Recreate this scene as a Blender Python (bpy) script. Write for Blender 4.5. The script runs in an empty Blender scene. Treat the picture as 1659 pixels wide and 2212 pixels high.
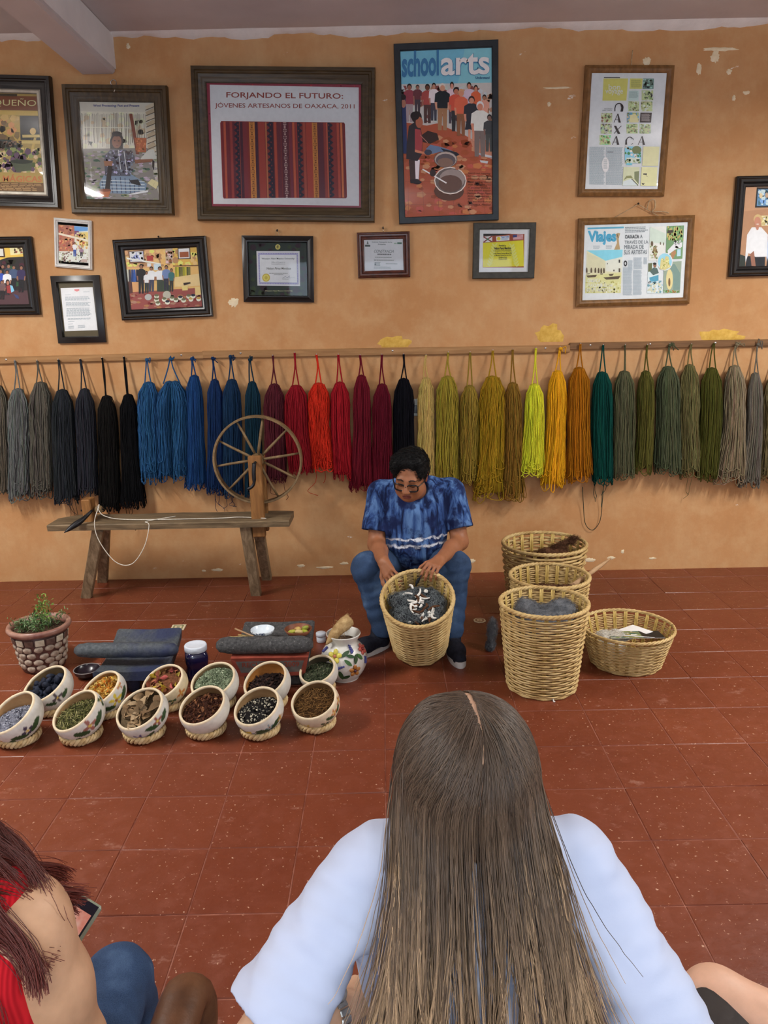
import bpy, bmesh, math, random
import numpy as np
from mathutils import Vector, Matrix, Euler
R = math.radians
scene = bpy.context.scene
COL = scene.collection
rng = np.random.default_rng(7)
random.seed(7)

# ------------------------------------------------------------------ camera
IW, IH, FPX = 1659, 2212, 1660.0
CAM = np.array([0.0, 0.0, 1.65])
YAW, PITCH, ROLL = R(-0.16), R(13.9), R(-1.157)
cf = np.array([math.sin(YAW)*math.cos(PITCH), math.cos(YAW)*math.cos(PITCH), -math.sin(PITCH)])
_r0 = np.array([math.cos(YAW), -math.sin(YAW), 0.0]); _u0 = np.cross(_r0, cf)
cr = _r0*math.cos(ROLL)+_u0*math.sin(ROLL)
cu = -_r0*math.sin(ROLL)+_u0*math.cos(ROLL)
cam_d = bpy.data.cameras.new('camera'); cam = bpy.data.objects.new('camera', cam_d); COL.objects.link(cam)
cam_d.sensor_fit = 'VERTICAL'; cam_d.sensor_height = 36.0; cam_d.lens = 36.0*FPX/IH
cam_d.clip_start = 0.05; cam_d.clip_end = 100
cam.matrix_world = Matrix(((cr[0], cu[0], -cf[0], CAM[0]), (cr[1], cu[1], -cf[1], CAM[1]), (cr[2], cu[2], -cf[2], CAM[2]), (0, 0, 0, 1)))
scene.camera = cam

# ------------------------------------------------------------------ room size, sky, light, exposure
WY = 4.926            # inner face of the orange wall
CEIL = 3.277
XL, XR, YB = -4.6, 4.6, -3.2
scene.view_settings.view_transform = 'Standard'
scene.view_settings.look = 'None'
scene.view_settings.gamma = 1.0
scene.view_settings.use_curve_mapping = False
scene.view_settings.exposure = 0.2
world = bpy.data.worlds.new('world'); scene.world = world; world.use_nodes = True
world.node_tree.nodes['Background'].inputs[0].default_value = (0.78, 0.88, 1.0, 1)
world.node_tree.nodes['Background'].inputs[1].default_value = 1.0
scene.cycles.use_denoising = True
scene.cycles.use_adaptive_sampling = True
scene.cycles.adaptive_threshold = 0.05
scene.cycles.max_bounces = 5
scene.cycles.diffuse_bounces = 3
scene.cycles.glossy_bounces = 2
scene.cycles.transparent_max_bounces = 8

def area(name, loc, rot, sx, sy, power, color):
    l = bpy.data.lights.new(name, 'AREA'); l.shape = 'RECTANGLE'; l.size = sx; l.size_y = sy
    l.energy = power; l.color = color
    o = bpy.data.objects.new(name, l); COL.objects.link(o); o.location = loc; o.rotation_euler = rot
    return o
# daylight entering by the wide courtyard doorway behind the camera
area('daylight_doorway', (0.3, YB+0.02, 1.35), (R(-90), 0, R(180)), 3.6, 2.5, 75, (0.70, 0.84, 1.0))
# ceiling tube lamps (their fixtures are built further down): position, length
LAMPS = [(-2.7, 2.5), (2.7, 2.5), (0.2, -1.3)]
LAMP_POWER = [84, 84, 40]
LAMP_DROP = 0.30
LAMP_COL = (1.0, 0.97, 0.92)
for (lx, ly), pw in zip(LAMPS, LAMP_POWER):
    area('tube_light', (lx, ly, CEIL-LAMP_DROP-0.10), (0, 0, R(90)), 1.2, 0.10, pw, LAMP_COL)
    area('tube_uplight', (lx, ly, CEIL-LAMP_DROP+0.005), (R(180), 0, R(90)), 1.2, 0.10, pw*0.30, LAMP_COL)

# ------------------------------------------------------------------ pixel helpers (place things where they stand)
def ray(px, py):
    return cf + cr*(px-IW/2)/FPX - cu*(py-IH/2)/FPX
def on_floor(px, py, z=0.0):
    d = ray(px, py); t = (z-CAM[2])/d[2]; return CAM+d*t
def at_y(px, py, y):
    d = ray(px, py); t = (y-CAM[1])/d[1]; return CAM+d*t
def proj(P):
    d = np.asarray(P, float)-CAM; z = d@cf
    return np.array([IW/2+FPX*(d@cr)/z, IH/2-FPX*(d@cu)/z])

# ------------------------------------------------------------------ materials
def lin(c):
    c = [x/255.0 for x in c[:3]]
    return tuple((x/12.92 if x <= 0.04045 else ((x+0.055)/1.055)**2.4) for x in c)
MATS = {}
class NT:
    def __init__(s, m):
        s.t = m.node_tree; s.n = s.t.nodes; s.l = s.t.links
        s.b = s.n['Principled BSDF']
    def new(s, typ, **kw):
        n = s.n.new(typ)
        for k, v in kw.items(): setattr(n, k, v)
        return n
    def link(s, a, b): s.l.new(a, b)
    def coord(s, kind='Object'):
        return s.new('ShaderNodeTexCoord').outputs[kind]
    def mapping(s, vec, scale=(1, 1, 1), loc=(0, 0, 0), rot=(0, 0, 0)):
        m = s.new('ShaderNodeMapping'); m.inputs['Scale'].default_value = scale
        m.inputs['Location'].default_value = loc; m.inputs['Rotation'].default_value = rot
        s.link(vec, m.inputs['Vector']); return m.outputs[0]
    def noise(s, vec, scale, detail=4, rough=0.55, dist=0.0):
        n = s.new('ShaderNodeTexNoise'); n.inputs['Scale'].default_value = scale
        n.inputs['Detail'].default_value = detail; n.inputs['Roughness'].default_value = rough
        n.inputs['Distortion'].default_value = dist
        if vec is not None: s.link(vec, n.inputs['Vector'])
        return n.outputs['Fac']
    def ramp(s, fac, stops):
        r = s.new('ShaderNodeValToRGB'); e = r.color_ramp.elements
        while len(e) < len(stops): e.new(0.5)
        for el, (p, c) in zip(e, stops):
            el.position = p; el.color = (c if len(c) == 4 else (*c, 1))
        s.link(fac, r.inputs[0]); return r.outputs[0]
    def mix(s, fac, a, b, mode='MIX'):
        m = s.new('ShaderNodeMix', data_type='RGBA', blend_type=mode)
        for sock, v in ((m.inputs[0], fac), (m.inputs[6], a), (m.inputs[7], b)):
            if hasattr(v, 'is_linked'): s.link(v, sock)
            elif isinstance(v, (int, float)): sock.default_value = v
            else: sock.default_value = (*v, 1) if len(v) == 3 else v
        return m.outputs[2]
    def math(s, op, a, b=0.0, clamp=False):
        m = s.new('ShaderNodeMath', operation=op, use_clamp=clamp)
        for sock, v in ((m.inputs[0], a), (m.inputs[1], b)):
            if hasattr(v, 'is_linked'): s.link(v, sock)
            else: sock.default_value = v
        return m.outputs[0]
    def bump(s, h, strength=0.3, dist=0.01):
        b = s.new('ShaderNodeBump'); b.inputs['Strength'].default_value = strength
        b.inputs['Distance'].default_value = dist
        s.link(h, b.inputs['Height']); s.link(b.outputs[0], s.b.inputs['Normal'])
    def base(s, c):
        if hasattr(c, 'is_linked'): s.link(c, s.b.inputs['Base Color'])
        else: s.b.inputs['Base Color'].default_value = (*c, 1)
def newmat(name, rough=0.6, spec=0.4, metal=0.0):
    m = bpy.data.materials.new(name); m.use_nodes = True; t = NT(m)
    t.b.inputs['Roughness'].default_value = rough; t.b.inputs['Metallic'].default_value = metal
    t.b.inputs['Specular IOR Level'].default_value = spec
    MATS[name] = m; return m, t
def mnoise(name, c1, c2, scale=20, rough=0.6, spec=0.4, bump=0.2, bdist=0.004, detail=5, stretch=(1, 1, 1), metal=0.0, coords='Object'):
    """two tones mixed by noise, with the same noise as relief"""
    m, t = newmat(name, rough, spec, metal)
    v = t.mapping(t.coord(coords), stretch)
    n = t.noise(v, scale, detail)
    t.base(t.ramp(n, [(0.3, lin(c1)), (0.7, lin(c2))]))
    if bump: t.bump(t.noise(v, scale*2.3, detail), bump, bdist)
    return m
def mattr(name, rough=0.7, spec=0.3, nscale=60, namt=0.25, bump=0.0, bdist=0.002, coat=0.0):
    """colour comes from the mesh's own colour attribute 'Col' (paint, print, dyed yarn)"""
    m, t = newmat(name, rough, spec)
    a = t.new('ShaderNodeAttribute', attribute_name='Col')
    c = a.outputs['Color']
    if namt:
        n = t.noise(t.coord(), nscale, 4)
        f = t.ramp(n, [(0.25, (1-namt,)*3), (0.75, (1+namt*0.4,)*3)])
        c = t.mix(1.0, c, f, 'MULTIPLY')
    t.base(c)
    if bump: t.bump(t.noise(t.coord(), nscale*2, 4), bump, bdist)
    if coat: t.b.inputs['Coat Weight'].default_value = coat; t.b.inputs['Coat Roughness'].default_value = 0.08
    return m

# ------------------------------------------------------------------ mesh building
def rotm(rx=0, ry=0, rz=0):
    return np.array(Euler((rx, ry, rz)).to_matrix())
class MB:
    """collects shapes and links them as ONE mesh object"""
    def __init__(s): s.v = []; s.f = []; s.m = []; s.c = []; s.n = 0; s.hascol = False
    def add(s, v, f, mat=0, col=None):
        v = np.asarray(v, float).reshape(-1, 3)
        k = s.n
        s.v.append(v); s.n += len(v)
        s.f.extend([tuple(int(i)+k for i in q) for q in f]); s.m.extend([mat]*len(f))
        if col is None: col = (0.8, 0.8, 0.8)
        col = np.asarray(col, float)
        if col.ndim == 1: col = np.tile(col[:3], (len(v), 1))
        else: s.hascol = True
        s.c.append(col[:, :3])
        return s
    def build(s, name, mats, parent=None, smooth=True, col=False, kind=None, sharp=None):
        me = bpy.data.meshes.new(name)
        v = np.concatenate(s.v) if s.v else np.zeros((0, 3))
        me.from_pydata(v.tolist(), [], s.f)
        if not isinstance(mats, (list, tuple)): mats = [mats]
        for m in mats: me.materials.append(MATS[m] if isinstance(m, str) else m)
        if len(mats) > 1: me.polygons.foreach_set('material_index', s.m)
        if smooth: me.polygons.foreach_set('use_smooth', [True]*len(me.polygons))
        if col:
            a = me.color_attributes.new('Col', 'FLOAT_COLOR', 'POINT')
            c = np.concatenate([np.concatenate(s.c), np.ones((s.n, 1))], 1)
            a.data.foreach_set('color', c.astype(np.float32).ravel())
        me.update()
        if smooth and sharp: 
            try: me.set_sharp_from_angle(angle=R(sharp))
            except Exception: pass
        o = bpy.data.objects.new(name, me); COL.objects.link(o)
        if parent is not None: o.parent = parent
        if kind: o['kind'] = kind
        return o
def xf(v, M=None, loc=(0, 0, 0)):
    v = np.asarray(v, float)
    if M is not None: v = v@np.asarray(M).T
    return v+np.asarray(loc, float)
def box(c, s, M=None, bev=0.0):
    """box centre c size s, optional chamfer"""
    x, y, z = [k/2 for k in s]
    if bev <= 0:
        v = np.array([(sx*x, sy*y, sz*z) for sx in (-1, 1) for sy in (-1, 1) for sz in (-1, 1)])
        f = [(0, 1, 3, 2), (4, 6, 7, 5), (0, 4, 5, 1), (2, 3, 7, 6), (0, 2, 6, 4), (1, 5, 7, 3)]
    else:
        b = min(bev, x*.98, y*.98, z*.98); v = []; idx = {}
        for sx in (-1, 1):
            for sy in (-1, 1):
                for sz in (-1, 1):
                    for ax in range(3):
                        p = [sx*(x-b), sy*(y-b), sz*(z-b)]
                        p[ax] = (sx*x, sy*y, sz*z)[ax]
                        idx[(sx, sy, sz, ax)] = len(v); v.append(p)
        f = []
        def q(*k): f.append(tuple(idx[i] for i in k))
        for s_ in (-1, 1):
            o = [(-1, -1), (1, -1), (1, 1), (-1, 1)]
            if s_ < 0: o = o[::-1]
            q(*[(s_, a, b_, 0) for a, b_ in o])
            q(*[(b_, s_, a, 1) for a, b_ in o]); q(*[(a, b_, s_, 2) for a, b_ in o])
        for a in (-1, 1):
            for b_ in (-1, 1):
                e = [((a, b_, -1, 0), (a, b_, 1, 0), (a, b_, 1, 1), (a, b_, -1, 1)), ((a, -1, b_, 0), (a, 1, b_, 0), (a, 1, b_, 2), (a, -1, b_, 2)), ((-1, a, b_, 1), (1, a, b_, 1), (1, a, b_, 2), (-1, a, b_, 2))]
                for k in e: q(*k)
        for sx in (-1, 1):
            for sy in (-1, 1):
                for sz in (-1, 1): q((sx, sy, sz, 0), (sx, sy, sz, 1), (sx, sy, sz, 2))
        v = np.array(v)
        # outward winding
        g = []
        for k in f:
            p = v[list(k)]; n = np.cross(p[1]-p[0], p[2]-p[0])
            g.append(k if n@p.mean(0) > 0 else k[::-1])
        f = g
    return xf(v, M, c), f
def frames(path, closed=False):
    path = np.asarray(path, float); n = len(path)
    if closed: t = np.roll(path, -1, 0)-np.roll(path, 1, 0)
    else: t = np.gradient(path, axis=0)
    t /= np.linalg.norm(t, axis=1, keepdims=True)+1e-12
    a = np.array([0, 0, 1.0]) if abs(t[0][2]) < 0.9 else np.array([1.0, 0, 0])
    N = np.zeros((n, 3)); k = a-t[0]*(a@t[0]); k /= np.linalg.norm(k); N[0] = k
    for i in range(1, n):
        k = N[i-1]-t[i]*(N[i-1]@t[i]); k /= np.linalg.norm(k)+1e-12; N[i] = k
    return t, N, np.cross(t, N)
def tube(path, r, sides=6, closed=False, cap=True, flat=1.0, up=None, phase=0.0):
    path = np.asarray(path, float); n = len(path)
    t, N, B = frames(path, closed)
    if up is not None:
        up = np.asarray(up, float)
        if up.ndim == 1: up = np.tile(up, (n, 1))
        N = up-t*(up*t).sum(1, keepdims=True); N /= np.linalg.norm(N, axis=1, keepdims=True)+1e-12
        B = np.cross(t, N)
    r = np.broadcast_to(np.asarray(r, float), (n,))
    a = np.arange(sides)*2*math.pi/sides+phase
    v = (path[:, None, :]+r[:, None, None]*(np.cos(a)[None, :, None]*N[:, None, :]*flat+np.sin(a)[None, :, None]*B[:, None, :])).reshape(-1, 3)
    f = []
    for i in range(n if closed else n-1):
        j = (i+1) % n
        for k in range(sides):
            l = (k+1) % sides
            f.append((i*sides+k, i*sides+l, j*sides+l, j*sides+k))
    if cap and not closed:
        f.append(tuple(range(sides))[::-1]); f.append(tuple((n-1)*sides+k for k in range(sides)))
    return v, f
def strands(paths, r, sides=3, cols=None):
    """many equal-length tubes at once: paths (K,n,3)"""
    P = np.asarray(paths, float); K, n, _ = P.shape
    t = np.gradient(P, axis=1); t /= np.linalg.norm(t, axis=2, keepdims=True)+1e-12
    a = np.array([0.13, -0.97, 0.2]); N = a-t*(t@a)[..., None]; N /= np.linalg.norm(N, axis=2, keepdims=True)+1e-9
    B = np.cross(t, N)
    ang = np.arange(sides)*2*math.pi/sides+0.5
    r = np.broadcast_to(np.asarray(r, float), (K, n)) if np.ndim(r) != 1 else np.broadcast_to(np.asarray(r)[:, None], (K, n))
    v = P[:, :, None, :]+r[:, :, None, None]*(np.cos(ang)[None, None, :, None]*N[:, :, None, :]+np.sin(ang)[None, None, :, None]*B[:, :, None, :])
    i = np.arange(n-1)[:, None]; k = np.arange(sides)[None, :]; l = (k+1) % sides
    q = np.stack([i*sides+k, i*sides+l, (i+1)*sides+l, (i+1)*sides+k], -1).reshape(-1, 4)
    F = (q[None]+(np.arange(K)*n*sides)[:, None, None]).reshape(-1, 4)
    c = None
    if cols is not None: c = np.repeat(np.asarray(cols, float), n*sides, 0)
    return v.reshape(-1, 3), F.tolist(), c
def lathe(prof, seg=48, M=None, loc=(0, 0, 0), sx=1.0, sy=1.0):
    prof = np.asarray(prof, float); n = len(prof)
    a = np.arange(seg)*2*math.pi/seg
    v = np.stack([prof[:, None, 0]*np.cos(a)*sx, prof[:, None, 0]*np.sin(a)*sy, np.repeat(prof[:, None, 1], seg, 1)], -1).reshape(-1, 3)
    f = []
    for i in range(n-1):
        for k in range(seg):
            l = (k+1) % seg
            f.append((i*seg+k, i*seg+l, (i+1)*seg+l, (i+1)*seg+k))
    return xf(v, M, loc), f
def ellipsoid(c, r, M=None, seg=16, rings=10, jit=0.0, rg=None):
    th = np.linspace(0, math.pi, rings+1)[1:-1]; a = np.arange(seg)*2*math.pi/seg
    v = [(0, 0, 1)]+[(math.sin(t)*math.cos(k), math.sin(t)*math.sin(k), math.cos(t)) for t in th for k in a]+[(0, 0, -1)]
    v = np.array(v)
    if jit: v = v*(1+(rg or rng).uniform(-jit, jit, (len(v), 1)))
    v = v*np.asarray(r); nr = len(th); f = []
    for k in range(seg):
        l = (k+1) % seg
        f.append((0, 1+k, 1+l)); f.append((len(v)-1, 1+(nr-1)*seg+l, 1+(nr-1)*seg+k))
        for i in range(nr-1):
            f.append((1+i*seg+k, 1+(i+1)*seg+k, 1+(i+1)*seg+l, 1+i*seg+l))
    return xf(v, M, c), f
def smooth_path(pts, n=40):
    """Catmull-Rom through points"""
    p = np.asarray(pts, float); p = np.concatenate([[2*p[0]-p[1]], p, [2*p[-1]-p[-2]]])
    out = []; seg = len(p)-3
    for u in np.linspace(0, seg-1e-6, n):
        i = int(u); t = u-i; a, b, c, d = p[i:i+4]
        out.append(0.5*((2*b)+(-a+c)*t+(2*a-5*b+4*c-d)*t*t+(-a+3*b-3*c+d)*t**3))
    return np.array(out)
def thing(name, label, cat, loc=(0, 0, 0), rot=(0, 0, 0), group=None):
    o = bpy.data.objects.new(name, None); COL.objects.link(o)
    o.empty_display_size = 0.1; o.location = loc; o.rotation_euler = rot
    return tag(o, label, cat, group)
def tag(o, label, cat, group=None, kind=None):
    o['label'] = label; o['category'] = cat
    if group: o['group'] = group
    if kind: o['kind'] = kind
    return o
def struct(o): o['kind'] = 'structure'; return o
def copy_obj(o, parent=None):
    c = o.copy(); COL.objects.link(c); c.parent = parent; return c
def fbm(p, seed=0, octv=3):
    """cheap smooth pseudo-noise on points (n,3), about -1..1"""
    g = np.random.default_rng(seed); out = np.zeros(len(p)); amp = 1.0; tot = 0
    for o in range(octv):
        for k in range(3):
            w = g.normal(size=3); w *= (2**o)*1.6/np.linalg.norm(w)
            out += amp*np.sin(p@w+g.uniform(0, 6.28))/1.7
        tot += amp; amp *= 0.55
    return out/tot
# ------------------------------------------------------------------ soft bodies: smooth unions of rounded shapes meshed as ONE surface
class Soft:
    def __init__(s): s.p = []
    def cone(s, a, b, ra, rb=None, k=0.02, ax=None, sc=1.0, sub=False):
        s.p.append(('c', np.asarray(a, float), np.asarray(b, float), ra, ra if rb is None else rb, k, None if ax is None else np.asarray(ax, float)/np.linalg.norm(ax), sc, sub)); return s
    def ell(s, c, r, M=None, k=0.02, sub=False):
        s.p.append(('e', np.asarray(c, float), np.asarray(r, float), np.eye(3) if M is None else np.asarray(M), k, sub)); return s
    def xform(s, M, loc):
        q = []
        for p in s.p:
            if p[0] == 'c': q.append(('c', M@p[1]+loc, M@p[2]+loc, *p[3:6], None if p[6] is None else M@p[6], *p[7:]))
            else: q.append(('e', M@p[1]+loc, p[2], M@p[3], *p[4:]))
        r = Soft(); r.p = q; return r
    def mesh(s, h=0.006, warp=None, clip=None):
        lo = np.array([1e9]*3); hi = -lo
        for p in s.p:
            if p[-1]: continue
            if p[0] == 'c':
                rr = max(p[3], p[4])*max(1, p[7])
                lo = np.minimum(lo, np.minimum(p[1], p[2])-rr); hi = np.maximum(hi, np.maximum(p[1], p[2])+rr)
            else:
                rr = p[2].max(); lo = np.minimum(lo, p[1]-rr); hi = np.maximum(hi, p[1]+rr)
        lo -= 4*h+0.01; hi += 4*h+0.01
        n = np.ceil((hi-lo)/h).astype(int)+1
        ax = [lo[i]+h*np.arange(n[i]) for i in range(3)]
        Fd = np.full(n, 1e3, np.float32)
        for p in s.p:
            if p[0] == 'c':
                _, a, b, ra, rb, k, sax, sc, sub = p
                rr = max(ra, rb)*max(1, sc)+k+3*h
                l, g = np.minimum(a, b)-rr, np.maximum(a, b)+rr
            else:
                _, c, r, M, k, sub = p
                e = np.sqrt(((M*r)**2).sum(1))+k+3*h; l, g = c-e, c+e
            i0 = np.maximum(0, np.floor((l-lo)/h).astype(int)); i1 = np.minimum(n, np.ceil((g-lo)/h).astype(int)+1)
            if (i1 <= i0).any(): continue
            sl = tuple(slice(x, y) for x, y in zip(i0, i1))
            X = np.stack(np.meshgrid(*[ax[i][sl[i]] for i in range(3)], indexing='ij'), -1)
            if p[0] == 'c':
                A, Bq = a.copy(), b.copy(); S = 1.0
                if sax is not None:
                    X = X+((X@sax)*(1/sc-1))[..., None]*sax; A = a+(a@sax)*(1/sc-1)*sax; Bq = b+(b@sax)*(1/sc-1)*sax; S = min(1.0, sc)
                d = Bq-A; L = d@d+1e-12
                t = np.clip(((X-A)@d)/L, 0, 1)
                D = (np.linalg.norm(X-A-t[..., None]*d, axis=-1)-(ra+(rb-ra)*t))*S
            else:
                q = (X-c)@M
                k0 = np.linalg.norm(q/r, axis=-1); k1 = np.linalg.norm(q/(r*r), axis=-1)+1e-9
                D = k0*(k0-1)/k1
            f0 = Fd[sl]
            if sub:
                D = -D; hh = np.maximum(k-np.abs(f0-D), 0)/max(k, 1e-6); Fd[sl] = np.maximum(f0, D)+hh*hh*k*0.25
            else:
                hh = np.maximum(k-np.abs(f0-D), 0)/max(k, 1e-6); Fd[sl] = np.minimum(f0, D)-hh*hh*k*0.25
        if warp is not None or clip is not None:
            near = np.abs(Fd) < (0.05)
            ii = np.argwhere(near); Pn = lo+h*ii
            val = Fd[near]
            if warp is not None: val = val+warp(Pn)
            if clip is not None: val = np.maximum(val, clip(Pn))
            Fd[near] = val
            if clip is not None:
                far = Fd < -0.05
                Pn = lo+h*np.argwhere(far); Fd[far] = np.maximum(Fd[far], clip(Pn))
        # surface nets
        ins = Fd < 0
        cnt = np.zeros(np.array(n)-1, np.int8); acc = np.zeros((*(np.array(n)-1), 3), np.float32); num = np.zeros(np.array(n)-1, np.float32)
        corners = [(i, j, k) for i in (0, 1) for j in (0, 1) for k in (0, 1)]
        def cs(c): return tuple(slice(c[d], n[d]-1+c[d]) for d in range(3))
        for c in corners: cnt += ins[cs(c)]
        act = (cnt > 0) & (cnt < 8)
        idx = np.argwhere(act)
        vid = np.full(np.array(n)-1, -1, np.int64); vid[act] = np.arange(len(idx))
        pos = np.zeros((len(idx), 3)); w = np.zeros(len(idx))
        for c in corners:
            for d in range(3):
                if c[d]: continue
                e = list(c); e[d] = 1
                a = Fd[idx[:, 0]+c[0], idx[:, 1]+c[1], idx[:, 2]+c[2]]; b = Fd[idx[:, 0]+e[0], idx[:, 1]+e[1], idx[:, 2]+e[2]]
                m = (a < 0) != (b < 0)
                t = np.where(m, a/(a-b+1e-12), 0)
                pp = np.tile(np.array(c, float), (len(idx), 1)); pp[:, d] += t
                pos += pp*m[:, None]; w += m
        V = lo+h*(idx+pos/np.maximum(w, 1)[:, None])
        faces = []
        for d in range(3):
            o1, o2 = [(1, 2), (2, 0), (0, 1)][d]
            s0 = [slice(1, n[i]-1) for i in range(3)]; s1 = list(s0)
            s0[d] = slice(0, n[d]-1); s1[d] = slice(1, n[d])
            a = ins[tuple(s0)]; b = ins[tuple(s1)]
            ch = np.argwhere(a != b)
            if not len(ch): continue
            base = ch.copy()
            for i in range(3):
                if i != d: base[:, i] += 1
            inside = ins[base[:, 0], base[:, 1], base[:, 2]]
            def vv(x1, x2):
                q = base.copy(); q[:, o1] -= x1; q[:, o2] -= x2
                return vid[q[:, 0], q[:, 1], q[:, 2]]
            Q = np.stack([vv(1, 1), vv(0, 1), vv(0, 0), vv(1, 0)], -1)
            Q[~inside] = Q[~inside][:, ::-1]
            faces.append(Q)
        Fc = np.concatenate(faces); Fc = Fc[(Fc >= 0).all(1)]
        return V, Fc.tolist()
def relax(V, Fq, it=3, lam=0.5):
    V = np.array(V); Fa = np.array(Fq); E = np.concatenate([Fa[:, [0, 1]], Fa[:, [1, 2]], Fa[:, [2, 3]], Fa[:, [3, 0]]])
    for _ in range(it):
        acc = np.zeros_like(V); c = np.zeros(len(V))
        np.add.at(acc, E[:, 0], V[E[:, 1]]); np.add.at(acc, E[:, 1], V[E[:, 0]])
        np.add.at(c, E[:, 0], 1); np.add.at(c, E[:, 1], 1)
        V = V+(acc/np.maximum(c, 1)[:, None]-V)*lam
    return V
def hair_obj(name, paths, radii, mat, parent=None, cols=None):
    """strands as hair curves; paths (K,n,3)"""
    P = np.asarray(paths, np.float32); K, n, _ = P.shape
    h = bpy.data.hair_curves.new(name); h.add_curves([n]*K)
    h.attributes['position'].data.foreach_set('vector', P.ravel())
    ra = h.attributes.get('radius') or h.attributes.new('radius', 'FLOAT', 'POINT')
    rr = np.broadcast_to(np.asarray(radii, np.float32), (K, n)); ra.data.foreach_set('value', np.ascontiguousarray(rr).ravel())
    if cols is not None:
        a = h.attributes.new('Col', 'FLOAT_COLOR', 'POINT')
        c = np.concatenate([np.asarray(cols, np.float32).reshape(-1, 3), np.ones((K*n, 1), np.float32)], 1)
        a.data.foreach_set('color', c.ravel())
    h.materials.append(MATS[mat])
    o = bpy.data.objects.new(name, h); COL.objects.link(o)
    if parent is not None: o.parent = parent
    return o

# ================================================================== the room
# --- orange plaster wall
m, t = newmat('orange_plaster', 0.75, 0.25)
co = t.coord()
n1 = t.noise(co, 1.3, 6, 0.6); n2 = t.noise(co, 7, 6, 0.65); n3 = t.noise(t.mapping(co, (1, 1, 0.35)), 22, 4)
c = t.ramp(n1, [(0.3, lin((196, 142, 90))), (0.55, lin((208, 156, 104))), (0.75, lin((216, 170, 120)))])
c = t.mix(t.ramp(n2, [(0.42, (0, 0, 0)), (0.68, (0.55,)*3)]), c, lin((222, 182, 132)))
c = t.mix(t.ramp(n3, [(0.45, (0, 0, 0)), (0.8, (0.22,)*3)]), c, lin((186, 136, 90)))
c = t.mix(1.0, c, (.87, .86, .87), 'MULTIPLY')
# pale salt bloom and chipped paint with shapes of their own
sep = t.new('ShaderNodeSeparateXYZ'); t.link(co, sep.inputs[0])
chip = t.noise(t.mapping(co, (1, 1, 2.2), (3.1, 0, 1.7)), 5.5, 8, 0.62)
low = t.ramp(t.math('MULTIPLY', sep.outputs[2], 1/0.28), [(0.0, (0.3,)*3), (0.35, (0.75,)*3), (0.9, (0, 0, 0)), (1.0, (0, 0, 0))])
hi = t.ramp(t.math('DIVIDE', t.math('SUBTRACT', sep.outputs[2], 2.35), 0.8), [(0.0, (0, 0, 0)), (0.4, (0.42,)*3), (1.0, (0.45,)*3)])
msk = t.math('MULTIPLY', t.math('ADD', low, hi), 0.105)
thr = t.math('SUBTRACT', 0.735, msk)
ch = t.math('MULTIPLY', t.math('SUBTRACT', chip, thr), 60, True)
c = t.mix(ch, c, lin((232, 222, 208)))
t.base(c); t.bump(t.noise(co, 26, 8, 0.7), 0.35, 0.004)
m, t = newmat('cream_plaster', 0.75, 0.2)
co = t.coord(); t.base(t.ramp(t.noise(co, 9, 6), [(0.3, lin((226, 224, 222))), (0.7, lin((240, 238, 236)))])); t.bump(t.noise(co, 30, 6), 0.5, 0.006)
m, t = newmat('ceiling_paint', 0.7, 0.2)
co = t.coord(); t.base(t.ramp(t.noise(co, 2.2, 6), [(0.3, lin((200, 196, 198))), (0.7, lin((216, 212, 214)))])); t.bump(t.noise(t.mapping(co, (1, 0.3, 1)), 9, 6), 0.35, 0.01)
# --- red painted floor tiles
m, t = newmat('red_floor_paint', 0.36, 0.45)
geo = t.new('ShaderNodeNewGeometry').outputs['Position']
oi = t.new('ShaderNodeObjectInfo').outputs['Random']
n1 = t.noise(geo, 1.1, 5, 0.6); n2 = t.noise(geo, 16, 7, 0.7)
c = t.ramp(n1, [(0.3, lin((113, 52, 32))), (0.7, lin((132, 66, 41)))])
c = t.mix(t.math('MULTIPLY', oi, 0.22), c, lin((102, 45, 28)))
c = t.mix(t.ramp(n2, [(0.5, (0, 0, 0)), (0.8, (0.32,)*3)]), c, lin((160, 92, 72)))
c = t.mix(1.0, c, (.86, .88, .88), 'MULTIPLY')
sp = t.noise(t.mapping(geo, (1, 1, 1), (5, 3, 0)), 75, 3, 0.6)
c = t.mix(t.ramp(sp, [(0.655, (0, 0, 0)), (0.70, (0.8,)*3)]), c, lin((205, 165, 140)))
scf = t.noise(t.mapping(geo, (1, 1.6, 1), (9, 1, 0)), 6.5, 9, 0.75)
c = t.mix(t.ramp(scf, [(0.60, (0, 0, 0)), (0.70, (0.55,)*3)]), c, lin((172, 128, 112)))
t.base(c)
rg_ = t.ramp(n2, [(0.3, (0.30,)*3), (0.8, (0.52,)*3)]); t.link(rg_, t.b.inputs['Roughness'])
t.bump(t.noise(geo, 34, 6, 0.65), 0.28, 0.004)
mnoise('red_joint', (104, 50, 38), (160, 104, 86), 14, 0.5, 0.35, 0.4)

# floor slab + tiles
T0 = 0.287
fl = MB().add(*box((0, (YB+WY)/2, -0.0522), (XR-XL+0.4, WY-YB+0.4, 0.1))).build('floor', 'red_joint', smooth=False)
struct(fl); fl['label'] = 'worn red painted tile floor'
gx0, gy0 = (lambda p: (p[0], p[1]))(on_floor(318, 1722))      # one visible tile corner
def tile_mesh(seed, w=T0-0.003):
    g = np.random.default_rng(seed); bm = MB()
    v, f = box((0, 0, -0.006), (w, w, 0.012), bev=0.0022)
    v = v+np.array([0, 0, 1])*(v[:, 2:3] > -0.005)*(g.normal(0, .0004, (len(v), 1))+v[:, :1]*g.normal(0, .003)+v[:, 1:2]*g.normal(0, .003))
    bm.add(v, f); return bm
tiles = []
i0, i1 = int((XL-gx0)/T0)-1, int((XR-gx0)/T0)+1; j0, j1 = int((YB-gy0)/T0)-1, int((WY-gy0)/T0)+1
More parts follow.
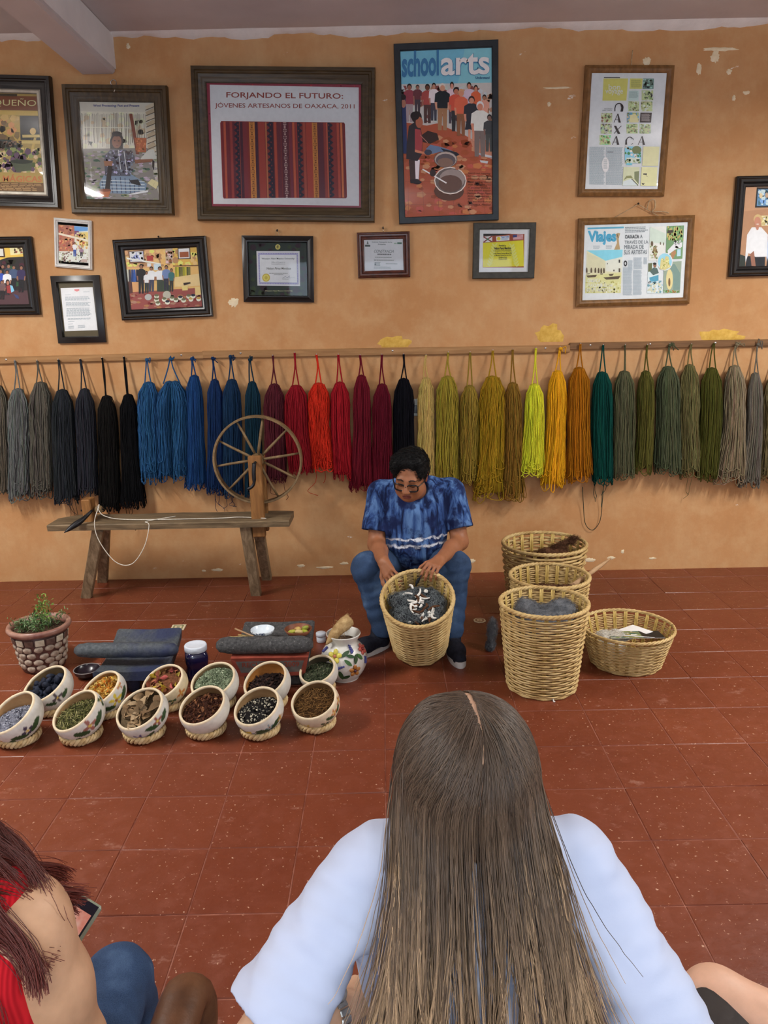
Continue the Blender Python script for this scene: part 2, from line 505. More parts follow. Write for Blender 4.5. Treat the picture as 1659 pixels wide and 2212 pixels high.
for j in range(j0, j1+1):
    for i in range(i0, i1+1):
        x0, y0 = gx0+i*T0, gy0+j*T0
        xa, xb, ya, yb = max(x0, XL), min(x0+T0, XR), max(y0, YB), min(y0+T0, WY)
        if xb-xa < 0.03 or yb-ya < 0.03: continue
        full = (xb-xa > T0-1e-6) and (yb-ya > T0-1e-6)
        cx, cy = (xa+xb)/2, (ya+yb)/2
        d = np.array([cx, cy, 0])-CAM; zc = d@cf; vis = 0
        if zc > 0.3:
            p = proj((cx, cy, 0)); vis = (-70 < p[0] < IW+70 and -60 < p[1] < IH+150)
        tiles.append((zc if vis else 99, full, cx, cy, xb-xa, yb-ya))
tiles.sort(key=lambda q: q[0])
tmeshes = []
rest = MB()
for k, (zc, full, cx, cy, w, h) in enumerate(tiles):
    if zc < 90 and k < 300:
        if full:
            if len(tmeshes) < 8:
                o = tile_mesh(k).build('tile', 'red_floor_paint', fl, smooth=False); tmeshes.append(o.data)
            else:
                o = bpy.data.objects.new('tile', tmeshes[(k*5+k//7) % 8]); COL.objects.link(o); o.parent = fl
            o.rotation_euler = (0, 0, (k % 4)*math.pi/2)
        else:
            o = MB().add(*box((0, 0, -0.006), (w-0.006, h-0.006, 0.012), bev=0.003)).build('tile', 'red_floor_paint', fl, smooth=False)
        o.location = (cx, cy, 0.0)
    else:
        rest.add(*box((cx, cy, -0.006), (w-0.006, h-0.006, 0.012)))
if rest.n: rest.build('far_tiles', 'red_floor_paint', fl, smooth=False, kind='stuff')
FZ = 0.001
# two small glazed accent tiles let into the floor
def accent(px, py, sx, sy, nsides, colr, rot):
    p = on_floor(px, py); b = MB()
    a = np.arange(nsides)*2*math.pi/nsides+rot
    def ring(s, z): return np.stack([np.cos(a)*sx*s, np.sin(a)*sy*s, np.full(nsides, z)], 1)
    v = np.concatenate([ring(1, 0.0), ring(1, 0.0035), ring(0.93, 0.0045), ring(0.74, 0.0045), ring(0.5, 0.0046), ring(0.2, 0.0046)])
    for k in range(5):
        f = [(k*nsides+i, k*nsides+(i+1) % nsides, (k+1)*nsides+(i+1) % nsides, (k+1)*nsides+i) for i in range(nsides)]
        b.add(v, f, mat=[0, 0, 0, 1, 0][k])
    b.add(v[-nsides:], [tuple(range(nsides))], mat=1)
    o = b.build('accent_tile', ['accent_cream', colr], fl, smooth=False); o.location = (p[0], p[1], 0.0); return o
mnoise('accent_cream', (210, 196, 160), (226, 214, 184), 40, 0.3, 0.5, 0.05)
mnoise('accent_brown', (96, 60, 34), (140, 92, 50), 60, 0.35, 0.5, 0.05)
mnoise('accent_green', (60, 84, 44), (168, 164, 120), 70, 0.35, 0.5, 0.05)
accent(1036, 1341, 0.036, 0.036, 8, 'accent_brown', 0.39).rotation_euler = (0, 0, 0.1)
accent(385, 1356, 0.055, 0.055, 4, 'accent_green', math.pi/4).rotation_euler = (0, 0, 0.05)

# walls and ceiling
wb = MB().add(*box((0, WY+0.1, CEIL/2), (XR-XL+0.4, 0.2, CEIL+0.2))).build('wall_back', 'orange_plaster', smooth=False); struct(wb)
wb['label'] = 'orange plaster wall with chipped paint'
for nm, x in (('wall_left', XL-0.1), ('wall_right', XR+0.1)):
    struct(MB().add(*box((x, (YB+WY)/2, CEIL/2), (0.2, WY-YB+0.2, CEIL+0.2))).build(nm, 'cream_plaster', smooth=False))
rear = MB()
DW0, DW1, DH = -1.5, 2.1, 2.6
rear.add(*box(((XL+DW0)/2, YB-0.1, CEIL/2), (DW0-XL, 0.2, CEIL))); rear.add(*box(((XR+DW1)/2, YB-0.1, CEIL/2), (XR-DW1, 0.2, CEIL)))
rear.add(*box(((DW0+DW1)/2, YB-0.1, (DH+CEIL)/2), (DW1-DW0, 0.2, CEIL-DH)))
struct(rear.build('wall_rear', 'cream_plaster', smooth=False))
ce = MB().add(*box((0, (YB+WY)/2, CEIL+0.1), (XR-XL+0.4, WY-YB+0.4, 0.2))).build('ceiling', 'ceiling_paint', smooth=False); struct(ce)
# rough pale plaster seam where wall meets ceiling
xs = np.linspace(XL, XR, 260); g = np.random.default_rng(3)
hgt = 0.028+0.010*np.convolve(g.normal(0, 1, 260), np.ones(7)/2.6, 'same').clip(-1.5, 1.8)
v = []; 
for x, h in zip(xs, hgt):
    v += [(x, WY+0.02, CEIL-h), (x, WY-0.006, CEIL-h+0.003), (x, WY-0.03, CEIL-0.008), (x, WY-0.055-h*0.3, CEIL+0.01)]
f = [(4*i+k, 4*i+k+1, 4*i+k+5, 4*i+k+4) for i in range(259) for k in range(3)]
tr = MB().add(v, f).build('trim_1', 'cream_plaster'); struct(tr); tr['label'] = 'rough pale plaster seam under the ceiling'
# concrete beam running to the wall, painted
bl, br_ = at_y(176, 163, WY), at_y(250, 160, WY)
bz = (bl[2]+br_[2])/2; bx0, bx1 = bl[0], br_[0]
b = MB(); v, f = box(((bx0+bx1)/2, (YB+WY)/2, (bz+CEIL)/2+0.01), (bx1-bx0, WY-YB, CEIL-bz+0.02), bev=0.012); b.add(v, f)
be = b.build('ceiling_beam', 'ceiling_paint', smooth=False); struct(be); be['label'] = 'square concrete beam painted mauve, its lit right side coloured paler'
# right cheek of the beam, light from the right put into its paler colour
ck = MB().add(*box((bx1+0.002, (YB+WY)/2, (bz+CEIL)/2+0.012), (0.006, WY-YB, CEIL-bz-0.03))).build('beam_side', 'beam_lit_side', be, smooth=False) if mnoise('beam_lit_side', (232, 234, 238), (242, 244, 247), 6, 0.7, 0.2, 0.3, 0.006) else None
# more beams in the next bays (out of the picture)
# yellow filler patches on the wall where the older plaster shows
mnoise('yellow_filler', (196, 152, 62), (224, 186, 96), 26, 0.8, 0.2, 0.4, 0.004)
mnoise('pale_filler', (224, 206, 168), (240, 226, 196), 26, 0.8, 0.2, 0.4, 0.004)
def patch(px, py, w, h, mat, seed, flatb=True):
    p = at_y(px, py, WY); g = np.random.default_rng(seed); n = 22
    a = np.arange(n)*2*math.pi/n; rr = 1+0.18*g.normal(0, 1, n).clip(-1.2, 1.2)
    x = np.cos(a)*rr*w/2; z = np.sin(a)*rr*h/2
    if flatb: z = np.maximum(z, -h*0.28)
    ring0 = np.stack([x, np.full(n, 0.0), z], 1); ring1 = np.stack([x*.93, np.full(n, -0.0012), z*.93], 1)
    v = np.concatenate([ring0, ring1, [[0, -0.0014, 0.0]]])
    f = [(i, n+i, n+(i+1) % n, (i+1) % n) for i in range(n)]+[(n+i, 2*n, n+(i+1) % n) for i in range(n)]
    o = MB().add(v, f).build('plaster_patch', mat, wb); o.location = p
patch(852, 742, 0.20, 0.085, 'yellow_filler', 1); patch(1188, 726, 0.17, 0.13, 'yellow_filler', 2); patch(1556, 727, 0.26, 0.10, 'yellow_filler', 3)
patch(505, 653, 0.062, 0.055, 'pale_filler', 4, False); patch(1205, 190, 0.17, 0.012, 'pale_filler', 5, False)
patch(1186, 225, 0.022, 0.022, 'pale_filler', 6, False); patch(1560, 106, 0.20, 0.02, 'pale_filler', 8, False); patch(1545, 122, 0.05, 0.06, 'pale_filler', 9, False)
patch(1510, 150, 0.035, 0.06, 'pale_filler', 10, False); patch(1575, 155, 0.03, 0.03, 'pale_filler', 11, False); patch(1612, 200, 0.04, 0.02, 'pale_filler', 12, False); patch(1585, 212, 0.02, 0.03, 'pale_filler', 13, False)
patch(277, 100, 0.022, 0.03, 'pale_filler', 14, False); patch(1398, 132, 0.05, 0.04, 'pale_filler', 15, False)
for k, (px, py, w, h) in enumerate([(700, 1226, .11, .018), (650, 1222, .05, .02), (745, 1217, .06, .02), (1275, 1210, .07, .03), (1320, 1205, .05, .025), (1410, 1206, .05, .014), (1345, 1192, .02, .03), (1020, 1212, .04, .03), (470, 1231, .08, .02), (440, 1233, .03, .015)]):
    patch(px, py, w, h, 'pale_filler', 20+k, False)
# ceiling lamps: channel, reflector and tube (outside the frame, they light the room)
mnoise('lamp_white', (225, 225, 222), (235, 235, 232), 10, 0.4, 0.4, 0)
m, t = newmat('tube_glow'); t.b.inputs['Emission Color'].default_value = (*LAMP_COL, 1); t.b.inputs['Emission Strength'].default_value = 6.0; m.cycles.emission_sampling = 'NONE'
for k, (lx, ly) in enumerate(LAMPS):
    ph = ['lamp on the window side of the ceiling', 'lamp over the far bay of the ceiling', 'lamp in the middle of the ceiling'][k]
    L = thing('tube_lamp', 'white twin tube '+ph, 'lamp', (lx, ly, CEIL-LAMP_DROP), group='ceiling tube lamps')
    for e in (-1, 1): MB().add(*tube([(0, e*.45, -.01), (0, e*.45, LAMP_DROP)], .004, 6)).build('hanger', 'lamp_white', L)
    MB().add(*box((0, 0, -0.025), (0.13, 1.24, 0.05), bev=0.006)).build('housing', 'lamp_white', L, smooth=False)
    for s in (-1, 1):
        MB().add(*tube([(s*0.035, -0.58, -0.075), (s*0.035, 0.58, -0.075)], 0.013, 10)).build('tube', 'tube_glow', L)
        for e in (-1, 1): MB().add(*box((s*0.035, e*0.595, -0.065), (0.03, 0.025, 0.05), bev=0.004)).build('socket', 'lamp_white', L, smooth=False)

# ================================================================== framed pictures on the wall
_txt = {}
def text_mesh(s, bold=0.0):
    if (s, bold) in _txt: return _txt[(s, bold)]
    cu_ = bpy.data.curves.new('t', 'FONT'); cu_.body = s; cu_.size = 1.0; cu_.offset = bold; cu_.resolution_u = 3
    o = bpy.data.objects.new('t', cu_); COL.objects.link(o)
    dg = bpy.context.evaluated_depsgraph_get(); me = o.evaluated_get(dg).to_mesh()
    v = np.array([p.co[:2] for p in me.vertices]) if len(me.vertices) else np.zeros((0, 2))
    f = [tuple(p.vertices) for p in me.polygons]
    o.evaluated_get(dg).to_mesh_clear(); bpy.data.objects.remove(o); bpy.data.curves.remove(cu_)
    if len(v):
        lo, hi = v.min(0), v.max(0); v = (v-lo)/(hi-lo)
    _txt[(s, bold)] = (v, f); return v, f
def homog(q):
    """homography taking quad TL,TR,BR,BL to the unit square (u right, v down)"""
    A = []; d = [(0, 0), (1, 0), (1, 1), (0, 1)]
    for (x, y), (u, w) in zip(q, d):
        A.append([x, y, 1, 0, 0, 0, -u*x, -u*y, -u]); A.append([0, 0, 0, x, y, 1, -w*x, -w*y, -w])
    return np.linalg.svd(np.array(A, float))[2][-1].reshape(3, 3)
class Print:
    """flat print: coloured shapes laid on one sheet; drawing coordinates are any planar view of the sheet"""
    def __init__(s, w, h, quad, seed=1):
        s.w, s.h, s.H = w, h, homog(quad); s.mb = MB(); s.z = 0; s.g = np.random.default_rng(seed); s.q = quad
    def uv(s, p):
        p = np.asarray(p, float).reshape(-1, 2); k = np.c_[p, np.ones(len(p))]@s.H.T; k = k[:, :2]/k[:, 2:]
        return np.clip(k, 0, 1)
    def put(s, p, f, col, dz=0.0):
        k = s.uv(p); v = np.stack([(k[:, 0]-.5)*s.w, np.full(len(k), -s.z-dz), (.5-k[:, 1])*s.h], 1)
        s.mb.add(v, f, col=np.minimum(np.array(lin(col))*1.4, .93)); s.z += 4e-5
    def poly(s, pts, col): s.put(pts, [tuple(range(len(pts)))], col); return s
    def rect(s, x0, y0, x1, y1, col):
        n = 1; s.put([(x0, y0), (x1, y0), (x1, y1), (x0, y1)], [(0, 1, 2, 3)], col); return s
    def fill(s, col): s.put(s.q, [(0, 1, 2, 3)], col); return s
    def ell(s, cx, cy, rx, ry, col, n=16, rot=0.0):
        a = np.arange(n)*2*math.pi/n; x = np.cos(a)*rx; y = np.sin(a)*ry
        s.put(np.stack([cx+x*math.cos(rot)-y*math.sin(rot), cy+x*math.sin(rot)+y*math.cos(rot)], 1), [tuple(range(n))], col); return s
    def line(s, pts, w, col):
        p = np.asarray(pts, float); t = np.gradient(p, axis=0); t /= np.linalg.norm(t, axis=1, keepdims=True)+1e-9
        nrm = np.stack([-t[:, 1], t[:, 0]], 1)*w/2; n = len(p)
        s.put(np.concatenate([p+nrm, p-nrm]), [(i, i+1, n+i+1, n+i) for i in range(n-1)], col); return s
    def text(s, st, x0, y0, x1, y1, col, bold=0.0, slant=0.0, rot=None):
        """rot: (dx,dy) shift of the baseline's end, to follow tilted drawings"""
        v, f = text_mesh(st, bold)
        if not len(v): return s
        dx, dy = (0, 0) if rot is None else rot
        x = x0+(x1-x0)*v[:, 0]+slant*(v[:, 1]-.5)*(y1-y0); y = y1-(y1-y0)*v[:, 1]+dy*v[:, 0]
        s.put(np.stack([x, y], 1), f, col); return s
    def lines(s, x0, y0, x1, y1, n, col, ragged=0.15, fill=0.45, dy=0.0):
        g = s.g; hh = (y1-y0)/n; P = []; F = []
        for i in range(n):
            xe = x1-(x1-x0)*ragged*g.random(); ya = y0+hh*i; x = x0
            while x < xe-1e-6:
                wl = min((x1-x0)*g.uniform(.05, .14), xe-x)
                k = len(P); a = (x-x0)/(x1-x0)*dy; b = (x+wl*.85-x0)/(x1-x0)*dy
                P += [(x, ya+a), (x+wl*.85, ya+b), (x+wl*.85, ya+hh*fill+b), (x, ya+hh*fill+a)]; F.append((k, k+1, k+2, k+3)); x += wl
        s.put(P, F, col); return s
    def dabs(s, x0, y0, x1, y1, n, cols, size, asp=1.0, jit=14):
        g = s.g
        for c in cols:
            P = []; F = []; m = max(1, n//len(cols))
            for i in range(m):
                cx, cy = g.uniform(x0, x1), g.uniform(y0, y1); r = size*g.uniform(.5, 1.3); k = len(P)
                a = g.uniform(0, 6.28, 1)[0] if asp == 1 else 0
                for j in range(5):
                    b = a+j*2*math.pi/5; P.append((np.clip(cx+math.cos(b)*r, x0, x1), np.clip(cy+math.sin(b)*r*asp, y0, y1)))
                F.append(tuple(range(k, k+5)))
            cc = np.clip(np.array(c)+g.normal(0, jit, 3), 0, 255)
            s.put(P, F, cc)
        return s
    def person(s, x, y0, y1, shirt, pants, skin=(150, 105, 80), hair=(30, 24, 22), w=None, skirt=False):
        """small standing figure in a printed photograph: head at y0, feet at y1"""
        h = y1-y0; w = w or h*.27
        if skirt: s.poly([(x-w*.3, y0+h*.5), (x+w*.3, y0+h*.5), (x+w*.45, y0+h*.75), (x-w*.45, y0+h*.75)], pants); s.rect(x-w*.22, y0+h*.74, x-w*.06, y1, skin); s.rect(x+w*.06, y0+h*.74, x+w*.22, y1, skin)
        else: s.poly([(x-w*.33, y0+h*.5), (x+w*.33, y0+h*.5), (x+w*.3, y1), (x+w*.06, y1), (x, y0+h*.6), (x-w*.06, y1), (x-w*.3, y1)], pants)
        s.poly([(x-w*.2, y0+h*.16), (x+w*.2, y0+h*.16), (x+w*.5, y0+h*.22), (x+w*.55, y0+h*.42), (x+w*.36, y0+h*.4), (x+w*.36, y0+h*.53), (x-w*.36, y0+h*.53), (x-w*.36, y0+h*.4), (x-w*.55, y0+h*.42), (x-w*.5, y0+h*.22)], shirt)
        s.poly([(x-w*.54, y0+h*.4), (x-w*.38, y0+h*.4), (x-w*.34, y0+h*.56), (x-w*.46, y0+h*.56)], skin); s.poly([(x+w*.54, y0+h*.4), (x+w*.38, y0+h*.4), (x+w*.34, y0+h*.56), (x+w*.46, y0+h*.56)], skin)
        s.ell(x, y0+h*.075, w*.22, h*.085, hair); s.ell(x, y0+h*.1, w*.17, h*.065, skin); return s
    def build(s, parent, name='print', gloss=True):
        o = s.mb.build(name, 'print_ink', parent, smooth=False, col=True); return o
mattr('print_ink', 0.45, 0.3, 40, 0.06)
mnoise('frame_walnut', (54, 42, 24), (84, 68, 42), 9, 0.42, 0.4, 0.25, 0.002, stretch=(6, 6, 1))
mnoise('frame_walnut_h', (54, 42, 24), (84, 68, 42), 9, 0.42, 0.4, 0.25, 0.002, stretch=(1, 6, 6))
mnoise('frame_black', (16, 13, 12), (30, 25, 23), 14, 0.3, 0.5, 0.1, 0.002)
mnoise('frame_slate', (26, 32, 38), (44, 52, 58), 12, 0.4, 0.45, 0.15, 0.002)
mnoise('frame_oak', (104, 72, 36), (142, 102, 58), 10, 0.5, 0.35, 0.25, 0.002, stretch=(4, 4, 2))
mnoise('frame_mahogany', (58, 26, 16), (92, 44, 26), 12, 0.32, 0.5, 0.15, 0.002, stretch=(3, 3, 3))
mnoise('frame_charcoal', (44, 44, 38), (66, 64, 56), 16, 0.5, 0.35, 0.3, 0.002, stretch=(2, 2, 2))
mnoise('frame_white', (214, 212, 206), (230, 228, 222), 14, 0.35, 0.45, 0.05)
mnoise('liner_silver', (150, 144, 130), (184, 178, 164), 22, 0.35, 0.6, 0.1, metal=0.4)
mnoise('liner_gold', (170, 140, 78), (212, 184, 120), 22, 0.3, 0.6, 0.1, metal=0.6)
mnoise('steel_dark', (50, 48, 46), (90, 88, 86), 30, 0.35, 0.6, 0.1, metal=0.9)
mnoise('steel_bright', (170, 168, 164), (205, 203, 198), 30, 0.25, 0.6, 0.05, metal=0.9)
mnoise('string_tan', (168, 140, 104), (206, 182, 146), 60, 0.9, 0.1, 0.3)
m, t = newmat('picture_glass', 0.03)
gl = t.new('ShaderNodeBsdfGlossy'); gl.inputs['Roughness'].default_value = 0.03
tr_ = t.new('ShaderNodeBsdfTransparent'); fr = t.new('ShaderNodeFresnel'); fr.inputs['IOR'].default_value = 1.45
mx = t.new('ShaderNodeMixShader'); t.link(fr.outputs[0], mx.inputs[0]); t.link(tr_.outputs[0], mx.inputs[1]); t.link(gl.outputs[0], mx.inputs[2])
t.link(mx.outputs[0], t.n['Material Output'].inputs['Surface'])

def frame_mesh(w, h, prof):
    """mitred moulding round a w x h outer rectangle; prof: (inset from outer edge, height out of the wall)"""
    P = np.array(prof, float); n = len(P); cor = [(-1, 1), (1, 1), (1, -1), (-1, -1)]; v = []
    for sx, sz in cor:
        for i, d in P: v.append((sx*(w/2-i), -d, sz*(h/2-i)))
    f = []
    for c in range(4):
        e = (c+1) % 4
        for k in range(n-1): f.append((c*n+k, c*n+k+1, e*n+k+1, e*n+k))
    return v, f
PROF = {
 'deep': lambda W, D: [(0, 0), (0, D*.75), (W*.06, D), (W*.26, D), (W*.32, D*.86), (W*.42, D*.86), (W*.48, D*.7), (W*.62, D*.62), (W*.7, D*.48), (W*.86, D*.42), (W, D*.3), (W, D*.1)],
 'flat': lambda W, D: [(0, 0), (0, D*.9), (W*.08, D), (W*.9, D*.95), (W, D*.8), (W, D*.1)],
 'bead': lambda W, D: [(0, 0), (0, D*.6), (W*.12, D*.72), (W*.2, D*.68), (W*.34, D), (W*.55, D*.96), (W*.66, D*.6), (W*.74, D*.66), (W*.86, D*.6), (W, D*.4), (W, D*.1)],
 'bevel': lambda W, D: [(0, 0), (0, D*.6), (W*.08, D*.68), (W*.5, D), (W*.62, D*.96), (W, D*.5), (W, D*.1)],
 'rise': lambda W, D: [(0, 0), (0, D*.5), (W*.1, D*.55), (W*.75, D), (W*.9, D*.98), (W, D*.7), (W, D*.1)],
}
def picture(label, outer, inner, prof, mat, depth=0.03, liner=None, glass=True, cat='picture', name='framed_picture', lw=0.006):
    """outer / inner: frame's outer and sight corners TL,TR,BR,BL in photo pixels. Returns root, sight width, sight height"""
    Y = WY-0.012
    q = [at_y(x, y, Y) for x, y in outer]
    c = sum(q)/4; w = (np.linalg.norm(q[1]-q[0])+np.linalg.norm(q[2]-q[3]))/2; h = (np.linalg.norm(q[3]-q[0])+np.linalg.norm(q[2]-q[1]))/2
    ex = (q[1]-q[0])+(q[2]-q[3]); ez = (q[0]-q[3])+(q[1]-q[2])
    ang = (math.atan2(ex[2], ex[0])+math.atan2(-ez[0], ez[2]))/2
    root = thing(name, label, cat, (c[0], WY-0.004, c[2]), (0, -ang, 0))
    i = [at_y(x, y, Y) for x, y in inner]
    wi = (np.linalg.norm(i[1]-i[0])+np.linalg.norm(i[2]-i[3]))/2; hi = (np.linalg.norm(i[3]-i[0])+np.linalg.norm(i[2]-i[1]))/2
    Wd = max(0.008, ((w-wi)/2+(h-hi)/2)/2); wi, hi = w-2*Wd, h-2*Wd
    MB().add(*frame_mesh(w, h, PROF[prof](Wd+0.004, depth))).build('frame', mat, root, sharp=35)
    MB().add(*box((0, -0.004, 0), (w-0.01, 0.006, h-0.01))).build('backing', 'frame_charcoal', root, smooth=False)
    if liner:
        l = [(0, depth*.28), (0, depth*.42), (lw*.3, depth*.5), (lw*.8, depth*.46), (lw, depth*.3)]
        MB().add(*frame_mesh(wi+0.002, hi+0.002, l)).build('liner', liner, root, sharp=35)
    if glass:
        MB().add([(-wi/2, -depth*.36-.003, -hi/2), (wi/2, -depth*.36-.003, -hi/2), (wi/2, -depth*.36-.003, hi/2), (-wi/2, -depth*.36-.003, hi/2)], [(0, 1, 2, 3)]).build('glass_pane', 'picture_glass', root, smooth=False)
    return root, wi, hi
def zq(o, s, pts): return [(o[0]+x*s, o[1]+y*s) for x, y in pts]
def sheet(root, P, depth=0.009, dx=0.0, dz=0.0):
    o = P.build(root); o.location = (dx, -depth, dz); return o

# --- A: gold magazine cover in ornate black frame, cut by the picture edge
r, w, h = picture('ornate black frame with silver liner round a gold magazine cover, at the left edge', [(-112, 162), (110, 165.4), (133.5, 449.8), (-92, 447)], [(-84, 188), (84, 190), (105, 422), (-66, 420)], 'deep', 'frame_black', 0.045, 'liner_silver', lw=0.024)
Q = [(-330, 270), (340, 275), (425, 1170), (-245, 1165)]
P = Print(w-0.03, h-0.03, Q, 3); P.fill((176, 150, 84))
P.poly([(-325, 305), (345, 305), (352, 430), (-318, 430)], (122, 66, 34)); P.rect(-300, 288, 155, 308, (70, 58, 36))
P.text('PEQUEÑO', -170, 325, 325, 400, (226, 206, 150)).poly([(-320, 432), (350, 432), (352, 470), (-318, 470)], (206, 178, 92))
P.poly([(-318, 470), (180, 470), (195, 770), (-300, 770)], (188, 158, 80)).poly([(180, 478), (352, 478), (372, 690), (190, 690)], (42, 46, 44))
P.dabs(-300, 470, 180, 700, 60, [(206, 176, 96), (150, 124, 66), (120, 100, 60), (222, 196, 120)], 34)
P.poly([(-290, 770), (375, 690), (405, 980), (-270, 990)], (170, 148, 92)).poly([(205, 645), (362, 640), (364, 665), (208, 670)], (206, 184, 116)).poly([(310, 668), (332, 668), (300, 820), (275, 820)], (196, 172, 104)).poly([(190, 700), (370, 695), (372, 722), (195, 722)], (206, 184, 116))
P.ell(300, 612, 28, 30, (212, 180, 110)).poly([(-20, 690), (100, 690), (215, 740), (160, 810), (60, 770), (0, 760)], (66, 74, 68)).dabs(0, 700, 200, 790, 30, [(40, 46, 46), (110, 116, 100)], 16)
P.dabs(-280, 760, 390, 985, 160, [(200, 176, 112), (140, 124, 80), (96, 98, 76), (216, 196, 140), (120, 112, 84)], 26)
P.poly([(100, 885), (305, 870), (290, 965), (160, 980)], (84, 92, 70)).ell(200, 885, 100, 20, (52, 58, 48))
P.text('OAXACA PUEBLOS MÁGICAS'[7:], -330, 1000, 388, 1070, (190, 116, 70), 0.02)
P.poly([(-260, 1075), (410, 1075), (420, 1165), (-250, 1165)], (112, 82, 50)).lines(-250, 1085, 400, 1155, 5, (186, 150, 100))
sheet(r, P)
# --- B: woman with wool
r, w, h = picture('dark walnut frame with a photograph of a woman spinning wool on the ground', [(137, 184.7), (363, 187.7), (377, 465), (159.4, 462.6)], zq((0, 140), .2351, [(712, 328), (1408, 335), (1460, 1245), (785, 1240)]), 'deep', 'frame_walnut', 0.05)
Q = [(712, 328), (1408, 335), (1460, 1245), (785, 1240)]
P = Print(w, h, Q, 4); P.fill((196, 192, 178))
P.text('Wool Processing: Past and Present', 845, 358, 1268, 386, (52, 60, 120), 0.03)
P.poly([(722, 420), (1330, 430), (1345, 770), (745, 770)], (206, 202, 186)).dabs(730, 430, 1330, 770, 60, [(186, 182, 164), (222, 220, 208)], 26)
for k in range(46):
    x = 735+k*13+P.g.normal(0, 3); P.line([(x, 440+P.g.uniform(-6, 14)), (x+P.g.normal(8, 5), 770-P.g.uniform(0, 60))], P.g.uniform(2, 5), [(120, 112, 96), (150, 142, 124), (92, 84, 72)][k % 3])
for x0 in (760,): P.line([(x0, 570), (1180, 575)], 7, (214, 210, 194))
P.poly([(745, 770), (1345, 760), (1470, 1245), (785, 1240)], (132, 126, 120)).dabs(760, 790, 1440, 1235, 240, [(116, 110, 106), (150, 144, 136), (98, 92, 88), (172, 166, 156), (128, 122, 116)], 26, 0.45)
P.poly([(1175, 445), (1205, 445), (1270, 820), (1240, 820)], (120, 62, 44)).poly([(1225, 665), (1335, 668), (1330, 800), (1250, 800)], (168, 92, 52)).dabs(1235, 670, 1330, 795, 24, [(190, 120, 70), (140, 76, 44)], 12)
for k in range(9):
    y = 360+k*52; P.poly([(1320+k*3, y+18), (1400, y-22), (1425, y+12), (1335+k*3, y+50)], [(196, 184, 160), (176, 160, 132)][k % 2]); P.line([(1322+k*3, y+52), (1425, y+16)], 7, (92, 78, 60))
P.poly([(800, 700), (845, 705), (830, 745)], (60, 60, 62)).poly([(1340, 790), (1400, 770), (1430, 860), (1300, 880), (1280, 860)], (190, 190, 182))
P.poly([(905, 1090), (950, 1010), (1190, 1000), (1340, 1090), (1330, 1150), (1160, 1185), (1000, 1180), (920, 1150)], (120, 138, 158))
for k in range(9): P.line([(930+k*42, 1030+abs(k-4)*8), (950+k*40, 1178)], 7, (58, 66, 86))
for k in range(4): P.line([(920, 1060+k*30), (1320, 1070+k*28)], 6, (206, 214, 220))
P.poly([(955, 830), (1010, 775), (1140, 775), (1225, 830), (1235, 890), (1190, 905), (1190, 1020), (960, 1020), (950, 900)], (84, 84, 96)).dabs(965, 785, 1215, 1010, 130, [(190, 188, 196), (58, 56, 72), (140, 138, 150), (30, 30, 42)], 11)
P.line([(1080, 780), (1100, 960)], 6, (220, 220, 220)).line([(1130, 790), (1160, 1000)], 6, (214, 214, 214))
P.poly([(1000, 700), (1030, 620), (1085, 612), (1118, 660), (1120, 770), (1085, 775), (1040, 770), (1005, 770)], (36, 26, 26)).ell(1064, 705, 44, 60, (138, 92, 70)).ell(1064, 632, 46, 24, (36, 26, 26)).ell(1045, 695, 9, 5, (50, 30, 26)).ell(1083, 697, 9, 5, (50, 30, 26)).ell(1068, 738, 13, 5, (110, 60, 52))
P.poly([(1225, 870), (1390, 862), (1402, 885), (1235, 905)], (132, 88, 64)).poly([(1390, 870), (1408, 880), (1402, 970), (1388, 930)], (44, 34, 32))
P.poly([(945, 880), (1030, 885), (1020, 930), (955, 930)], (150, 104, 76)).poly([(985, 925), (1025, 930), (1000, 1170), (955, 1170)], (40, 30, 30)).poly([(905, 1150), (1015, 1150), (990, 1215), (935, 1215)], (176, 104, 66)).ell(960, 1152, 56, 14, (120, 66, 44))
P.poly([(1180, 1060), (1260, 1050), (1290, 1110), (1200, 1090)], (30, 28, 32)).poly([(1345, 1085), (1385, 1045), (1455, 1080), (1425, 1140)], (206, 196, 150)).line([(1395, 1110), (1450, 1020)], 8, (196, 184, 140)).poly([(1290, 1160), (1355, 1150), (1350, 1168), (1230, 1190), (1150, 1195)], (222, 222, 220))
sheet(r, P)
MB().add(*tube(smooth_path([(-.012, -.03, h/2+.075), (-.02, -.034, h/2+.095), (0, -.036, h/2+.108), (.014, -.036, h/2+.09), (0, -.045, h/2+.04)], 20), .003, 6)).build('hanging_eye', 'steel_bright', r)
# --- C: textile poster
r, w, h = picture('large walnut frame with a red striped textile poster and capital lettering', [(414, 145.5), (811, 148.7), (809.5, 481), (429, 477)], zq((400, 130), .2592, [(170, 180), (1482, 192), (1465, 1230), (215, 1215)]), 'deep', 'frame_walnut_h', 0.05)
Q = [(170, 180), (1482, 192), (1465, 1230), (215, 1215)]
P = Print(w, h, Q, 5); P.fill((140, 50, 66)).dabs(180, 190, 1470, 1215, 160, [(126, 40, 56), (154, 62, 76)], 8)
P.poly([(203, 200), (1455, 222), (1443, 1208), (233, 1188)], (222, 228, 214))
tx = (138, 58, 46)
P.text('FORJANDO EL FUTURO:', 342, 262, 1322, 322, tx, 0.012, rot=(0, 10)).text('JÓVENES ARTESANOS DE OAXACA, 2011', 246, 345, 1418, 402, tx, 0.006, rot=(0, 9))
P.poly([(300, 503), (820, 512), (1325, 516), (1335, 530), (1344, 1135), (1335, 1145), (830, 1140), (320, 1145), (312, 1130), (290, 520)], (128, 44, 42))
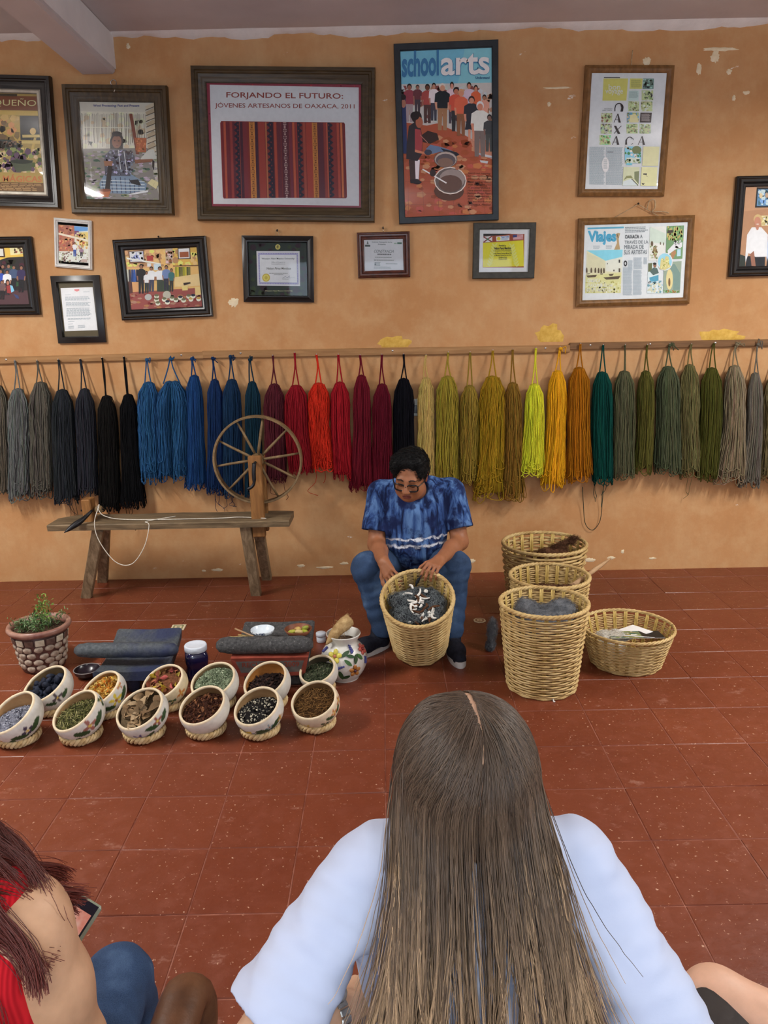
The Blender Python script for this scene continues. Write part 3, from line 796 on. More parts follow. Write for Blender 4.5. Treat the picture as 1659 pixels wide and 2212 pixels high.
st = [(0.0, .018, (120, 34, 40)), (.018, .018, (176, 84, 58)), (.036, .03, (110, 34, 46)), (.07, .018, (150, 60, 54)), (.09, .02, (96, 34, 48)), (.135, .012, (190, 96, 66)), (.15, .022, (70, 30, 48)), (.175, .03, (124, 44, 52)), (.225, .045, (206, 138, 66)), (.272, .022, (62, 28, 50)), (.3, .05, (158, 62, 50)), (.355, .012, (176, 110, 70)), (.4, .02, (60, 28, 46)), (.425, .02, (176, 76, 54)), (.45, .03, (104, 38, 50)), (.485, .06, (92, 32, 46)), (.55, .02, (120, 44, 62)), (.575, .018, (190, 92, 60)), (.6, .018, (150, 52, 46)), (.66, .02, (164, 74, 56)), (.685, .05, (168, 66, 50)), (.735, .042, (206, 138, 66)), (.78, .045, (96, 38, 52)), (.83, .02, (150, 58, 50)), (.85, .012, (188, 92, 64)), (.9, .03, (140, 48, 46)), (.935, .02, (182, 78, 58)), (.965, .016, (204, 120, 70)), (.982, .018, (120, 36, 40))]
def sx_(u, v): # along the textile
    return ((1-v)*(298+u*1032)+v*(318+u*1022), (1-v)*(508+u*10)+v*(1143-u*2))
for u0, du, c in st: P.poly([sx_(u0, 0.003), sx_(u0+du, 0.003), sx_(u0+du, .997), sx_(u0, .997)], c)
for u0, sgn in ((.125, -1), (.39, -1), (.615, 1), (.862, 1)):
    P.poly([sx_(u0, .003), sx_(u0+.02, .003), sx_(u0+.02, .997), sx_(u0, .997)], (40, 30, 50))
    for k in range(13):
        v0 = k/13.; P.poly([sx_(u0+(.02 if sgn > 0 else 0), v0+.005), sx_(u0+(.02 if sgn > 0 else 0)+sgn*.024, v0+.038), sx_(u0+(.02 if sgn > 0 else 0), v0+.072)], (40, 30, 50))
        q = sx_(u0+.01, v0+.038); P.ell(q[0], q[1], 4, 7, (150, 60, 54), 6)
for u0, c in ((.247, (120, 70, 34)), (.757, (120, 70, 34)), (.515, (206, 180, 170))):
    PP = []; FF = []
    for k in range(44):
        for j in (-1, 0, 1):
            v0 = (k+.5)/44.; q = sx_(u0+j*.010*(1 if k % 4 < 2 else .5), v0); i = len(PP); PP += [(q[0]-2.6, q[1]-4), (q[0]+2.6, q[1]-4), (q[0]+2.6, q[1]+4), (q[0]-2.6, q[1]+4)]; FF.append((i, i+1, i+2, i+3))
    P.put(PP, FF, c)
sheet(r, P)
# --- D: magazine cover, crowd watching a dyer
r, w, h = picture('tall slate black frame with a school arts magazine cover and a crowd photograph', [(849.6, 97.6), (1076, 87), (1076, 476.6), (863, 484)], zq((840, 80), .1853, [(120, 180), (1200, 112), (1218, 2065), (182, 2120)]), 'flat', 'frame_slate', 0.03)
Q = [(120, 180), (1200, 112), (1218, 2065), (182, 2120)]
P = Print(w, h, Q, 6); P.fill((190, 96, 62))
P.poly([(120, 180), (1200, 112), (1205, 530), (130, 566)], (134, 196, 226)).poly([(880, 130), (1200, 112), (1205, 530), (800, 540)], (150, 206, 232))
P.poly([(132, 566), (1205, 525), (1215, 1250), (900, 1180), (600, 1060), (150, 1000)], (216, 204, 196))
P.dabs(140, 570, 1210, 1000, 150, [(196, 150, 130), (226, 216, 208), (160, 96, 84), (232, 228, 226)], 30)
P.poly([(150, 1330), (390, 1050), (560, 1010), (900, 1150), (1215, 1330), (1218, 2065), (182, 2120)], (192, 98, 62))
P.dabs(170, 1150, 1210, 2070, 200, [(200, 106, 70), (180, 88, 58), (206, 124, 88), (170, 84, 60), (212, 140, 106)], 50, .6)
P.poly([(940, 1180), (1215, 1230), (1215, 1420), (1000, 1340)], (214, 150, 120)).poly([(1020, 1340), (1210, 1380), (1205, 1410), (1060, 1370)], (242, 228, 214)).poly([(1060, 1430), (1160, 1440), (1150, 1470), (1070, 1455)], (242, 228, 214))
for k in range(5): P.line([(170+k*9, 1420+k*135), (1210, 1400+k*140)], 4, (168, 84, 56))
for k in range(6): P.line([(220+k*170, 1700), (230+k*180, 2080)], 4, (168, 84, 56))
P.person(235, 560, 1000, (166, 70, 84), (180, 160, 160), (170, 110, 90), w=130).person(330, 570, 890, (120, 60, 66), (80, 66, 74), (170, 116, 96), w=100).person(445, 560, 1010, (184, 82, 74), (92, 60, 54), (176, 116, 92), w=130).person(520, 545, 980, (214, 206, 210), (60, 60, 72), (180, 130, 110), w=110).person(730, 530, 1010, (214, 190, 200), (70, 60, 70), (196, 140, 120), w=110)
P.person(930, 530, 1000, (196, 180, 196), (120, 90, 84), (190, 130, 106), w=120).person(1010, 560, 1010, (200, 96, 60), (140, 90, 70), (190, 130, 106), w=110)
P.person(620, 548, 1090, (28, 34, 40), (150, 112, 80), (196, 146, 120), (216, 206, 196), w=170).person(780, 590, 1100, (196, 82, 62), (46, 44, 48), (176, 112, 88), w=160).person(838, 610, 1150, (204, 100, 72), (128, 84, 56), (196, 136, 108), (196, 150, 110), w=150)
P.person(960, 690, 1210, (44, 46, 54), (40, 42, 50), (196, 136, 112), (60, 40, 36), w=170, skirt=True).person(1110, 670, 1060, (206, 150, 130), (190, 160, 150), w=110).person(1060, 750, 1390, (208, 212, 206), (112, 100, 96), (196, 130, 106), (232, 230, 226), w=200).person(1170, 900, 1330, (62, 64, 66), (70, 72, 70), (120, 90, 80), (40, 36, 36), w=130)
P.poly([(135, 690), (190, 700), (205, 1100), (210, 1370), (150, 1370)], (40, 52, 92)).ell(168, 790, 26, 50, (160, 110, 90)).ell(160, 715, 36, 34, (36, 26, 28))
P.poly([(230, 1440), (360, 1440), (350, 1680), (300, 1690), (250, 1690)], (60, 46, 44)).poly([(300, 1440), (358, 1440), (345, 1665), (310, 1665)], (206, 200, 206)).poly([(245, 1670), (330, 1660), (385, 1700), (350, 1720), (250, 1710)], (40, 32, 36))
P.poly([(230, 1050), (300, 1000), (370, 1080), (390, 1200), (385, 1370), (330, 1455), (200, 1430), (205, 1250)], (46, 40, 44)).poly([(300, 1080), (365, 1090), (390, 1200), (380, 1340), (300, 1320)], (150, 62, 66)).poly([(300, 1320), (420, 1350), (440, 1380), (300, 1350)], (186, 120, 92)).ell(320, 945, 60, 70, (40, 28, 28)).ell(350, 1005, 42, 66, (160, 96, 72)).ell(300, 930, 52, 50, (34, 24, 26))
P.poly([(380, 1150), (450, 1100), (560, 1130), (580, 1200), (480, 1250), (390, 1230)], (52, 36, 32)).poly([(430, 1310), (480, 1260), (620, 1290), (780, 1345), (820, 1370), (780, 1395), (600, 1340), (500, 1370)], (96, 116, 146)).poly([(600, 1300), (790, 1345), (820, 1370), (780, 1395), (640, 1340)], (34, 34, 44)).ell(455, 1350, 45, 32, (54, 58, 74)).line([(360, 1150), (450, 1240)], 9, (160, 110, 92))
P.ell(700, 1800, 175, 110, (80, 54, 44)).ell(660, 1430, 136, 96, (90, 86, 84)).ell(660, 1430, 128, 88, (170, 158, 150)).ell(660, 1440, 116, 76, (88, 80, 84)).ell(655, 1465, 92, 54, (120, 96, 84))
P.ell(715, 1675, 190, 160, (206, 196, 188)).ell(715, 1675, 178, 148, (96, 88, 86)).ell(735, 1660, 150, 118, (140, 128, 124)).ell(715, 1710, 140, 100, (92, 70, 62)).line([(390, 1548), (670, 1705)], 15, (232, 226, 220)).ell(795, 1525, 24, 26, (150, 96, 72)).ell(510, 1590, 36, 42, (52, 40, 40))
P.text('school', 148, 185, 576, 490, (56, 112, 158), 0.03, rot=(0, -28)).text('arts', 594, 205, 1172, 465, (70, 128, 166), 0.045, rot=(0, -26)).text('arts', 600, 210, 1168, 460, (236, 240, 238), 0.022, rot=(0, -26)).text('Understand', 1005, 462, 1168, 490, (40, 74, 120), 0.02, rot=(0, -4))
for k, s_ in enumerate(['Search out meaning-', 'ful opportunities for', 'professional develop-', 'ment such as these', 'that immerse you', 'in another culture.', 'Here master weaver', 'Nelson Pérez Men-', 'doza demonstrates', 'dyeing yarn in a', 'felt art workshop', 'in Oaxaca, Mexico']):
    P.text(s_, 920, 1575+k*33, 1190, 1600+k*33, (70, 40, 30), 0.0, 0.3)
sheet(r, P, 0.012)
# --- E: newspaper page
r, w, h = picture('tall oak frame with a newspaper page of green photographs spelling a place name', [(1264, 142), (1457.4, 141.3), (1432.6, 423.8), (1248, 424.8)], zq((1235, 120), .14165, [(290, 258), (1460, 255), (1315, 2040), (188, 2055)]), 'bevel', 'frame_oak', 0.028)
Q = [(290, 258), (1460, 255), (1315, 2040), (188, 2055)]
P = Print(w, h, Q, 7); P.fill((212, 224, 232))
P.rect(488, 330, 735, 343, (60, 60, 60)).poly([(482, 352), (858, 350), (832, 688), (465, 690)], (206, 200, 112)).text('bon', 560, 440, 740, 520, (232, 234, 210), 0.01).text('voyage', 510, 525, 780, 610, (232, 234, 210), 0.01)
P.poly([(888, 350), (1080, 350), (1068, 508), (880, 508)], (206, 202, 118)).lines(905, 370, 1060, 490, 9, (150, 150, 90)).poly([(1088, 350), (1252, 350), (1245, 508), (1078, 508)], (120, 150, 140)).dabs(1090, 360, 1240, 500, 40, [(60, 80, 80), (200, 216, 212), (90, 110, 100)], 18)
P.poly([(868, 535), (1025, 535), (1015, 690), (858, 690)], (196, 212, 206)).lines(875, 545, 1015, 650, 8, (140, 160, 156))
def ph(x0, y0, x1, y1, cols, n=44, sz=16, base=None):
    P.rect(x0, y0, x1, y1, base or cols[0]); P.dabs(x0, y0, x1, y1, n, cols, sz)
gr = [(190, 200, 150), (226, 230, 206), (126, 136, 90), (168, 176, 130)]
for b in ((1065, 530, 1240, 682), (860, 700, 1025, 850), (1055, 700, 1228, 850), (445, 880, 615, 1025), (437, 1045, 606, 1195), (420, 1220, 592, 1365), (833, 1045, 1003, 1190), (1030, 1045, 1200, 1190)): ph(*b, gr)
ph(840, 872, 1018, 1022, [(196, 190, 130), (220, 214, 160), (150, 140, 90)], base=(90, 156, 186)); P.poly([(868, 1022), (885, 915), (960, 885), (1000, 930), (1012, 1022)], (214, 206, 160))
P.poly([(1045, 872), (1218, 872), (1205, 1022), (1035, 1022)], (52, 38, 36)).lines(1060, 895, 1195, 1005, 9, (190, 180, 176))
P.text('RECORRIDO', 495, 808, 615, 825, (110, 110, 110)).text('PARA TURISTA', 465, 832, 612, 850, (110, 110, 110))
bk = (42, 32, 32)
def thickA(x0, y0, x1, y1): P.poly([(x0+(x1-x0)*.52, y0), (x0+(x1-x0)*.66, y0), (x1, y1), (x0+(x1-x0)*.68, y1)], bk).line([(x0+(x1-x0)*.56, y0+6), (x0+4, y1)], 9, bk).line([(x0+(x1-x0)*.25, y0+(y1-y0)*.68), (x0+(x1-x0)*.72, y0+(y1-y0)*.68)], 7, bk)
thickA(637, 890, 745, 1025); thickA(612, 1232, 722, 1365); thickA(1005, 1230, 1115, 1362)
P.poly([(640, 1075), (675, 1075), (738, 1197), (700, 1197)], bk).line([(752, 1076), (640, 1195)], 9, bk)
a = np.linspace(math.pi, 2*math.pi, 14); P.line([(655, 855), (656, 800)]+[(720+60*math.cos(k), 795+62*math.sin(k)) for k in a]+[(778, 800), (772, 855)], 14, bk).poly([(735, 738), (775, 760), (788, 800), (772, 858), (738, 858), (752, 800)], bk)
P.line([(830, 1362), (832, 1310)]+[(882+52*math.cos(k), 1305+60*math.sin(k)) for k in np.linspace(math.pi, 1.8*math.pi, 10)], 12, bk).poly([(812, 1362), (818, 1290), (845, 1255), (838, 1310), (842, 1362)], bk).line([(932, 1262), (934, 1290)], 7, bk).line([(905, 1362), (930, 1335)], 6, bk)
P.lines(265, 1400, 505, 1975, 46, (150, 166, 172), .1, .5).lines(520, 1400, 785, 1975, 46, (150, 166, 172), .1, .5).ell(510, 1670, 55, 115, (212, 224, 232)).lines(480, 1590, 540, 1740, 10, (130, 146, 150)).rect(538, 1472, 632, 1482, (90, 96, 100))
ph(805, 1388, 1052, 1645, [(150, 164, 140), (200, 214, 196), (96, 110, 80)], 50, 20, (130, 190, 212)); P.ell(985, 1440, 72, 60, (110, 122, 84)).rect(830, 1640, 915, 1672, (110, 186, 204)).rect(830, 1560, 1030, 1640, (196, 208, 196)).dabs(810, 1580, 1030, 1645, 26, [(90, 104, 76), (150, 160, 120)], 14)
P.poly([(1088, 1388), (1332, 1388), (1310, 1680), (1068, 1680)], (206, 208, 164)).poly([(1060, 1700), (1300, 1700), (1285, 1985), (1045, 1985)], (208, 210, 160)).rect(1085, 1795, 1142, 1815, (40, 36, 34)).line([(1120, 1815), (1148, 1845)], 5, (60, 56, 50)).poly([(1060, 1935), (1085, 1950), (1105, 1935), (1095, 1965), (1070, 1965)], (40, 36, 34))
P.poly([(785, 1700), (1030, 1700), (1010, 1985), (770, 1985)], (196, 204, 170)).poly([(785, 1900), (830, 1835), (900, 1830), (950, 1900), (920, 1870), (840, 1870)], (130, 136, 90)).line([(905, 1880), (1005, 1980)], 16, (60, 62, 54)).poly([(950, 1770), (1025, 1760), (1015, 1960), (950, 1880)], (120, 130, 96)).poly([(780, 1920), (900, 1880), (1000, 1980), (775, 1985)], (200, 220, 226))
sheet(r, P, 0.010)
MB().add(*tube([(0.01, -.01, h/2+.03), (0.008, -.012, h/2+.07), (0.012, -.004, h/2+.115)], .003, 6)).build('hanging_cord', 'string_tan', r)
# --- F: travel spread
r, w, h = picture('wide oak frame with a blue titled travel magazine spread, hung on a string', [(1249, 473), (1501.4, 464), (1487, 655.5), (1243.6, 663.8)], zq((1235, 440), .16576, [(158, 270), (1522, 228), (1460, 1225), (128, 1268)]), 'bevel', 'frame_oak', 0.028)
Q = [(158, 270), (1522, 228), (1460, 1225), (128, 1268)]
P = Print(w, h, Q, 8); P.fill((210, 222, 234))
P.poly([(205, 312), (680, 296), (680, 318), (205, 334)], (86, 160, 186)).text('Viajes', 208, 352, 582, 545, (74, 160, 190), 0.05, rot=(0, -8)).lines(280, 545, 370, 590, 4, (150, 160, 166)).lines(445, 540, 530, 590, 4, (150, 160, 166)).poly([(575, 392), (600, 380), (632, 385), (612, 450), (620, 530), (632, 595), (552, 600), (590, 510)], (176, 150, 110)).line([(590, 395), (608, 450)], 8, (80, 60, 44))
P.poly([(195, 608), (665, 598), (640, 1160), (175, 1166)], (212, 208, 176)).poly([(195, 608), (665, 598), (660, 690), (440, 742)], (136, 200, 220)).poly([(195, 635), (440, 742), (440, 880), (188, 880)], (206, 202, 172)).poly([(440, 742), (660, 690), (650, 890), (440, 880)], (222, 220, 200))
for x, y in ((195, 865), (255, 865), (308, 865), (350, 868), (385, 870), (420, 868)): P.ell(x, y, 11, 34, (92, 76, 56)).rect(x-11, y, x+11, y+34, (92, 76, 56))
P.rect(612, 728, 632, 768, (60, 56, 50)).rect(612, 840, 632, 890, (84, 74, 60)).ell(465, 780, 5, 10, (80, 70, 60)).ell(550, 868, 9, 12, (70, 60, 50))
P.poly([(180, 930), (640, 900), (640, 1160), (175, 1166)], (206, 204, 150)).dabs(180, 1000, 640, 1160, 120, [(190, 188, 110), (222, 220, 180), (170, 168, 100), (214, 212, 160)], 14)
for q in ([(188, 935), (330, 925), (310, 955), (210, 962)], [(410, 960), (635, 940), (610, 980), (450, 988)], [(480, 918), (550, 910), (530, 938), (495, 940)], [(365, 908), (410, 908), (400, 922), (375, 922)], [(188, 910), (245, 906), (225, 918), (190, 920)]): P.poly(q, (92, 78, 60))
P.text('OAXACA', 205, 975, 372, 1025, (236, 238, 226), 0.01).text('TRAS LAS HUELLAS', 200, 1040, 530, 1085, (236, 238, 226)).text('DE SUS ARTISTAS', 195, 1100, 500, 1145, (236, 238, 226))
P.lines(695, 305, 1000, 385, 4, (110, 120, 126), .2, .4, -8)
P.text('OAXACA', 694, 405, 878, 455, (40, 44, 48), 0.02, rot=(0, -4)).text('A', 892, 402, 922, 448, (90, 98, 104)).text('TRAVÉS DE LA', 690, 470, 996, 522, (90, 98, 104), rot=(0, -6)).text('MIRADA DE', 686, 538, 938, 590, (90, 98, 104), rot=(0, -5)).text('SUS ARTISTAS', 683, 605, 980, 660, (90, 98, 104), rot=(0, -6)).text('O', 678, 738, 722, 815, (30, 32, 36), 0.05)
P.lines(735, 735, 795, 880, 15, (160, 172, 180), .1, .5).lines(668, 830, 790, 1195, 36, (160, 172, 180), .1, .5).lines(805, 700, 920, 850, 15, (160, 172, 180), .1, .5).lines(800, 860, 915, 1190, 34, (160, 172, 180), .1, .5).lines(935, 700, 985, 790, 9, (160, 172, 180), .1, .5)
P.poly([(1020, 298), (1232, 290), (1215, 735), (1000, 742)], (214, 222, 206)).poly([(1020, 300), (1228, 390), (1222, 520), (1012, 500)], (198, 208, 196)).ell(1045, 520, 17, 36, (104, 86, 62)).ell(1155, 515, 8, 20, (110, 100, 80)).ell(1195, 522, 7, 22, (110, 100, 80)).poly([(1060, 560), (1095, 540), (1115, 640), (1085, 720), (1060, 640)], (156, 134, 96)).dabs(1020, 540, 1120, 720, 24, [(186, 178, 136), (140, 120, 86)], 13)
P.poly([(1240, 290), (1462, 282), (1440, 715), (1222, 722)], (118, 152, 110)).dabs(1235, 290, 1455, 480, 70, [(90, 130, 84), (150, 176, 130), (170, 186, 150)], 14, 2.2).poly([(1245, 345), (1320, 340), (1325, 375), (1245, 385)], (66, 54, 44)).poly([(1245, 610), (1330, 520), (1440, 500), (1435, 560), (1340, 600), (1260, 660)], (220, 228, 226)).poly([(1290, 640), (1345, 600), (1360, 640), (1320, 715), (1300, 715)], (176, 132, 92)).poly([(1375, 590), (1420, 590), (1418, 680), (1368, 684)], (180, 206, 216)).dabs(1320, 470, 1420, 580, 20, [(60, 60, 52), (220, 226, 224)], 14)
P.poly([(998, 768), (1130, 762), (1120, 1000), (1190, 1050), (1185, 1165), (980, 1165)], (204, 224, 222)).poly([(998, 775), (1050, 770), (1040, 880), (995, 885)], (110, 116, 80)).poly([(1015, 880), (1060, 830), (1110, 835), (1135, 900), (1060, 930)], (92, 112, 108)).ell(1082, 800, 22, 32, (150, 110, 86)).ell(1080, 780, 24, 16, (40, 36, 32)).poly([(1010, 960), (1130, 925), (1130, 1000), (1020, 1020)], (90, 160, 182)).dabs(985, 1000, 1185, 1160, 50, [(214, 232, 230), (110, 160, 150), (180, 206, 190)], 17)
P.poly([(1200, 760), (1430, 745), (1408, 1158), (1190, 1162)], (140, 158, 140)).poly([(1250, 800), (1340, 780), (1410, 900), (1408, 1120), (1320, 1120), (1320, 900)], (112, 140, 132)).ell(1272, 985, 44, 135, (206, 196, 140)).ell(1270, 1020, 14, 56, (110, 84, 56)).dabs(1195, 1120, 1400, 1158, 20, [(150, 110, 70), (110, 120, 90)], 12)
P.ell(1212, 752, 102, 118, (226, 232, 226)).ell(1212, 752, 92, 108, (140, 196, 216)).poly([(1145, 850), (1160, 720), (1190, 700), (1200, 740), (1225, 680), (1260, 690), (1268, 780), (1290, 820), (1215, 862)], (196, 190, 130)).dabs(1160, 720, 1270, 840, 20, [(170, 160, 100), (216, 210, 160)], 13)
sheet(r, P, 0.010)
s_ = MB(); s_.add(*tube([(-.16, -.006, h/2+.02), (0.005, -.016, h/2+.105), (.16, -.006, h/2+.02)], .0025, 5)); s_.add(*tube(smooth_path([(.06, -.014, h/2+.078), (.07, -.018, h/2+.12), (.10, -.02, h/2+.125), (.105, -.02, h/2+.08), (.09, -.018, h/2+.06), (.15, -.016, h/2+.06), (.19, -.02, h/2+.05)], 28), .0035, 6)); s_.build('hanging_string', 'string_tan', r)
MB().add(*ellipsoid((.005, -.016, h/2+.108), (.006, .014, .006), seg=8, rings=6)).build('nail', 'steel_dark', r)
# --- G: cut at the right edge
r, w, h = picture('black moulded frame with a photograph of people in white shirts, at the right edge', [(1592, 383), (1790, 376), (1772, 596), (1571, 596)], [(1611.4, 404.6), (1770, 399), (1753, 577), (1592.8, 576)], 'bead', 'frame_black', 0.04)
Q = [(455, 395), (1860, 345), (1710, 1920), (290, 1910)]
P = Print(w, h, Q, 9); P.fill((176, 134, 100)); P.poly([(455, 395), (1860, 345), (1800, 700), (420, 850)], (188, 146, 110))
P.poly([(668, 410), (1300, 400), (1290, 770), (628, 780)], (22, 22, 26)).poly([(690, 445), (1270, 435), (1262, 745), (660, 750)], (96, 140, 176)).dabs(690, 450, 1250, 740, 60, [(70, 110, 150), (150, 186, 206), (40, 60, 84), (190, 206, 210)], 40).ell(740, 560, 32, 50, (214, 190, 150)).ell(850, 550, 32, 50, (190, 160, 130))
P.rect(745, 930, 1200, 1120, (214, 206, 160)).dabs(750, 940, 1190, 1110, 40, [(120, 120, 96), (206, 190, 120), (226, 222, 200)], 30)
P.poly([(335, 1660), (430, 1700), (420, 1910), (290, 1910)], (44, 52, 44))
def big(x, shirt, hair, yh):
    P.poly([(x-220, yh+740), (x+120, yh+740), (x+110, 1925), (x-260, 1925)], (32, 36, 42)).poly([(x-120, yh+190), (x+60, yh+190), (x+180, yh+330), (x+160, yh+760), (x-60, yh+760), (x-190, yh+680), (x-250, yh+860), (x-255, yh+760), (x-210, yh+330)], shirt)
    P.poly([(x-160, yh+700), (x-90, yh+640), (x-60, yh+940), (x-140, yh+930)], (150, 104, 84)).ell(x, yh+40, 85, 95, hair).ell(x-10, yh+85, 62, 95, (186, 132, 108)).poly([(x-60, yh+160), (x+20, yh+170), (x, yh+240), (x-30, yh+240)], (180, 126, 104)).ell(x-10, yh+130, 26, 8, (230, 210, 200))
big(1080, (170, 190, 226), (60, 44, 36), 960); big(680, (214, 226, 244), (196, 172, 120), 960); big(1500, (206, 214, 226), (40, 32, 30), 930)
sheet(r, P, 0.012)
# --- H: constancia
r, w, h = picture('small mahogany frame with a pale certificate, hung by a nail under the tall slate frame', [(771, 503.5), (884.8, 499.3), (886.5, 598.6), (773.6, 601)], zq((760, 480), .24714, [(100, 148), (455, 135), (460, 415), (110, 428)]), 'bead', 'frame_mahogany', 0.028)
Q = [(100, 148), (455, 135), (460, 415), (110, 428)]
P = Print(w, h, Q, 10); P.fill((212, 222, 214)).text('Instituto Oaxaqueño de las', 178, 165, 355, 180, (70, 90, 84), 0.01).text('Artesanías', 230, 184, 298, 196, (70, 90, 84), 0.01).text('CONSTANCIA', 196, 238, 372, 262, (96, 104, 100), 0.0, 0.3).lines(225, 272, 350, 284, 1, (110, 110, 110), 0, .8).lines(205, 300, 352, 308, 1, (130, 136, 130), 0, .7).lines(195, 324, 370, 333, 1, (130, 136, 130), 0, .7).lines(200, 345, 255, 380, 3, (110, 120, 116)).lines(300, 355, 402, 362, 1, (130, 136, 130), 0, .7).lines(195, 385, 350, 405, 2, (150, 156, 150))
P.poly([(115, 195), (162, 195), (162, 212), (115, 212)], (90, 100, 94)).poly([(130, 190), (138, 160), (148, 190)], (100, 108, 100)).rect(400, 172, 440, 186, (70, 110, 90)).rect(372, 176, 396, 186, (150, 170, 150)).poly([(200, 372), (206, 345), (214, 372)], (70, 80, 76))
sheet(r, P, 0.010); MB().add(*tube([(0, -.004, h/2+.03), (0, -.012, h/2+.058)], .002, 5)).build('hanging_wire', 'steel_bright', r); MB().add(*ellipsoid((0, -.01, h/2+.062), (.005, .012, .008), seg=8, rings=6)).build('nail', 'steel_dark', r)
# --- I: yellow award
r, w, h = picture('charcoal frame with a silver liner round a bright yellow award with flags', [(1023, 482), (1157.4, 481), (1153, 601), (1020, 603)], zq((760, 480), .24714, [(1110, 68), (1562, 58), (1550, 440), (1103, 450)]), 'flat', 'frame_charcoal', 0.028, 'liner_silver', lw=0.008)
Q = [(1110, 68), (1562, 58), (1550, 440), (1103, 450)]
P = Print(w, h, Q, 11); P.fill((222, 226, 226)).poly([(1150, 112), (1512, 105), (1508, 395), (1145, 400)], (150, 70, 44)).poly([(1150, 108), (1400, 105), (1330, 118), (1150, 130)], (36, 30, 28))
P.poly([(1146, 188), (1503, 160), (1508, 385), (1148, 398)], (220, 206, 44)).poly([(1150, 135), (1228, 125), (1228, 178), (1150, 184)], (224, 224, 220)).line([(1152, 136), (1226, 178)], 10, (130, 50, 44)).line([(1226, 128), (1152, 182)], 10, (130, 50, 44)).ell(1188, 156, 11, 9, (70, 110, 80))
P.poly([(1262, 132), (1380, 120), (1380, 162), (1265, 172)], (228, 230, 226)).ell(1285, 150, 16, 16, (220, 196, 60)).text('Western Folklife', 1306, 128, 1374, 142, (40, 100, 170), 0.03, rot=(0, -4)).lines(1308, 144, 1372, 160, 2, (90, 140, 180))
P.poly([(1410, 116), (1500, 108), (1500, 152), (1412, 160)], (222, 196, 196))
for k in range(4): P.poly([(1411, 120+k*11), (1500, 112+k*11), (1500, 117+k*11), (1411, 125+k*11)], (176, 70, 74))
P.poly([(1410, 116), (1446, 113), (1446, 134), (1411, 138)], (56, 64, 120))
for sx in (-1, 1):
    for k in range(8):
        x = 1325+sx*(120-k*6); y = 375-k*24; P.ell(x+sx*8, y, 20, 8, (232, 222, 120), 10, rot=-sx*0.9).ell(x-sx*14, y-6, 18, 7, (230, 220, 110), 10, rot=sx*0.8)
dk = (60, 50, 30)
P.text('Awarded to', 1285, 200, 1350, 216, dk, 0.02).text('Nelson Perez Mendoza', 1245, 222, 1395, 245, dk, 0.03, rot=(0, -4)).text('In Recognition of Your Participation', 1240, 250, 1400, 264, dk, 0.01, rot=(0, -4)).text('in the Weavers Summer Market 2012', 1240, 270, 1402, 284, dk, 0.01, rot=(0, -4)).text('at Museum School for the Arts', 1248, 288, 1392, 301, dk, 0.01, rot=(0, -4)).text('Old Market Street', 1285, 306, 1358, 318, dk, 0.01, rot=(0, -3)).text('October 8, 2012', 1285, 322, 1360, 334, dk, 0.01, rot=(0, -3))
sheet(r, P, 0.010)
# --- J: diploma
r, w, h = picture('dark cherry frame with a university diploma on a deep green mount', [(522, 508.6), (676, 510.3), (679, 654), (527, 651.8)], zq((510, 480), .11453, [(215, 365), (1340, 380), (1355, 1400), (250, 1390)]), 'rise', 'frame_black', 0.032, 'liner_gold', lw=0.004)
Q = [(215, 365), (1340, 380), (1355, 1400), (250, 1390)]
P = Print(w, h, Q, 12); P.fill((26, 44, 34)).dabs(230, 400, 1340, 1390, 60, [(30, 52, 40), (24, 40, 32)], 60)
P.ell(783, 465, 48, 50, (206, 196, 110)).ell(783, 465, 36, 38, (176, 166, 84)).text('F', 768, 440, 800, 490, (70, 66, 40), 0.03)
P.poly([(380, 540), (1195, 545), (1205, 1205), (400, 1195)], (226, 230, 224)).poly([(412, 575), (1162, 580), (1175, 1172), (430, 1165)], (150, 146, 190))
for k in range(24): P.ell(430+k*32, 592, 9, 9, (200, 198, 222), 6).ell(445+k*31, 1160, 9, 9, (200, 198, 222), 6)
for k in range(18): P.ell(428+k*.8, 610+k*31, 8, 8, (200, 198, 222), 6).ell(1150+k*.8, 610+k*31, 8, 8, (200, 198, 222), 6)
P.poly([(440, 610), (1140, 612), (1150, 1140), (455, 1135)], (212, 222, 216))
gk = (70, 78, 74)
P.text('Western New Mexico University', 480, 670, 1100, 712, gk, 0.01).text('Office of Program in', 665, 745, 922, 768, gk).text('Continuing Education to', 665, 778, 925, 800, gk).text('Nelson Pérez Mendoza', 575, 850, 1032, 892, (90, 90, 80), 0.01, 0.2).lines(625, 958, 975, 972, 1, (130, 136, 130), 0, .7).lines(715, 986, 890, 998, 1, (130, 136, 130), 0, .7)
P.ell(565, 1045, 74, 78, (196, 176, 70)).ell(565, 1045, 56, 60, (220, 204, 110)).ell(565, 1045, 30, 34, (196, 180, 80)).line([(870, 1060), (930, 1020), (960, 1050), (1010, 1010), (1000, 1045)], 6, (110, 116, 130)).line([(880, 1058), (1100, 1052)], 4, (140, 146, 150)).lines(870, 1075, 990, 1086, 1, (150, 156, 150), 0, .7)
P.text('Western New Mexico University', 545, 1282, 1062, 1312, (206, 206, 160), 0.005)
sheet(r, P, 0.010)
MB().add(*tube(smooth_path([(-.006, -.005, h/2+.02), (-.008, -.014, h/2+.062), (.004, -.016, h/2+.066), (.012, -.005, h/2+.02)], 14), .002, 5)).build('hanging_cord', 'string_tan', r); MB().add(*ellipsoid((0, -.012, h/2+.066), (.006, .012, .007), seg=8, rings=6)).build('nail', 'steel_dark', r)
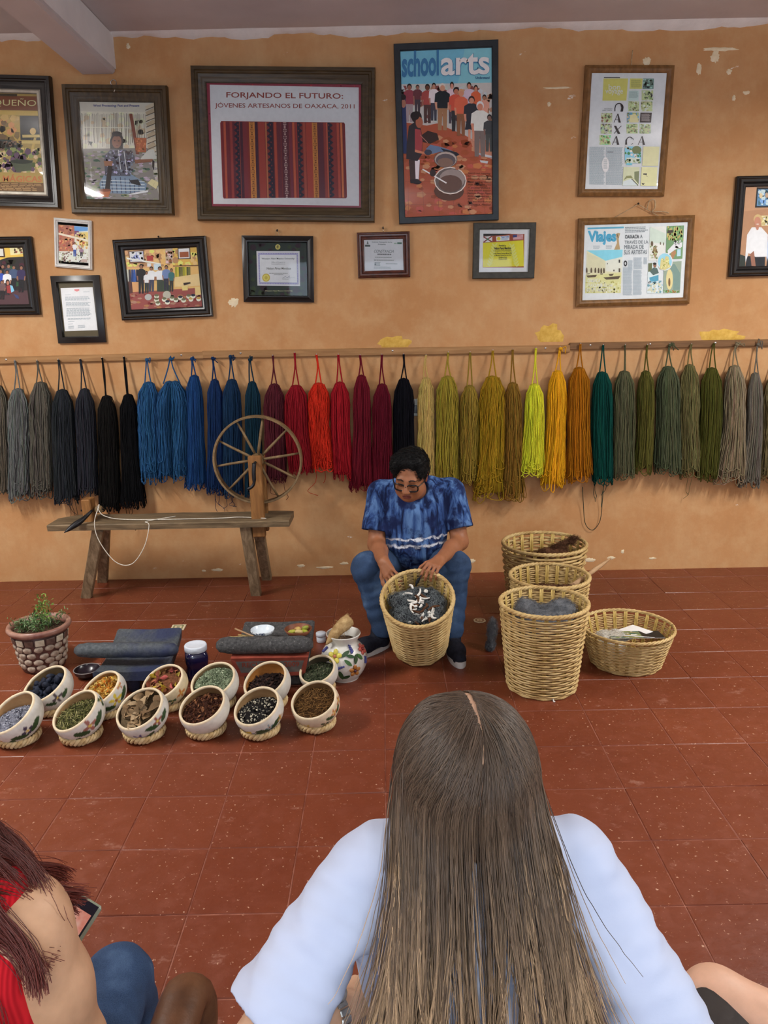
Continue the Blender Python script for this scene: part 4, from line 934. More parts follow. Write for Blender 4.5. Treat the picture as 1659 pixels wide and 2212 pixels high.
# --- K: cut group photograph
r, w, h = picture('black frame with a dark group photograph of visitors, at the left edge', [(-172, 514), (68, 511.4), (89.7, 678.5), (-150, 684)], [(-148, 536), (47.7, 533.5), (64, 660), (-132, 664)], 'bead', 'frame_black', 0.04)
Q = [(-1020, 520), (330, 508), (443, 1382), (-912, 1410)]
P = Print(w, h, Q, 13); P.fill((40, 34, 34)).poly([(-1020, 520), (330, 508), (350, 650), (100, 665), (0, 700), (-1000, 760)], (214, 180, 80)).poly([(-20, 515), (55, 520), (75, 660), (-20, 660)], (70, 44, 30)).poly([(-20, 530), (42, 535), (50, 640), (-20, 640)], (206, 206, 200)).poly([(135, 515), (330, 510), (335, 610), (150, 630)], (222, 206, 160)).dabs(200, 515, 325, 600, 20, [(150, 90, 50), (110, 70, 44)], 16)
P.poly([(-1000, 1180), (400, 1160), (443, 1382), (-912, 1410)], (84, 56, 60)).dabs(-950, 700, 360, 1170, 60, [(50, 44, 42), (34, 30, 30), (60, 50, 48)], 60)
for x, y0, y1, sh, pa in ((-300, 780, 1200, (60, 90, 160), (30, 30, 36)), (-180, 770, 1180, (40, 40, 44), (30, 30, 36)), (-80, 790, 1190, (196, 206, 220), (30, 30, 36)), (40, 765, 1150, (44, 40, 40), (30, 28, 30)), (125, 760, 1150, (60, 66, 80), (30, 28, 30)), (200, 780, 1150, (66, 84, 116), (30, 30, 36)), (310, 780, 1190, (54, 44, 84), (26, 26, 30)), (10, 840, 1220, (50, 80, 170), (30, 30, 40)), (105, 850, 1230, (226, 228, 230), (40, 40, 46)), (-560, 800, 1220, (150, 50, 50), (30, 30, 36)), (-740, 780, 1220, (196, 196, 196), (30, 30, 36))): P.person(x, y0, y1, sh, pa, w=120)
P.person(30, 1010, 1300, (110, 84, 84), (40, 34, 36), w=110).poly([(95, 1090), (150, 1080), (210, 1160), (160, 1210), (110, 1200)], (150, 54, 54)).poly([(150, 1080), (185, 1090), (215, 1170), (170, 1195)], (130, 190, 220)).ell(115, 1040, 30, 48, (40, 28, 28)).ell(118, 1048, 20, 32, (176, 120, 96)).poly([(200, 1210), (270, 1240), (290, 1290), (240, 1280)], (60, 70, 110))
sheet(r, P, 0.012)
# --- L: small white frame
r, w, h = picture('small white ridged frame with a colourful street photograph', [(116.5, 470), (198, 477), (199.2, 583), (119.4, 576.5)], zq((0, 460), .14467, [(862, 125), (1325, 150), (1325, 800), (880, 770)]), 'bead', 'frame_white', 0.022, 'frame_black', lw=0.003)
Q = [(862, 125), (1325, 150), (1325, 800), (880, 770)]
P = Print(w, h, Q, 14); P.fill((224, 226, 216)).poly([(878, 175), (1315, 200), (1315, 750), (890, 720)], (206, 206, 196)).poly([(878, 175), (1120, 190), (1110, 580), (890, 580)], (168, 108, 80)).dabs(885, 185, 1110, 575, 80, [(186, 126, 96), (150, 90, 66), (196, 150, 124), (140, 96, 76)], 22)
P.poly([(1110, 190), (1315, 205), (1310, 260), (1115, 280)], (96, 150, 200)).poly([(1115, 265), (1180, 265), (1170, 360), (1115, 360)], (110, 66, 110)).poly([(1180, 290), (1312, 280), (1315, 500), (1180, 480)], (216, 190, 110)).dabs(1120, 290, 1310, 540, 70, [(206, 170, 90), (176, 96, 60), (226, 206, 150), (190, 130, 80)], 18).dabs(890, 585, 1310, 745, 110, [(226, 228, 220), (150, 156, 140), (190, 196, 184), (110, 116, 104)], 13)
P.person(1118, 440, 655, (226, 226, 226), (52, 80, 150), (150, 96, 70), w=64).person(1215, 520, 650, (150, 120, 140), (60, 56, 66), w=60).rect(1215, 695, 1300, 740, (176, 156, 146))
P.poly([(880, 300), (1310, 395), (1310, 430), (880, 330)], (214, 204, 184))  # slanting pale streak: lamp reflection on the glass, painted into the print
sheet(r, P, 0.007)
# --- M: letter
r, w, h = picture('black frame with a thin gold edge round a typed white letter', [(108.8, 596), (213.8, 594.8), (230.7, 740), (127.3, 741.4)], zq((0, 460), .14467, [(835, 1030), (1385, 1020), (1475, 1850), (945, 1855)]), 'rise', 'frame_black', 0.032, 'liner_gold', lw=0.003)
Q = [(835, 1030), (1385, 1020), (1475, 1850), (945, 1855)]
P = Print(w, h, Q, 15); P.fill((84, 74, 52)).poly([(885, 1120), (1365, 1108), (1440, 1755), (960, 1765)], (222, 232, 238)).poly([(1090, 1140), (1165, 1138), (1165, 1160), (1130, 1175), (1095, 1162)], (206, 130, 130))
for x0, y0, x1, y1, n in ((1225, 1178, 1330, 1188, 1), (955, 1222, 1055, 1232, 1), (957, 1255, 1330, 1318, 4), (970, 1340, 1340, 1402, 4), (980, 1425, 1355, 1555, 8), (1000, 1575, 1360, 1605, 2), (1005, 1622, 1105, 1634, 1), (1005, 1660, 1085, 1670, 1), (1010, 1690, 1100, 1735, 3), (1150, 1682, 1260, 1728, 3)): P.lines(x0, y0, x1, y1, n, (140, 150, 156), .12, .45, -4)
sheet(r, P, 0.009)
# --- N: group photograph with bowls
r, w, h = picture('black moulded frame hanging askew with a photograph of a family behind dye bowls', [(244.4, 518.8), (444.5, 509.8), (461.4, 683.8), (265, 692)], zq((240, 480), .13864, [(200, 425), (1345, 380), (1435, 1325), (310, 1370)]), 'bead', 'frame_black', 0.04)
Q = [(200, 425), (1345, 380), (1435, 1325), (310, 1370)]
P = Print(w, h, Q, 16); P.fill((214, 176, 110)).poly([(205, 430), (760, 405), (790, 700), (230, 720)], (206, 160, 116)).poly([(980, 395), (1345, 380), (1375, 680), (970, 690)], (206, 170, 84)).dabs(220, 430, 1350, 690, 70, [(216, 176, 116), (196, 150, 90), (222, 190, 130)], 44)
P.poly([(270, 445), (520, 430), (530, 635), (290, 640)], (110, 76, 56)).poly([(290, 460), (505, 448), (512, 610), (305, 615)], (206, 206, 206)).dabs(300, 460, 505, 610, 20, [(160, 160, 170), (226, 222, 216)], 30).poly([(560, 520), (660, 518), (662, 598), (565, 600)], (166, 60, 56)).poly([(1040, 400), (1235, 392), (1245, 575), (1045, 580)], (74, 62, 44)).poly([(1055, 415), (1222, 408), (1228, 560), (1060, 565)], (226, 226, 216)).poly([(1070, 465), (1210, 460), (1214, 545), (1075, 550)], (150, 84, 50)).poly([(850, 410), (960, 405), (965, 640), (855, 645)], (176, 160, 140)).dabs(855, 450, 960, 640, 20, [(160, 90, 80), (200, 200, 196), (120, 90, 90)], 24)
P.poly([(565, 640), (625, 638), (628, 690), (570, 692)], (220, 226, 232)).poly([(665, 650), (780, 648), (790, 740), (675, 745)], (190, 206, 220))
for x, c in ((260, (206, 206, 190)), (295, (70, 64, 70)), (335, (40, 66, 120)), (370, (50, 90, 160)), (410, (36, 44, 72))): P.poly([(x-18, 735), (x+12, 732), (x+28, 925), (x-16, 930)], c)
for k, x in enumerate(range(1000, 1240, 30)): P.poly([(x, 700), (x+28, 698), (x+30, 850+20*(k % 3)), (x+6, 850)], [(150, 150, 40), (190, 180, 60), (84, 90, 50), (110, 110, 60)][k % 4])
P.poly([(970, 676), (1375, 668), (1376, 682), (970, 690)], (110, 76, 50)).poly([(985, 860), (1390, 800), (1400, 990), (1000, 1010)], (214, 190, 140)).poly([(250, 930), (470, 930), (480, 1080), (270, 1080)], (206, 160, 110)).poly([(275, 1090), (1420, 1020), (1435, 1325), (310, 1370)], (150, 80, 74)).dabs(300, 1110, 1420, 1350, 60, [(160, 92, 84), (138, 70, 66), (176, 110, 104)], 50, .4).poly([(265, 920), (330, 930), (345, 1100), (285, 1110)], (90, 56, 50)).poly([(720, 910), (840, 905), (930, 1000), (940, 1080), (720, 1080)], (64, 80, 56))
P.person(475, 650, 1110, (34, 34, 36), (40, 38, 40), w=130).person(632, 690, 1080, (214, 218, 230), (70, 72, 90), w=130).person(765, 690, 1080, (222, 226, 236), (60, 70, 60), w=140).person(865, 670, 1060, (110, 130, 170), (50, 50, 64), w=120).person(945, 720, 1080, (60, 110, 110), (60, 56, 50), w=90).person(560, 760, 1100, (226, 226, 226), (56, 60, 60), w=90)
P.ell(585, 1165, 55, 50, (176, 176, 172)).ell(875, 1130, 64, 60, (180, 176, 160)).poly([(1310, 1010), (1400, 1005), (1412, 1130), (1318, 1140)], (214, 190, 130)).poly([(1110, 995), (1200, 990), (1200, 1060), (1115, 1065)], (226, 196, 130)).poly([(1130, 945), (1240, 935), (1245, 955), (1140, 985)], (54, 40, 36))
for x, y in ((715, 1145), (715, 1200), (735, 1255), (835, 1195), (885, 1240), (955, 1180), (1015, 1205), (1085, 1170), (1135, 1210), (1215, 1150), (1250, 1195), (1285, 1145), (1370, 1190)): P.ell(x, y+8, 38, 36, (226, 218, 196)).ell(x, y-8, 33, 20, [(84, 80, 64), (40, 44, 60), (190, 160, 90), (110, 110, 80)][int(x) % 4])
P.poly([(245, 545), (780, 640), (780, 660), (260, 575)], (226, 218, 206))  # long bright band painted over the picture as a tube light reflected in its glass
sheet(r, P, 0.012)
MB().add(*tube([(-.015, -.005, h/2+.03), (-.004, -.012, h/2+.062), (.012, -.005, h/2+.03)], .0015, 5)).build('hanging_wire', 'steel_dark', r); MB().add(*ellipsoid((-.004, -.012, h/2+.066), (.005, .012, .006), seg=8, rings=6)).build('nail', 'steel_dark', r)

# ================================================================== rail and dyed yarn skeins
mnoise('rail_wood', (140, 100, 60), (176, 134, 88), 6, 0.6, 0.3, 0.3, 0.002, stretch=(0.6, 5, 8))
mnoise('rail_wood_dark', (104, 74, 46), (138, 100, 64), 6, 0.6, 0.3, 0.3, 0.002, stretch=(0.6, 5, 8))
mattr('yarn', 0.92, 0.12, 260, 0.3, 0.3, 0.002)
def rail(px0, py0, px1, py1, th, mat, label, nails, dy=0.0):
    a, b = at_y(px0, py0, WY-0.01), at_y(px1, py1, WY-0.01)
    c = (a+b)/2; L = np.linalg.norm(b-a); ang = math.atan2(b[2]-a[2], b[0]-a[0])
    o = thing('wooden_rail', label, 'rail', (c[0], WY-dy, c[2]), (0, -ang, 0), 'rail boards nailed along the wall')
    g = np.random.default_rng(int(px1)); n = 26
    P = np.stack([np.linspace(-L/2, L/2, n), np.full(n, -0.011)+g.normal(0, .0006, n), g.normal(0, .0012, n)], 1)
    v, f = box((0, -0.011, 0), (L, 0.022, th), bev=0.003); b_ = MB().add(v, f)
    b_.build('board', mat, o, smooth=False)
    for x in nails:
        p = at_y(x, py0+(py1-py0)*(x-px0)/(px1-px0)+2, WY-0.02)
        lx = (p[0]-c[0])/math.cos(ang)
        v, f = lathe([(0, -.0245), (.006, -.0245), (.0068, -.0225), (.004, -.021)], 10)
        MB().add(np.stack([v[:, 0], v[:, 2], v[:, 1]], 1), f).build('nail', 'steel_bright', o).location = (lx, 0, th*.12)
    return o
rail(-330, 787, 440, 767.5, 0.042, 'rail_wood', 'pale wooden rail board behind the grey, black and light blue skeins', [14, 392])
rail(438, 766, 1231, 753, 0.045, 'rail_wood', 'long wooden rail board behind the red and gold skeins', [520, 848, 1178])
rail(1230, 748, 1990, 734, 0.042, 'rail_wood_dark', 'dark wooden rail board behind the green and olive skeins', [1275, 1404, 1545])
def skein(label, hook, neck, bot, mid, low, col, seed, loops=64, loose=0.0, lobes=None, single=False, tail=0, knot=False, cat='yarn skein'):
    """hook: (x,y) px on the rail; neck / bot: y px; mid, low: (xl,xr) px of the body half way and at the bottom"""
    g = np.random.default_rng(seed); Yc = WY-0.075
    H = at_y(hook[0], hook[1], WY-0.03); xm = at_y((mid[0]+mid[1])/2, (neck+bot)/2, Yc); xb = at_y((low[0]+low[1])/2, bot, Yc)
    N = at_y((mid[0]+mid[1])/2*.6+hook[0]*.4, neck, Yc)
    wm = abs(at_y(mid[1], 900, Yc)[0]-at_y(mid[0], 900, Yc)[0])/2; wl = abs(at_y(low[1], 900, Yc)[0]-at_y(low[0], 900, Yc)[0])/2
    zn, zb = N[2], xb[2]; L = zn-zb
    root = thing('yarn_skein', label, cat, (H[0], WY-0.03, zb), group='dyed yarn skeins hung on the wall rail')
    base = np.array(lin(col))*.9
    lob = lobes or [(0.0, 1.0)]                        # (x offset, width share)
    b = MB(); nd, nb = 9, 5
    def cen(s):
        s = np.asarray(s)
        x = N[0]+(xm[0]-N[0])*np.clip(s*2, 0, 1)+(xb[0]-xm[0])*np.clip(s*2-1, 0, 1); return x
    def wid(s):
        s = np.asarray(s)
        top = 0.42+0.58*np.sin(np.clip(s/0.20, 0, 1)*math.pi/2)
        return wm*top*(1-np.clip((s-.45)/.55, 0, 1)**1.3)+wl*np.clip((s-.45)/.55, 0, 1)**1.3
    dep = min(0.062, wm*0.85)
    paths = []; cols = []
    for lo_, ls in lob:
        K = int(loops*(1 if len(lob) == 1 else .6))
        for k in range(K):
            front = g.random() < 0.78
            th0 = g.uniform(math.pi, 2*math.pi) if front else g.uniform(0, math.pi)
            dth = g.normal(0, .35+loose*.5); rho = g.uniform(.72, 1.0)**.6; rho2 = rho*g.uniform(.9, 1.04)
            e = g.uniform(.90-loose*.22, 1.0+loose*.02); tw = g.normal(0, .25+.3*loose)
            s1 = np.linspace(0.0, e-.03, nd); s2 = np.linspace(e-.03, 0.0, nd)
            sb = e-.03+.03*np.sin(np.linspace(0, math.pi, nb+2)[1:-1])
            S = np.concatenate([s1, sb, s2]); n = len(S)
            TH = np.concatenate([th0+tw*s1, th0+tw*(e)+dth*np.linspace(0, 1, nb+2)[1:-1], th0+dth+tw*s2])
            RH = np.concatenate([np.full(nd, rho), np.linspace(rho, rho2, nb), np.full(nd, rho2)])
            W = wid(S)*ls
            ph = g.uniform(0, 6.28, 2); wav = 0.0022*(1+2.0*loose)*np.sin(S*g.uniform(9, 22)+ph[0])
            X = cen(S)+lo_*wm*np.clip(S*4+.35, 0, 1)+W*RH*np.cos(TH)+wav+g.normal(0, .0010+.0016*loose, n)
            Yv = Yc+dep*(0.5+0.5*np.clip(S*5, 0, 1))*RH*np.sin(TH)*(1+.2*np.clip(S-.6, 0, 1))+wav*.6
            Z = zn-L*S-0.012*(S < 0.001)
            paths.append(np.stack([X, np.minimum(Yv, WY-0.006), Z], 1)); cols.append(base*g.uniform(.72, 1.22)*(1+g.normal(0, .05, 3)))
    v, f, c = strands(np.array(paths), np.where(g.random(len(paths)) < .3, .0034, .0028), 3, np.clip(cols, 0, 1))
    b.add(v-np.array([H[0], WY-.03, zb]), f, col=c)
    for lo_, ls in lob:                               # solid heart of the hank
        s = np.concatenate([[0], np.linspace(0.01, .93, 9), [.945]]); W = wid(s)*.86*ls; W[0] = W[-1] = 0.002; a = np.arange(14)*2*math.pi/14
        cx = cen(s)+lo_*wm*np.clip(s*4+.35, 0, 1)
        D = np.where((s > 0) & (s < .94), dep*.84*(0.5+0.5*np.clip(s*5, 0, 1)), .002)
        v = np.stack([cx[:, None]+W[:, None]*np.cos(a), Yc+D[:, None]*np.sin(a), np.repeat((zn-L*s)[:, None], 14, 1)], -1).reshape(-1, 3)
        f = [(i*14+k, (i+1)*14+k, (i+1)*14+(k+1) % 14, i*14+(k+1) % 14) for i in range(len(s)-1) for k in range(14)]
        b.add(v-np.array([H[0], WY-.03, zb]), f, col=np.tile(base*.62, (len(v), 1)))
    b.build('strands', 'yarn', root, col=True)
    # hanging loop, twisted double cord over the nail
    t_ = MB(); o_ = np.array([H[0], WY-.03, zb]); top = np.array([H[0], WY-.036, H[2]+.004]); sp = wm*(.30 if len(lob) == 1 else .55); ccol = np.clip(base*.85, 0, 1)
    for sg in ((-1, 1) if not single else (-.12, .12)):
        pts = [top+np.array([sg*.003, -.002, 0]), top*.55+np.array([N[0]+sg*sp*.6, Yc, zn])*.45+np.array([g.normal(0, .003), 0, 0]), (cen(np.array([0.02]))[0]+sg*sp+(lo_*0), Yc-.012, zn-.018)]
        t_.add(*tube(smooth_path(pts, 12), .0042 if not single else .005, 6), col=np.tile(ccol, (72, 1)))
    t_.add(*ellipsoid(top+np.array([0, -.004, 0]), (.008, .008, .007), seg=8, rings=5), col=np.tile(ccol, (34, 1)))
    if knot:
        for k in range(3): t_.add(*tube(smooth_path([top+np.array([0, -.006, -.012]), top+np.array([g.normal(.012, .012), -.016, g.normal(.004, .012)]), top+np.array([g.normal(.02, .016), -.012, g.normal(-.02, .012)])], 8), .003, 5), col=np.tile(ccol, (40, 1)))
        t_.add(*ellipsoid(top+np.array([.002, -.008, -.004]), (.013, .010, .011), seg=8, rings=5), col=np.tile(ccol, (34, 1)))
    lp = t_; lp.v = [q-o_ for q in lp.v]; lp.build('hanging_loop', 'yarn', root, col=True)
    hk = MB().add(*tube([(0, .032, 0.002), (0, -.008, .002), (0, -.014, .008), (0, -.014, .016)], .0022, 6)); q = hk.build('nail', 'steel_bright', root); q.location = (0, 0, H[2]-zb)
    if tail:                                          # loose threads trailing below
        tt = MB()
        for k in range(tail):
            x0 = cen(np.array([.95]))[0]+g.uniform(-.8, .8)*wl; ln = g.uniform(.05, .16)
            P = smooth_path([(x0, Yc-.02, zb+.04), (x0+g.normal(0, .008), Yc+.01, zb-ln*.4), (x0+g.normal(0, .016), Yc+.02, zb-ln*.8), (x0+g.normal(0, .02), Yc+.02, zb-ln)], 10)
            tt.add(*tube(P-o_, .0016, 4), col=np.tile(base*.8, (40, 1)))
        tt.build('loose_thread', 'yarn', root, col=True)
    return root, o_, Yc, base
SK = [
 ('grey brown skein cut by the left edge of the picture', (-12, 783), 831, 1066, (-28, 20), (-30, 24), (104, 98, 86), {}),
 ('light grey wool skein at the left end of the rail', (34, 782), 838, 1084, (20, 64), (18, 66), (112, 114, 112), dict(loose=.35)),
 ('warm dark grey skein between light grey and charcoal skeins', (82, 782), 824, 1077, (66, 115), (66, 118), (96, 92, 82), dict(loose=.3)),
 ('charcoal skein with ragged fringe above the bench end', (128, 780), 840, 1090, (115, 162), (118, 172), (46, 50, 54), dict(tail=4)),
 ('slate black skein behind the spindle post', (175, 779), 838, 1072, (167, 208), (170, 212), (46, 48, 55), {}),
 ('brownish black skein on a single long cord', (222, 776), 853, 1108, (214, 257), (213, 262), (24, 22, 21), dict(single=True)),
 ('deep black skein beside the light blue skeins', (269, 774), 850, 1098, (262, 302), (260, 320), (15, 15, 18), dict(single=True, tail=4)),
 ('light blue skein with fat knotted loop, next to black', (318, 777), 824, 1044, (299, 346), (306, 351), (46, 92, 138), dict(loose=.5, knot=True)),
 ('light blue skein split into two lobes', (369, 775), 822, 1040, (341, 406), (346, 408), (44, 90, 135), dict(loose=.5, knot=True, lobes=[(-.5, .55), (.5, .55)])),
 ('medium blue skein left of the two navy ones', (415, 775), 809, 1059, (404, 441), (398, 450), (32, 70, 122), dict(knot=True)),
 ('narrow navy blue skein behind the wheel rim', (460, 774), 818, 1070, (450, 482), (446, 488), (27, 52, 96), dict(knot=True, tail=3)),
 ('wide dark blue skein behind the wheel spokes', (498, 770), 818, 1074, (481, 524), (479, 528), (30, 58, 90), dict(knot=True, tail=3)),
 ('dark teal blue skein behind the wheel hub', (540, 777), 823, 1077, (530, 565), (526, 572), (24, 54, 72), dict(knot=True, tail=2)),
 ('dull maroon skein behind the right wheel rim', (590, 771), 828, 1044, (572, 616), (570, 621), (98, 38, 48), dict(tail=2)),
 ('crimson skein between maroon and bright scarlet', (637, 765), 831, 1024, (615, 666), (624, 678), (160, 30, 42), {}),
 ('bright scarlet orange skein, brightest of the reds', (684, 769), 826, 1020, (668, 713), (675, 724), (226, 54, 34), dict(loose=.7, tail=2)),
 ('pure red skein right of the scarlet one', (731, 769), 824, 1037, (714, 757), (719, 765), (172, 30, 42), {}),
 ('long dark red skein with low fringe, two left of the seated man', (778, 770), 809, 1064, (763, 801), (750, 808), (118, 26, 42), {}),
 ('dark crimson skein just left of the black one by the man', (825, 769), 828, 1058, (805, 846), (803, 852), (112, 24, 42), {}),
 ('black skein hanging behind the seated man', (872, 768), 816, 1064, (850, 894), (847, 899), (18, 18, 26), {}),
 ('pale straw skein beside the black one', (920, 770), 814, 1040, (903, 937), (899, 943), (214, 182, 108), dict(loose=.4)),
 ('mustard green skein with tangled top', (968, 764), 811, 1064, (942, 990), (935, 993), (176, 154, 58), dict(loose=.6)),
 ('short olive gold skein with curly lower loops', (1015, 764), 831, 1050, (994, 1033), (991, 1030), (160, 134, 54), dict(loose=.9)),
 ('broad deep gold skein with big hanging loops', (1064, 760), 811, 1079, (1034, 1091), (1018, 1096), (180, 142, 36), dict(loose=1.0, loops=90)),
 ('brown ochre skein left of the lemon yellow one', (1107, 758), 825, 1081, (1089, 1127), (1075, 1138), (150, 112, 44), dict(loose=.8)),
 ('lemon yellow skein, brightest on the rail', (1157, 755), 828, 1031, (1132, 1174), (1110, 1179), (232, 228, 60), dict(loose=.3)),
 ('orange yellow skein beside the lemon one', (1209, 753), 799, 1060, (1181, 1222), (1164, 1222), (246, 178, 34), dict(loose=.35, knot=True)),
 ('brown orange skein between yellow and dark green', (1253, 746), 792, 1043, (1226, 1273), (1222, 1283), (178, 110, 20), dict(loose=.3)),
 ('dark bottle green skein with a long dangling thread loop', (1302, 748), 802, 1048, (1277, 1322), (1278, 1325), (12, 72, 64), dict(tail=4)),
 ('grey olive skein right of the bottle green one', (1349, 748), 800, 1036, (1325, 1371), (1321, 1369), (94, 94, 68), dict(loose=.25, single=True)),
 ('narrow moss olive skein', (1397, 748), 800, 1024, (1376, 1412), (1368, 1408), (92, 88, 38), dict(loose=.2)),
 ('wide grey green skein with fuzzy strands', (1445, 746), 790, 1025, (1417, 1467), (1409, 1474), (86, 94, 68), dict(loose=.3, knot=True)),
 ('khaki olive skein with loose threads', (1492, 746), 786, 1034, (1468, 1508), (1466, 1514), (118, 110, 70), dict(loose=.45, tail=2)),
 ('dark olive skein beside the taupe one', (1541, 744), 793, 1039, (1512, 1559), (1501, 1548), (82, 82, 32), {}),
 ('taupe skein flaring wide at the bottom', (1589, 744), 788, 1046, (1564, 1608), (1536, 1615), (142, 128, 100), dict(loose=.25, knot=True)),
 ('grey taupe skein near the right edge', (1635, 744), 804, 1055, (1613, 1646), (1588, 1642), (116, 110, 98), dict(knot=True)),
 ('khaki skein cut by the right edge of the picture', (1680, 743), 807, 1041, (1648, 1694), (1640, 1698), (124, 112, 76), dict(loose=.4)),
]
for k, (lb, hook, nk, bt, mid, low, col, kw) in enumerate(SK):
    rt, o_, Yc, base = skein(lb, hook, nk, bt, mid, low, col, 100+k, **kw)
    if 'bottle green' in lb and 'dangling' in lb:
        P = smooth_path([at_y(1258, 1052, Yc), at_y(1260, 1085, WY-.03), at_y(1264, 1130, WY-.02), at_y(1280, 1145, WY-.02), at_y(1296, 1125, WY-.02), at_y(1301, 1085, WY-.03), at_y(1304, 1045, Yc)], 40)
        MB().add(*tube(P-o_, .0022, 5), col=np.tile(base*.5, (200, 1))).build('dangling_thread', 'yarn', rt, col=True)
# little electrical plate half hidden behind the black skein
ep = at_y(896, 880, WY); ol = thing('wall_outlet', 'small white outlet plate on the wall beside the black skein', 'outlet', (ep[0], WY, ep[2]))
mnoise('outlet_white', (206, 204, 190), (222, 220, 206), 20, 0.4, 0.4, 0)
MB().add(*box((0, -.005, 0), (.07, .01, .11), bev=.004)).build('plate', 'outlet_white', ol, smooth=False); MB().add(*box((0, -.011, -.01), (.03, .006, .05), bev=.002)).build('socket', 'steel_dark', ol, smooth=False)

# ================================================================== spinning wheel on its bench
def woodmat(name, c1, c2, c3=None, stretch=(2, 14, 14), sc=3.0):
    m, t = newmat(name, 0.62, 0.3)
    v = t.mapping(t.coord(), stretch); n = t.noise(v, sc, 8, 0.65, 0.6)
    t.base(t.ramp(n, [(0.28, lin(c1)), (0.5, lin(c3 or [(a+b)/2 for a, b in zip(c1, c2)])), (0.72, lin(c2))])); t.bump(n, 0.35, 0.004); return m
woodmat('bench_wood', (84, 70, 52), (146, 124, 94)); woodmat('leg_wood', (96, 78, 56), (168, 146, 116), stretch=(14, 14, 2))
woodmat('post_wood', (110, 72, 36), (164, 116, 66), stretch=(12, 12, 2)); woodmat('rim_wood', (92, 74, 50), (150, 124, 88), stretch=(6, 6, 6))
mnoise('iron_dark', (30, 30, 32), (58, 58, 60), 30, 0.42, 0.5, 0.3, 0.002, metal=0.7)
mnoise('white_cord', (206, 200, 184), (228, 222, 208), 80, 0.9, 0.1, 0.2)
def plank(p0, p1, w, t, up, bev=.004, taper=1.0):
    """squared timber from p0 to p1; w along 'up' x axis"""
    p0, p1 = np.asarray(p0, float), np.asarray(p1, float); d = p1-p0; L = np.linalg.norm(d); z = d/L
    x = np.asarray(up, float); x = x-z*(x@z); x /= np.linalg.norm(x); y = np.cross(z, x)
    v, f = box((0, 0, 0), (w, t, L), bev=bev)
    s = 1+(taper-1)*(v[:, 2:3]/L+.5); v = np.c_[v[:, :2]*s, v[:, 2]]
    return v@np.stack([x, y, z])+(p0+p1)/2, f
BY0 = 4.50; BZ = 0.46
# bench top corners: left end near px (100,1137) and right end px (625,1122); the plank top lies level
a = at_y(102, 1141, BY0-.12); b = at_y(625, 1136, BY0-.12)
bz = (a[2]+b[2])/2; BX0, BX1 = a[0], b[0]
wh = thing('spinning_wheel', 'old wooden spinning wheel mounted on a long plank bench by the wall', 'spinning wheel', ((BX0+BX1)/2, BY0, 0))
O = np.array([(BX0+BX1)/2, BY0, 0])
L = BX1-BX0; bm = MB()
n = 24; xs = np.linspace(-L/2, L/2, n); g = np.random.default_rng(5)
top = []; 
for i, x in enumerate(xs):
    wv = .125+.006*math.sin(i*.7)-(.03*max(0, (2-i))/2)
    yb = wv-(.05*max(0, (2-i))/2)
    top += [(x, -.12, bz-.012), (x, -.125, bz+.020), (x, -.12, bz+.026+g.normal(0, .0012)), (x, yb, bz+.026+g.normal(0, .0012)), (x, yb+.004, bz+.02), (x, yb, bz-.016)]
f = [(6*i+k, 6*i+(k+1) % 6, 6*i+6+(k+1) % 6, 6*i+6+k) for i in range(n-1) for k in range(6)]+[tuple(range(6))[::-1], tuple(6*(n-1)+k for k in range(6))]
bm.add(top, f).build('bench_top', 'bench_wood', wh, sharp=40)
TZ = bz+.026
def leg(pt, pb, w=.062, t=.05):
    p0, p1 = np.asarray(pt)-O, np.asarray(pb)-O
    MB().add(*plank(p1, p0, w, t, (1, 0, 0), .004, 1.05)).build('leg', 'leg_wood', wh, smooth=False)
for (tx, ty, bx, by, dy) in ((213, 1140, 187, 1290, -.075), (228, 1140, 222, 1256, .075), (531, 1140, 554, 1285, -.075), (556, 1140, 577, 1251, .075)):
    pt = at_y(tx, ty, BY0+dy); pb = on_floor(bx, by); pt[2] = bz-.01; leg(pt, pb)
# wheel posts: two cheeks pierced through the bench, wheel turning between them
hub = at_y(557, 993, BY0+.01); HX, HZ = hub[0]-O[0], hub[2]
for sy, nm in ((-.06, 'front'), (.075, 'back')):
    zt = HZ+.035 if sy < 0 else HZ+.02
    v, f = plank((HX-.006, sy, bz-.085), (HX-.006, sy, zt), .078, .034, (1, 0, 0), .004)
    MB().add(v, f).build('wheel_post', 'post_wood', wh, smooth=False)
# wheel: broad bent rim, turned hub, ten spokes
RW = np.linalg.norm(at_y(651, 993, BY0)-at_y(463, 993, BY0))/2
we = MB(); n = 72; a = np.arange(n)*2*math.pi/n
prof = [(-.006, -.028), (.004, -.030), (.006, -.027), (.006, .027), (.004, .030), (-.006, .028)]
v = np.array([(HX+(RW+pr)*math.cos(k), .008+py, HZ+(RW+pr)*math.sin(k)*1.0) for k in a for pr, py in prof])
f = [(i*6+k, i*6+(k+1) % 6, ((i+1) % n)*6+(k+1) % 6, ((i+1) % n)*6+k) for i in range(n) for k in range(6)]
wheel = we.add(v, f).build('wheel', 'rim_wood', wh, sharp=40)
v, f = lathe([(0, -.052), (.018, -.052), (.028, -.045), (.036, -.03), (.032, -.015), (.040, 0), (.032, .015), (.036, .03), (.028, .045), (.018, .055), (0, .055)], 20)
MB().add(np.stack([v[:, 0]+HX, v[:, 2]+.008, v[:, 1]+HZ], 1), f).build('hub', 'rim_wood', wheel)
for k in range(10):
    an = R(8+36*k); d = np.array([math.cos(an), 0, math.sin(an)]); s0 = np.array([HX, .008+(.012 if k % 2 else -.012), HZ])
    P = [s0+d*.03, s0+d*(RW*.3), s0+d*(RW*.7), s0+d*(RW-.004)]; P[-1][1] = .008
    MB().add(*tube(P, [.0075, .0085, .0075, .006], 8)).build('spoke', 'rim_wood', wheel)
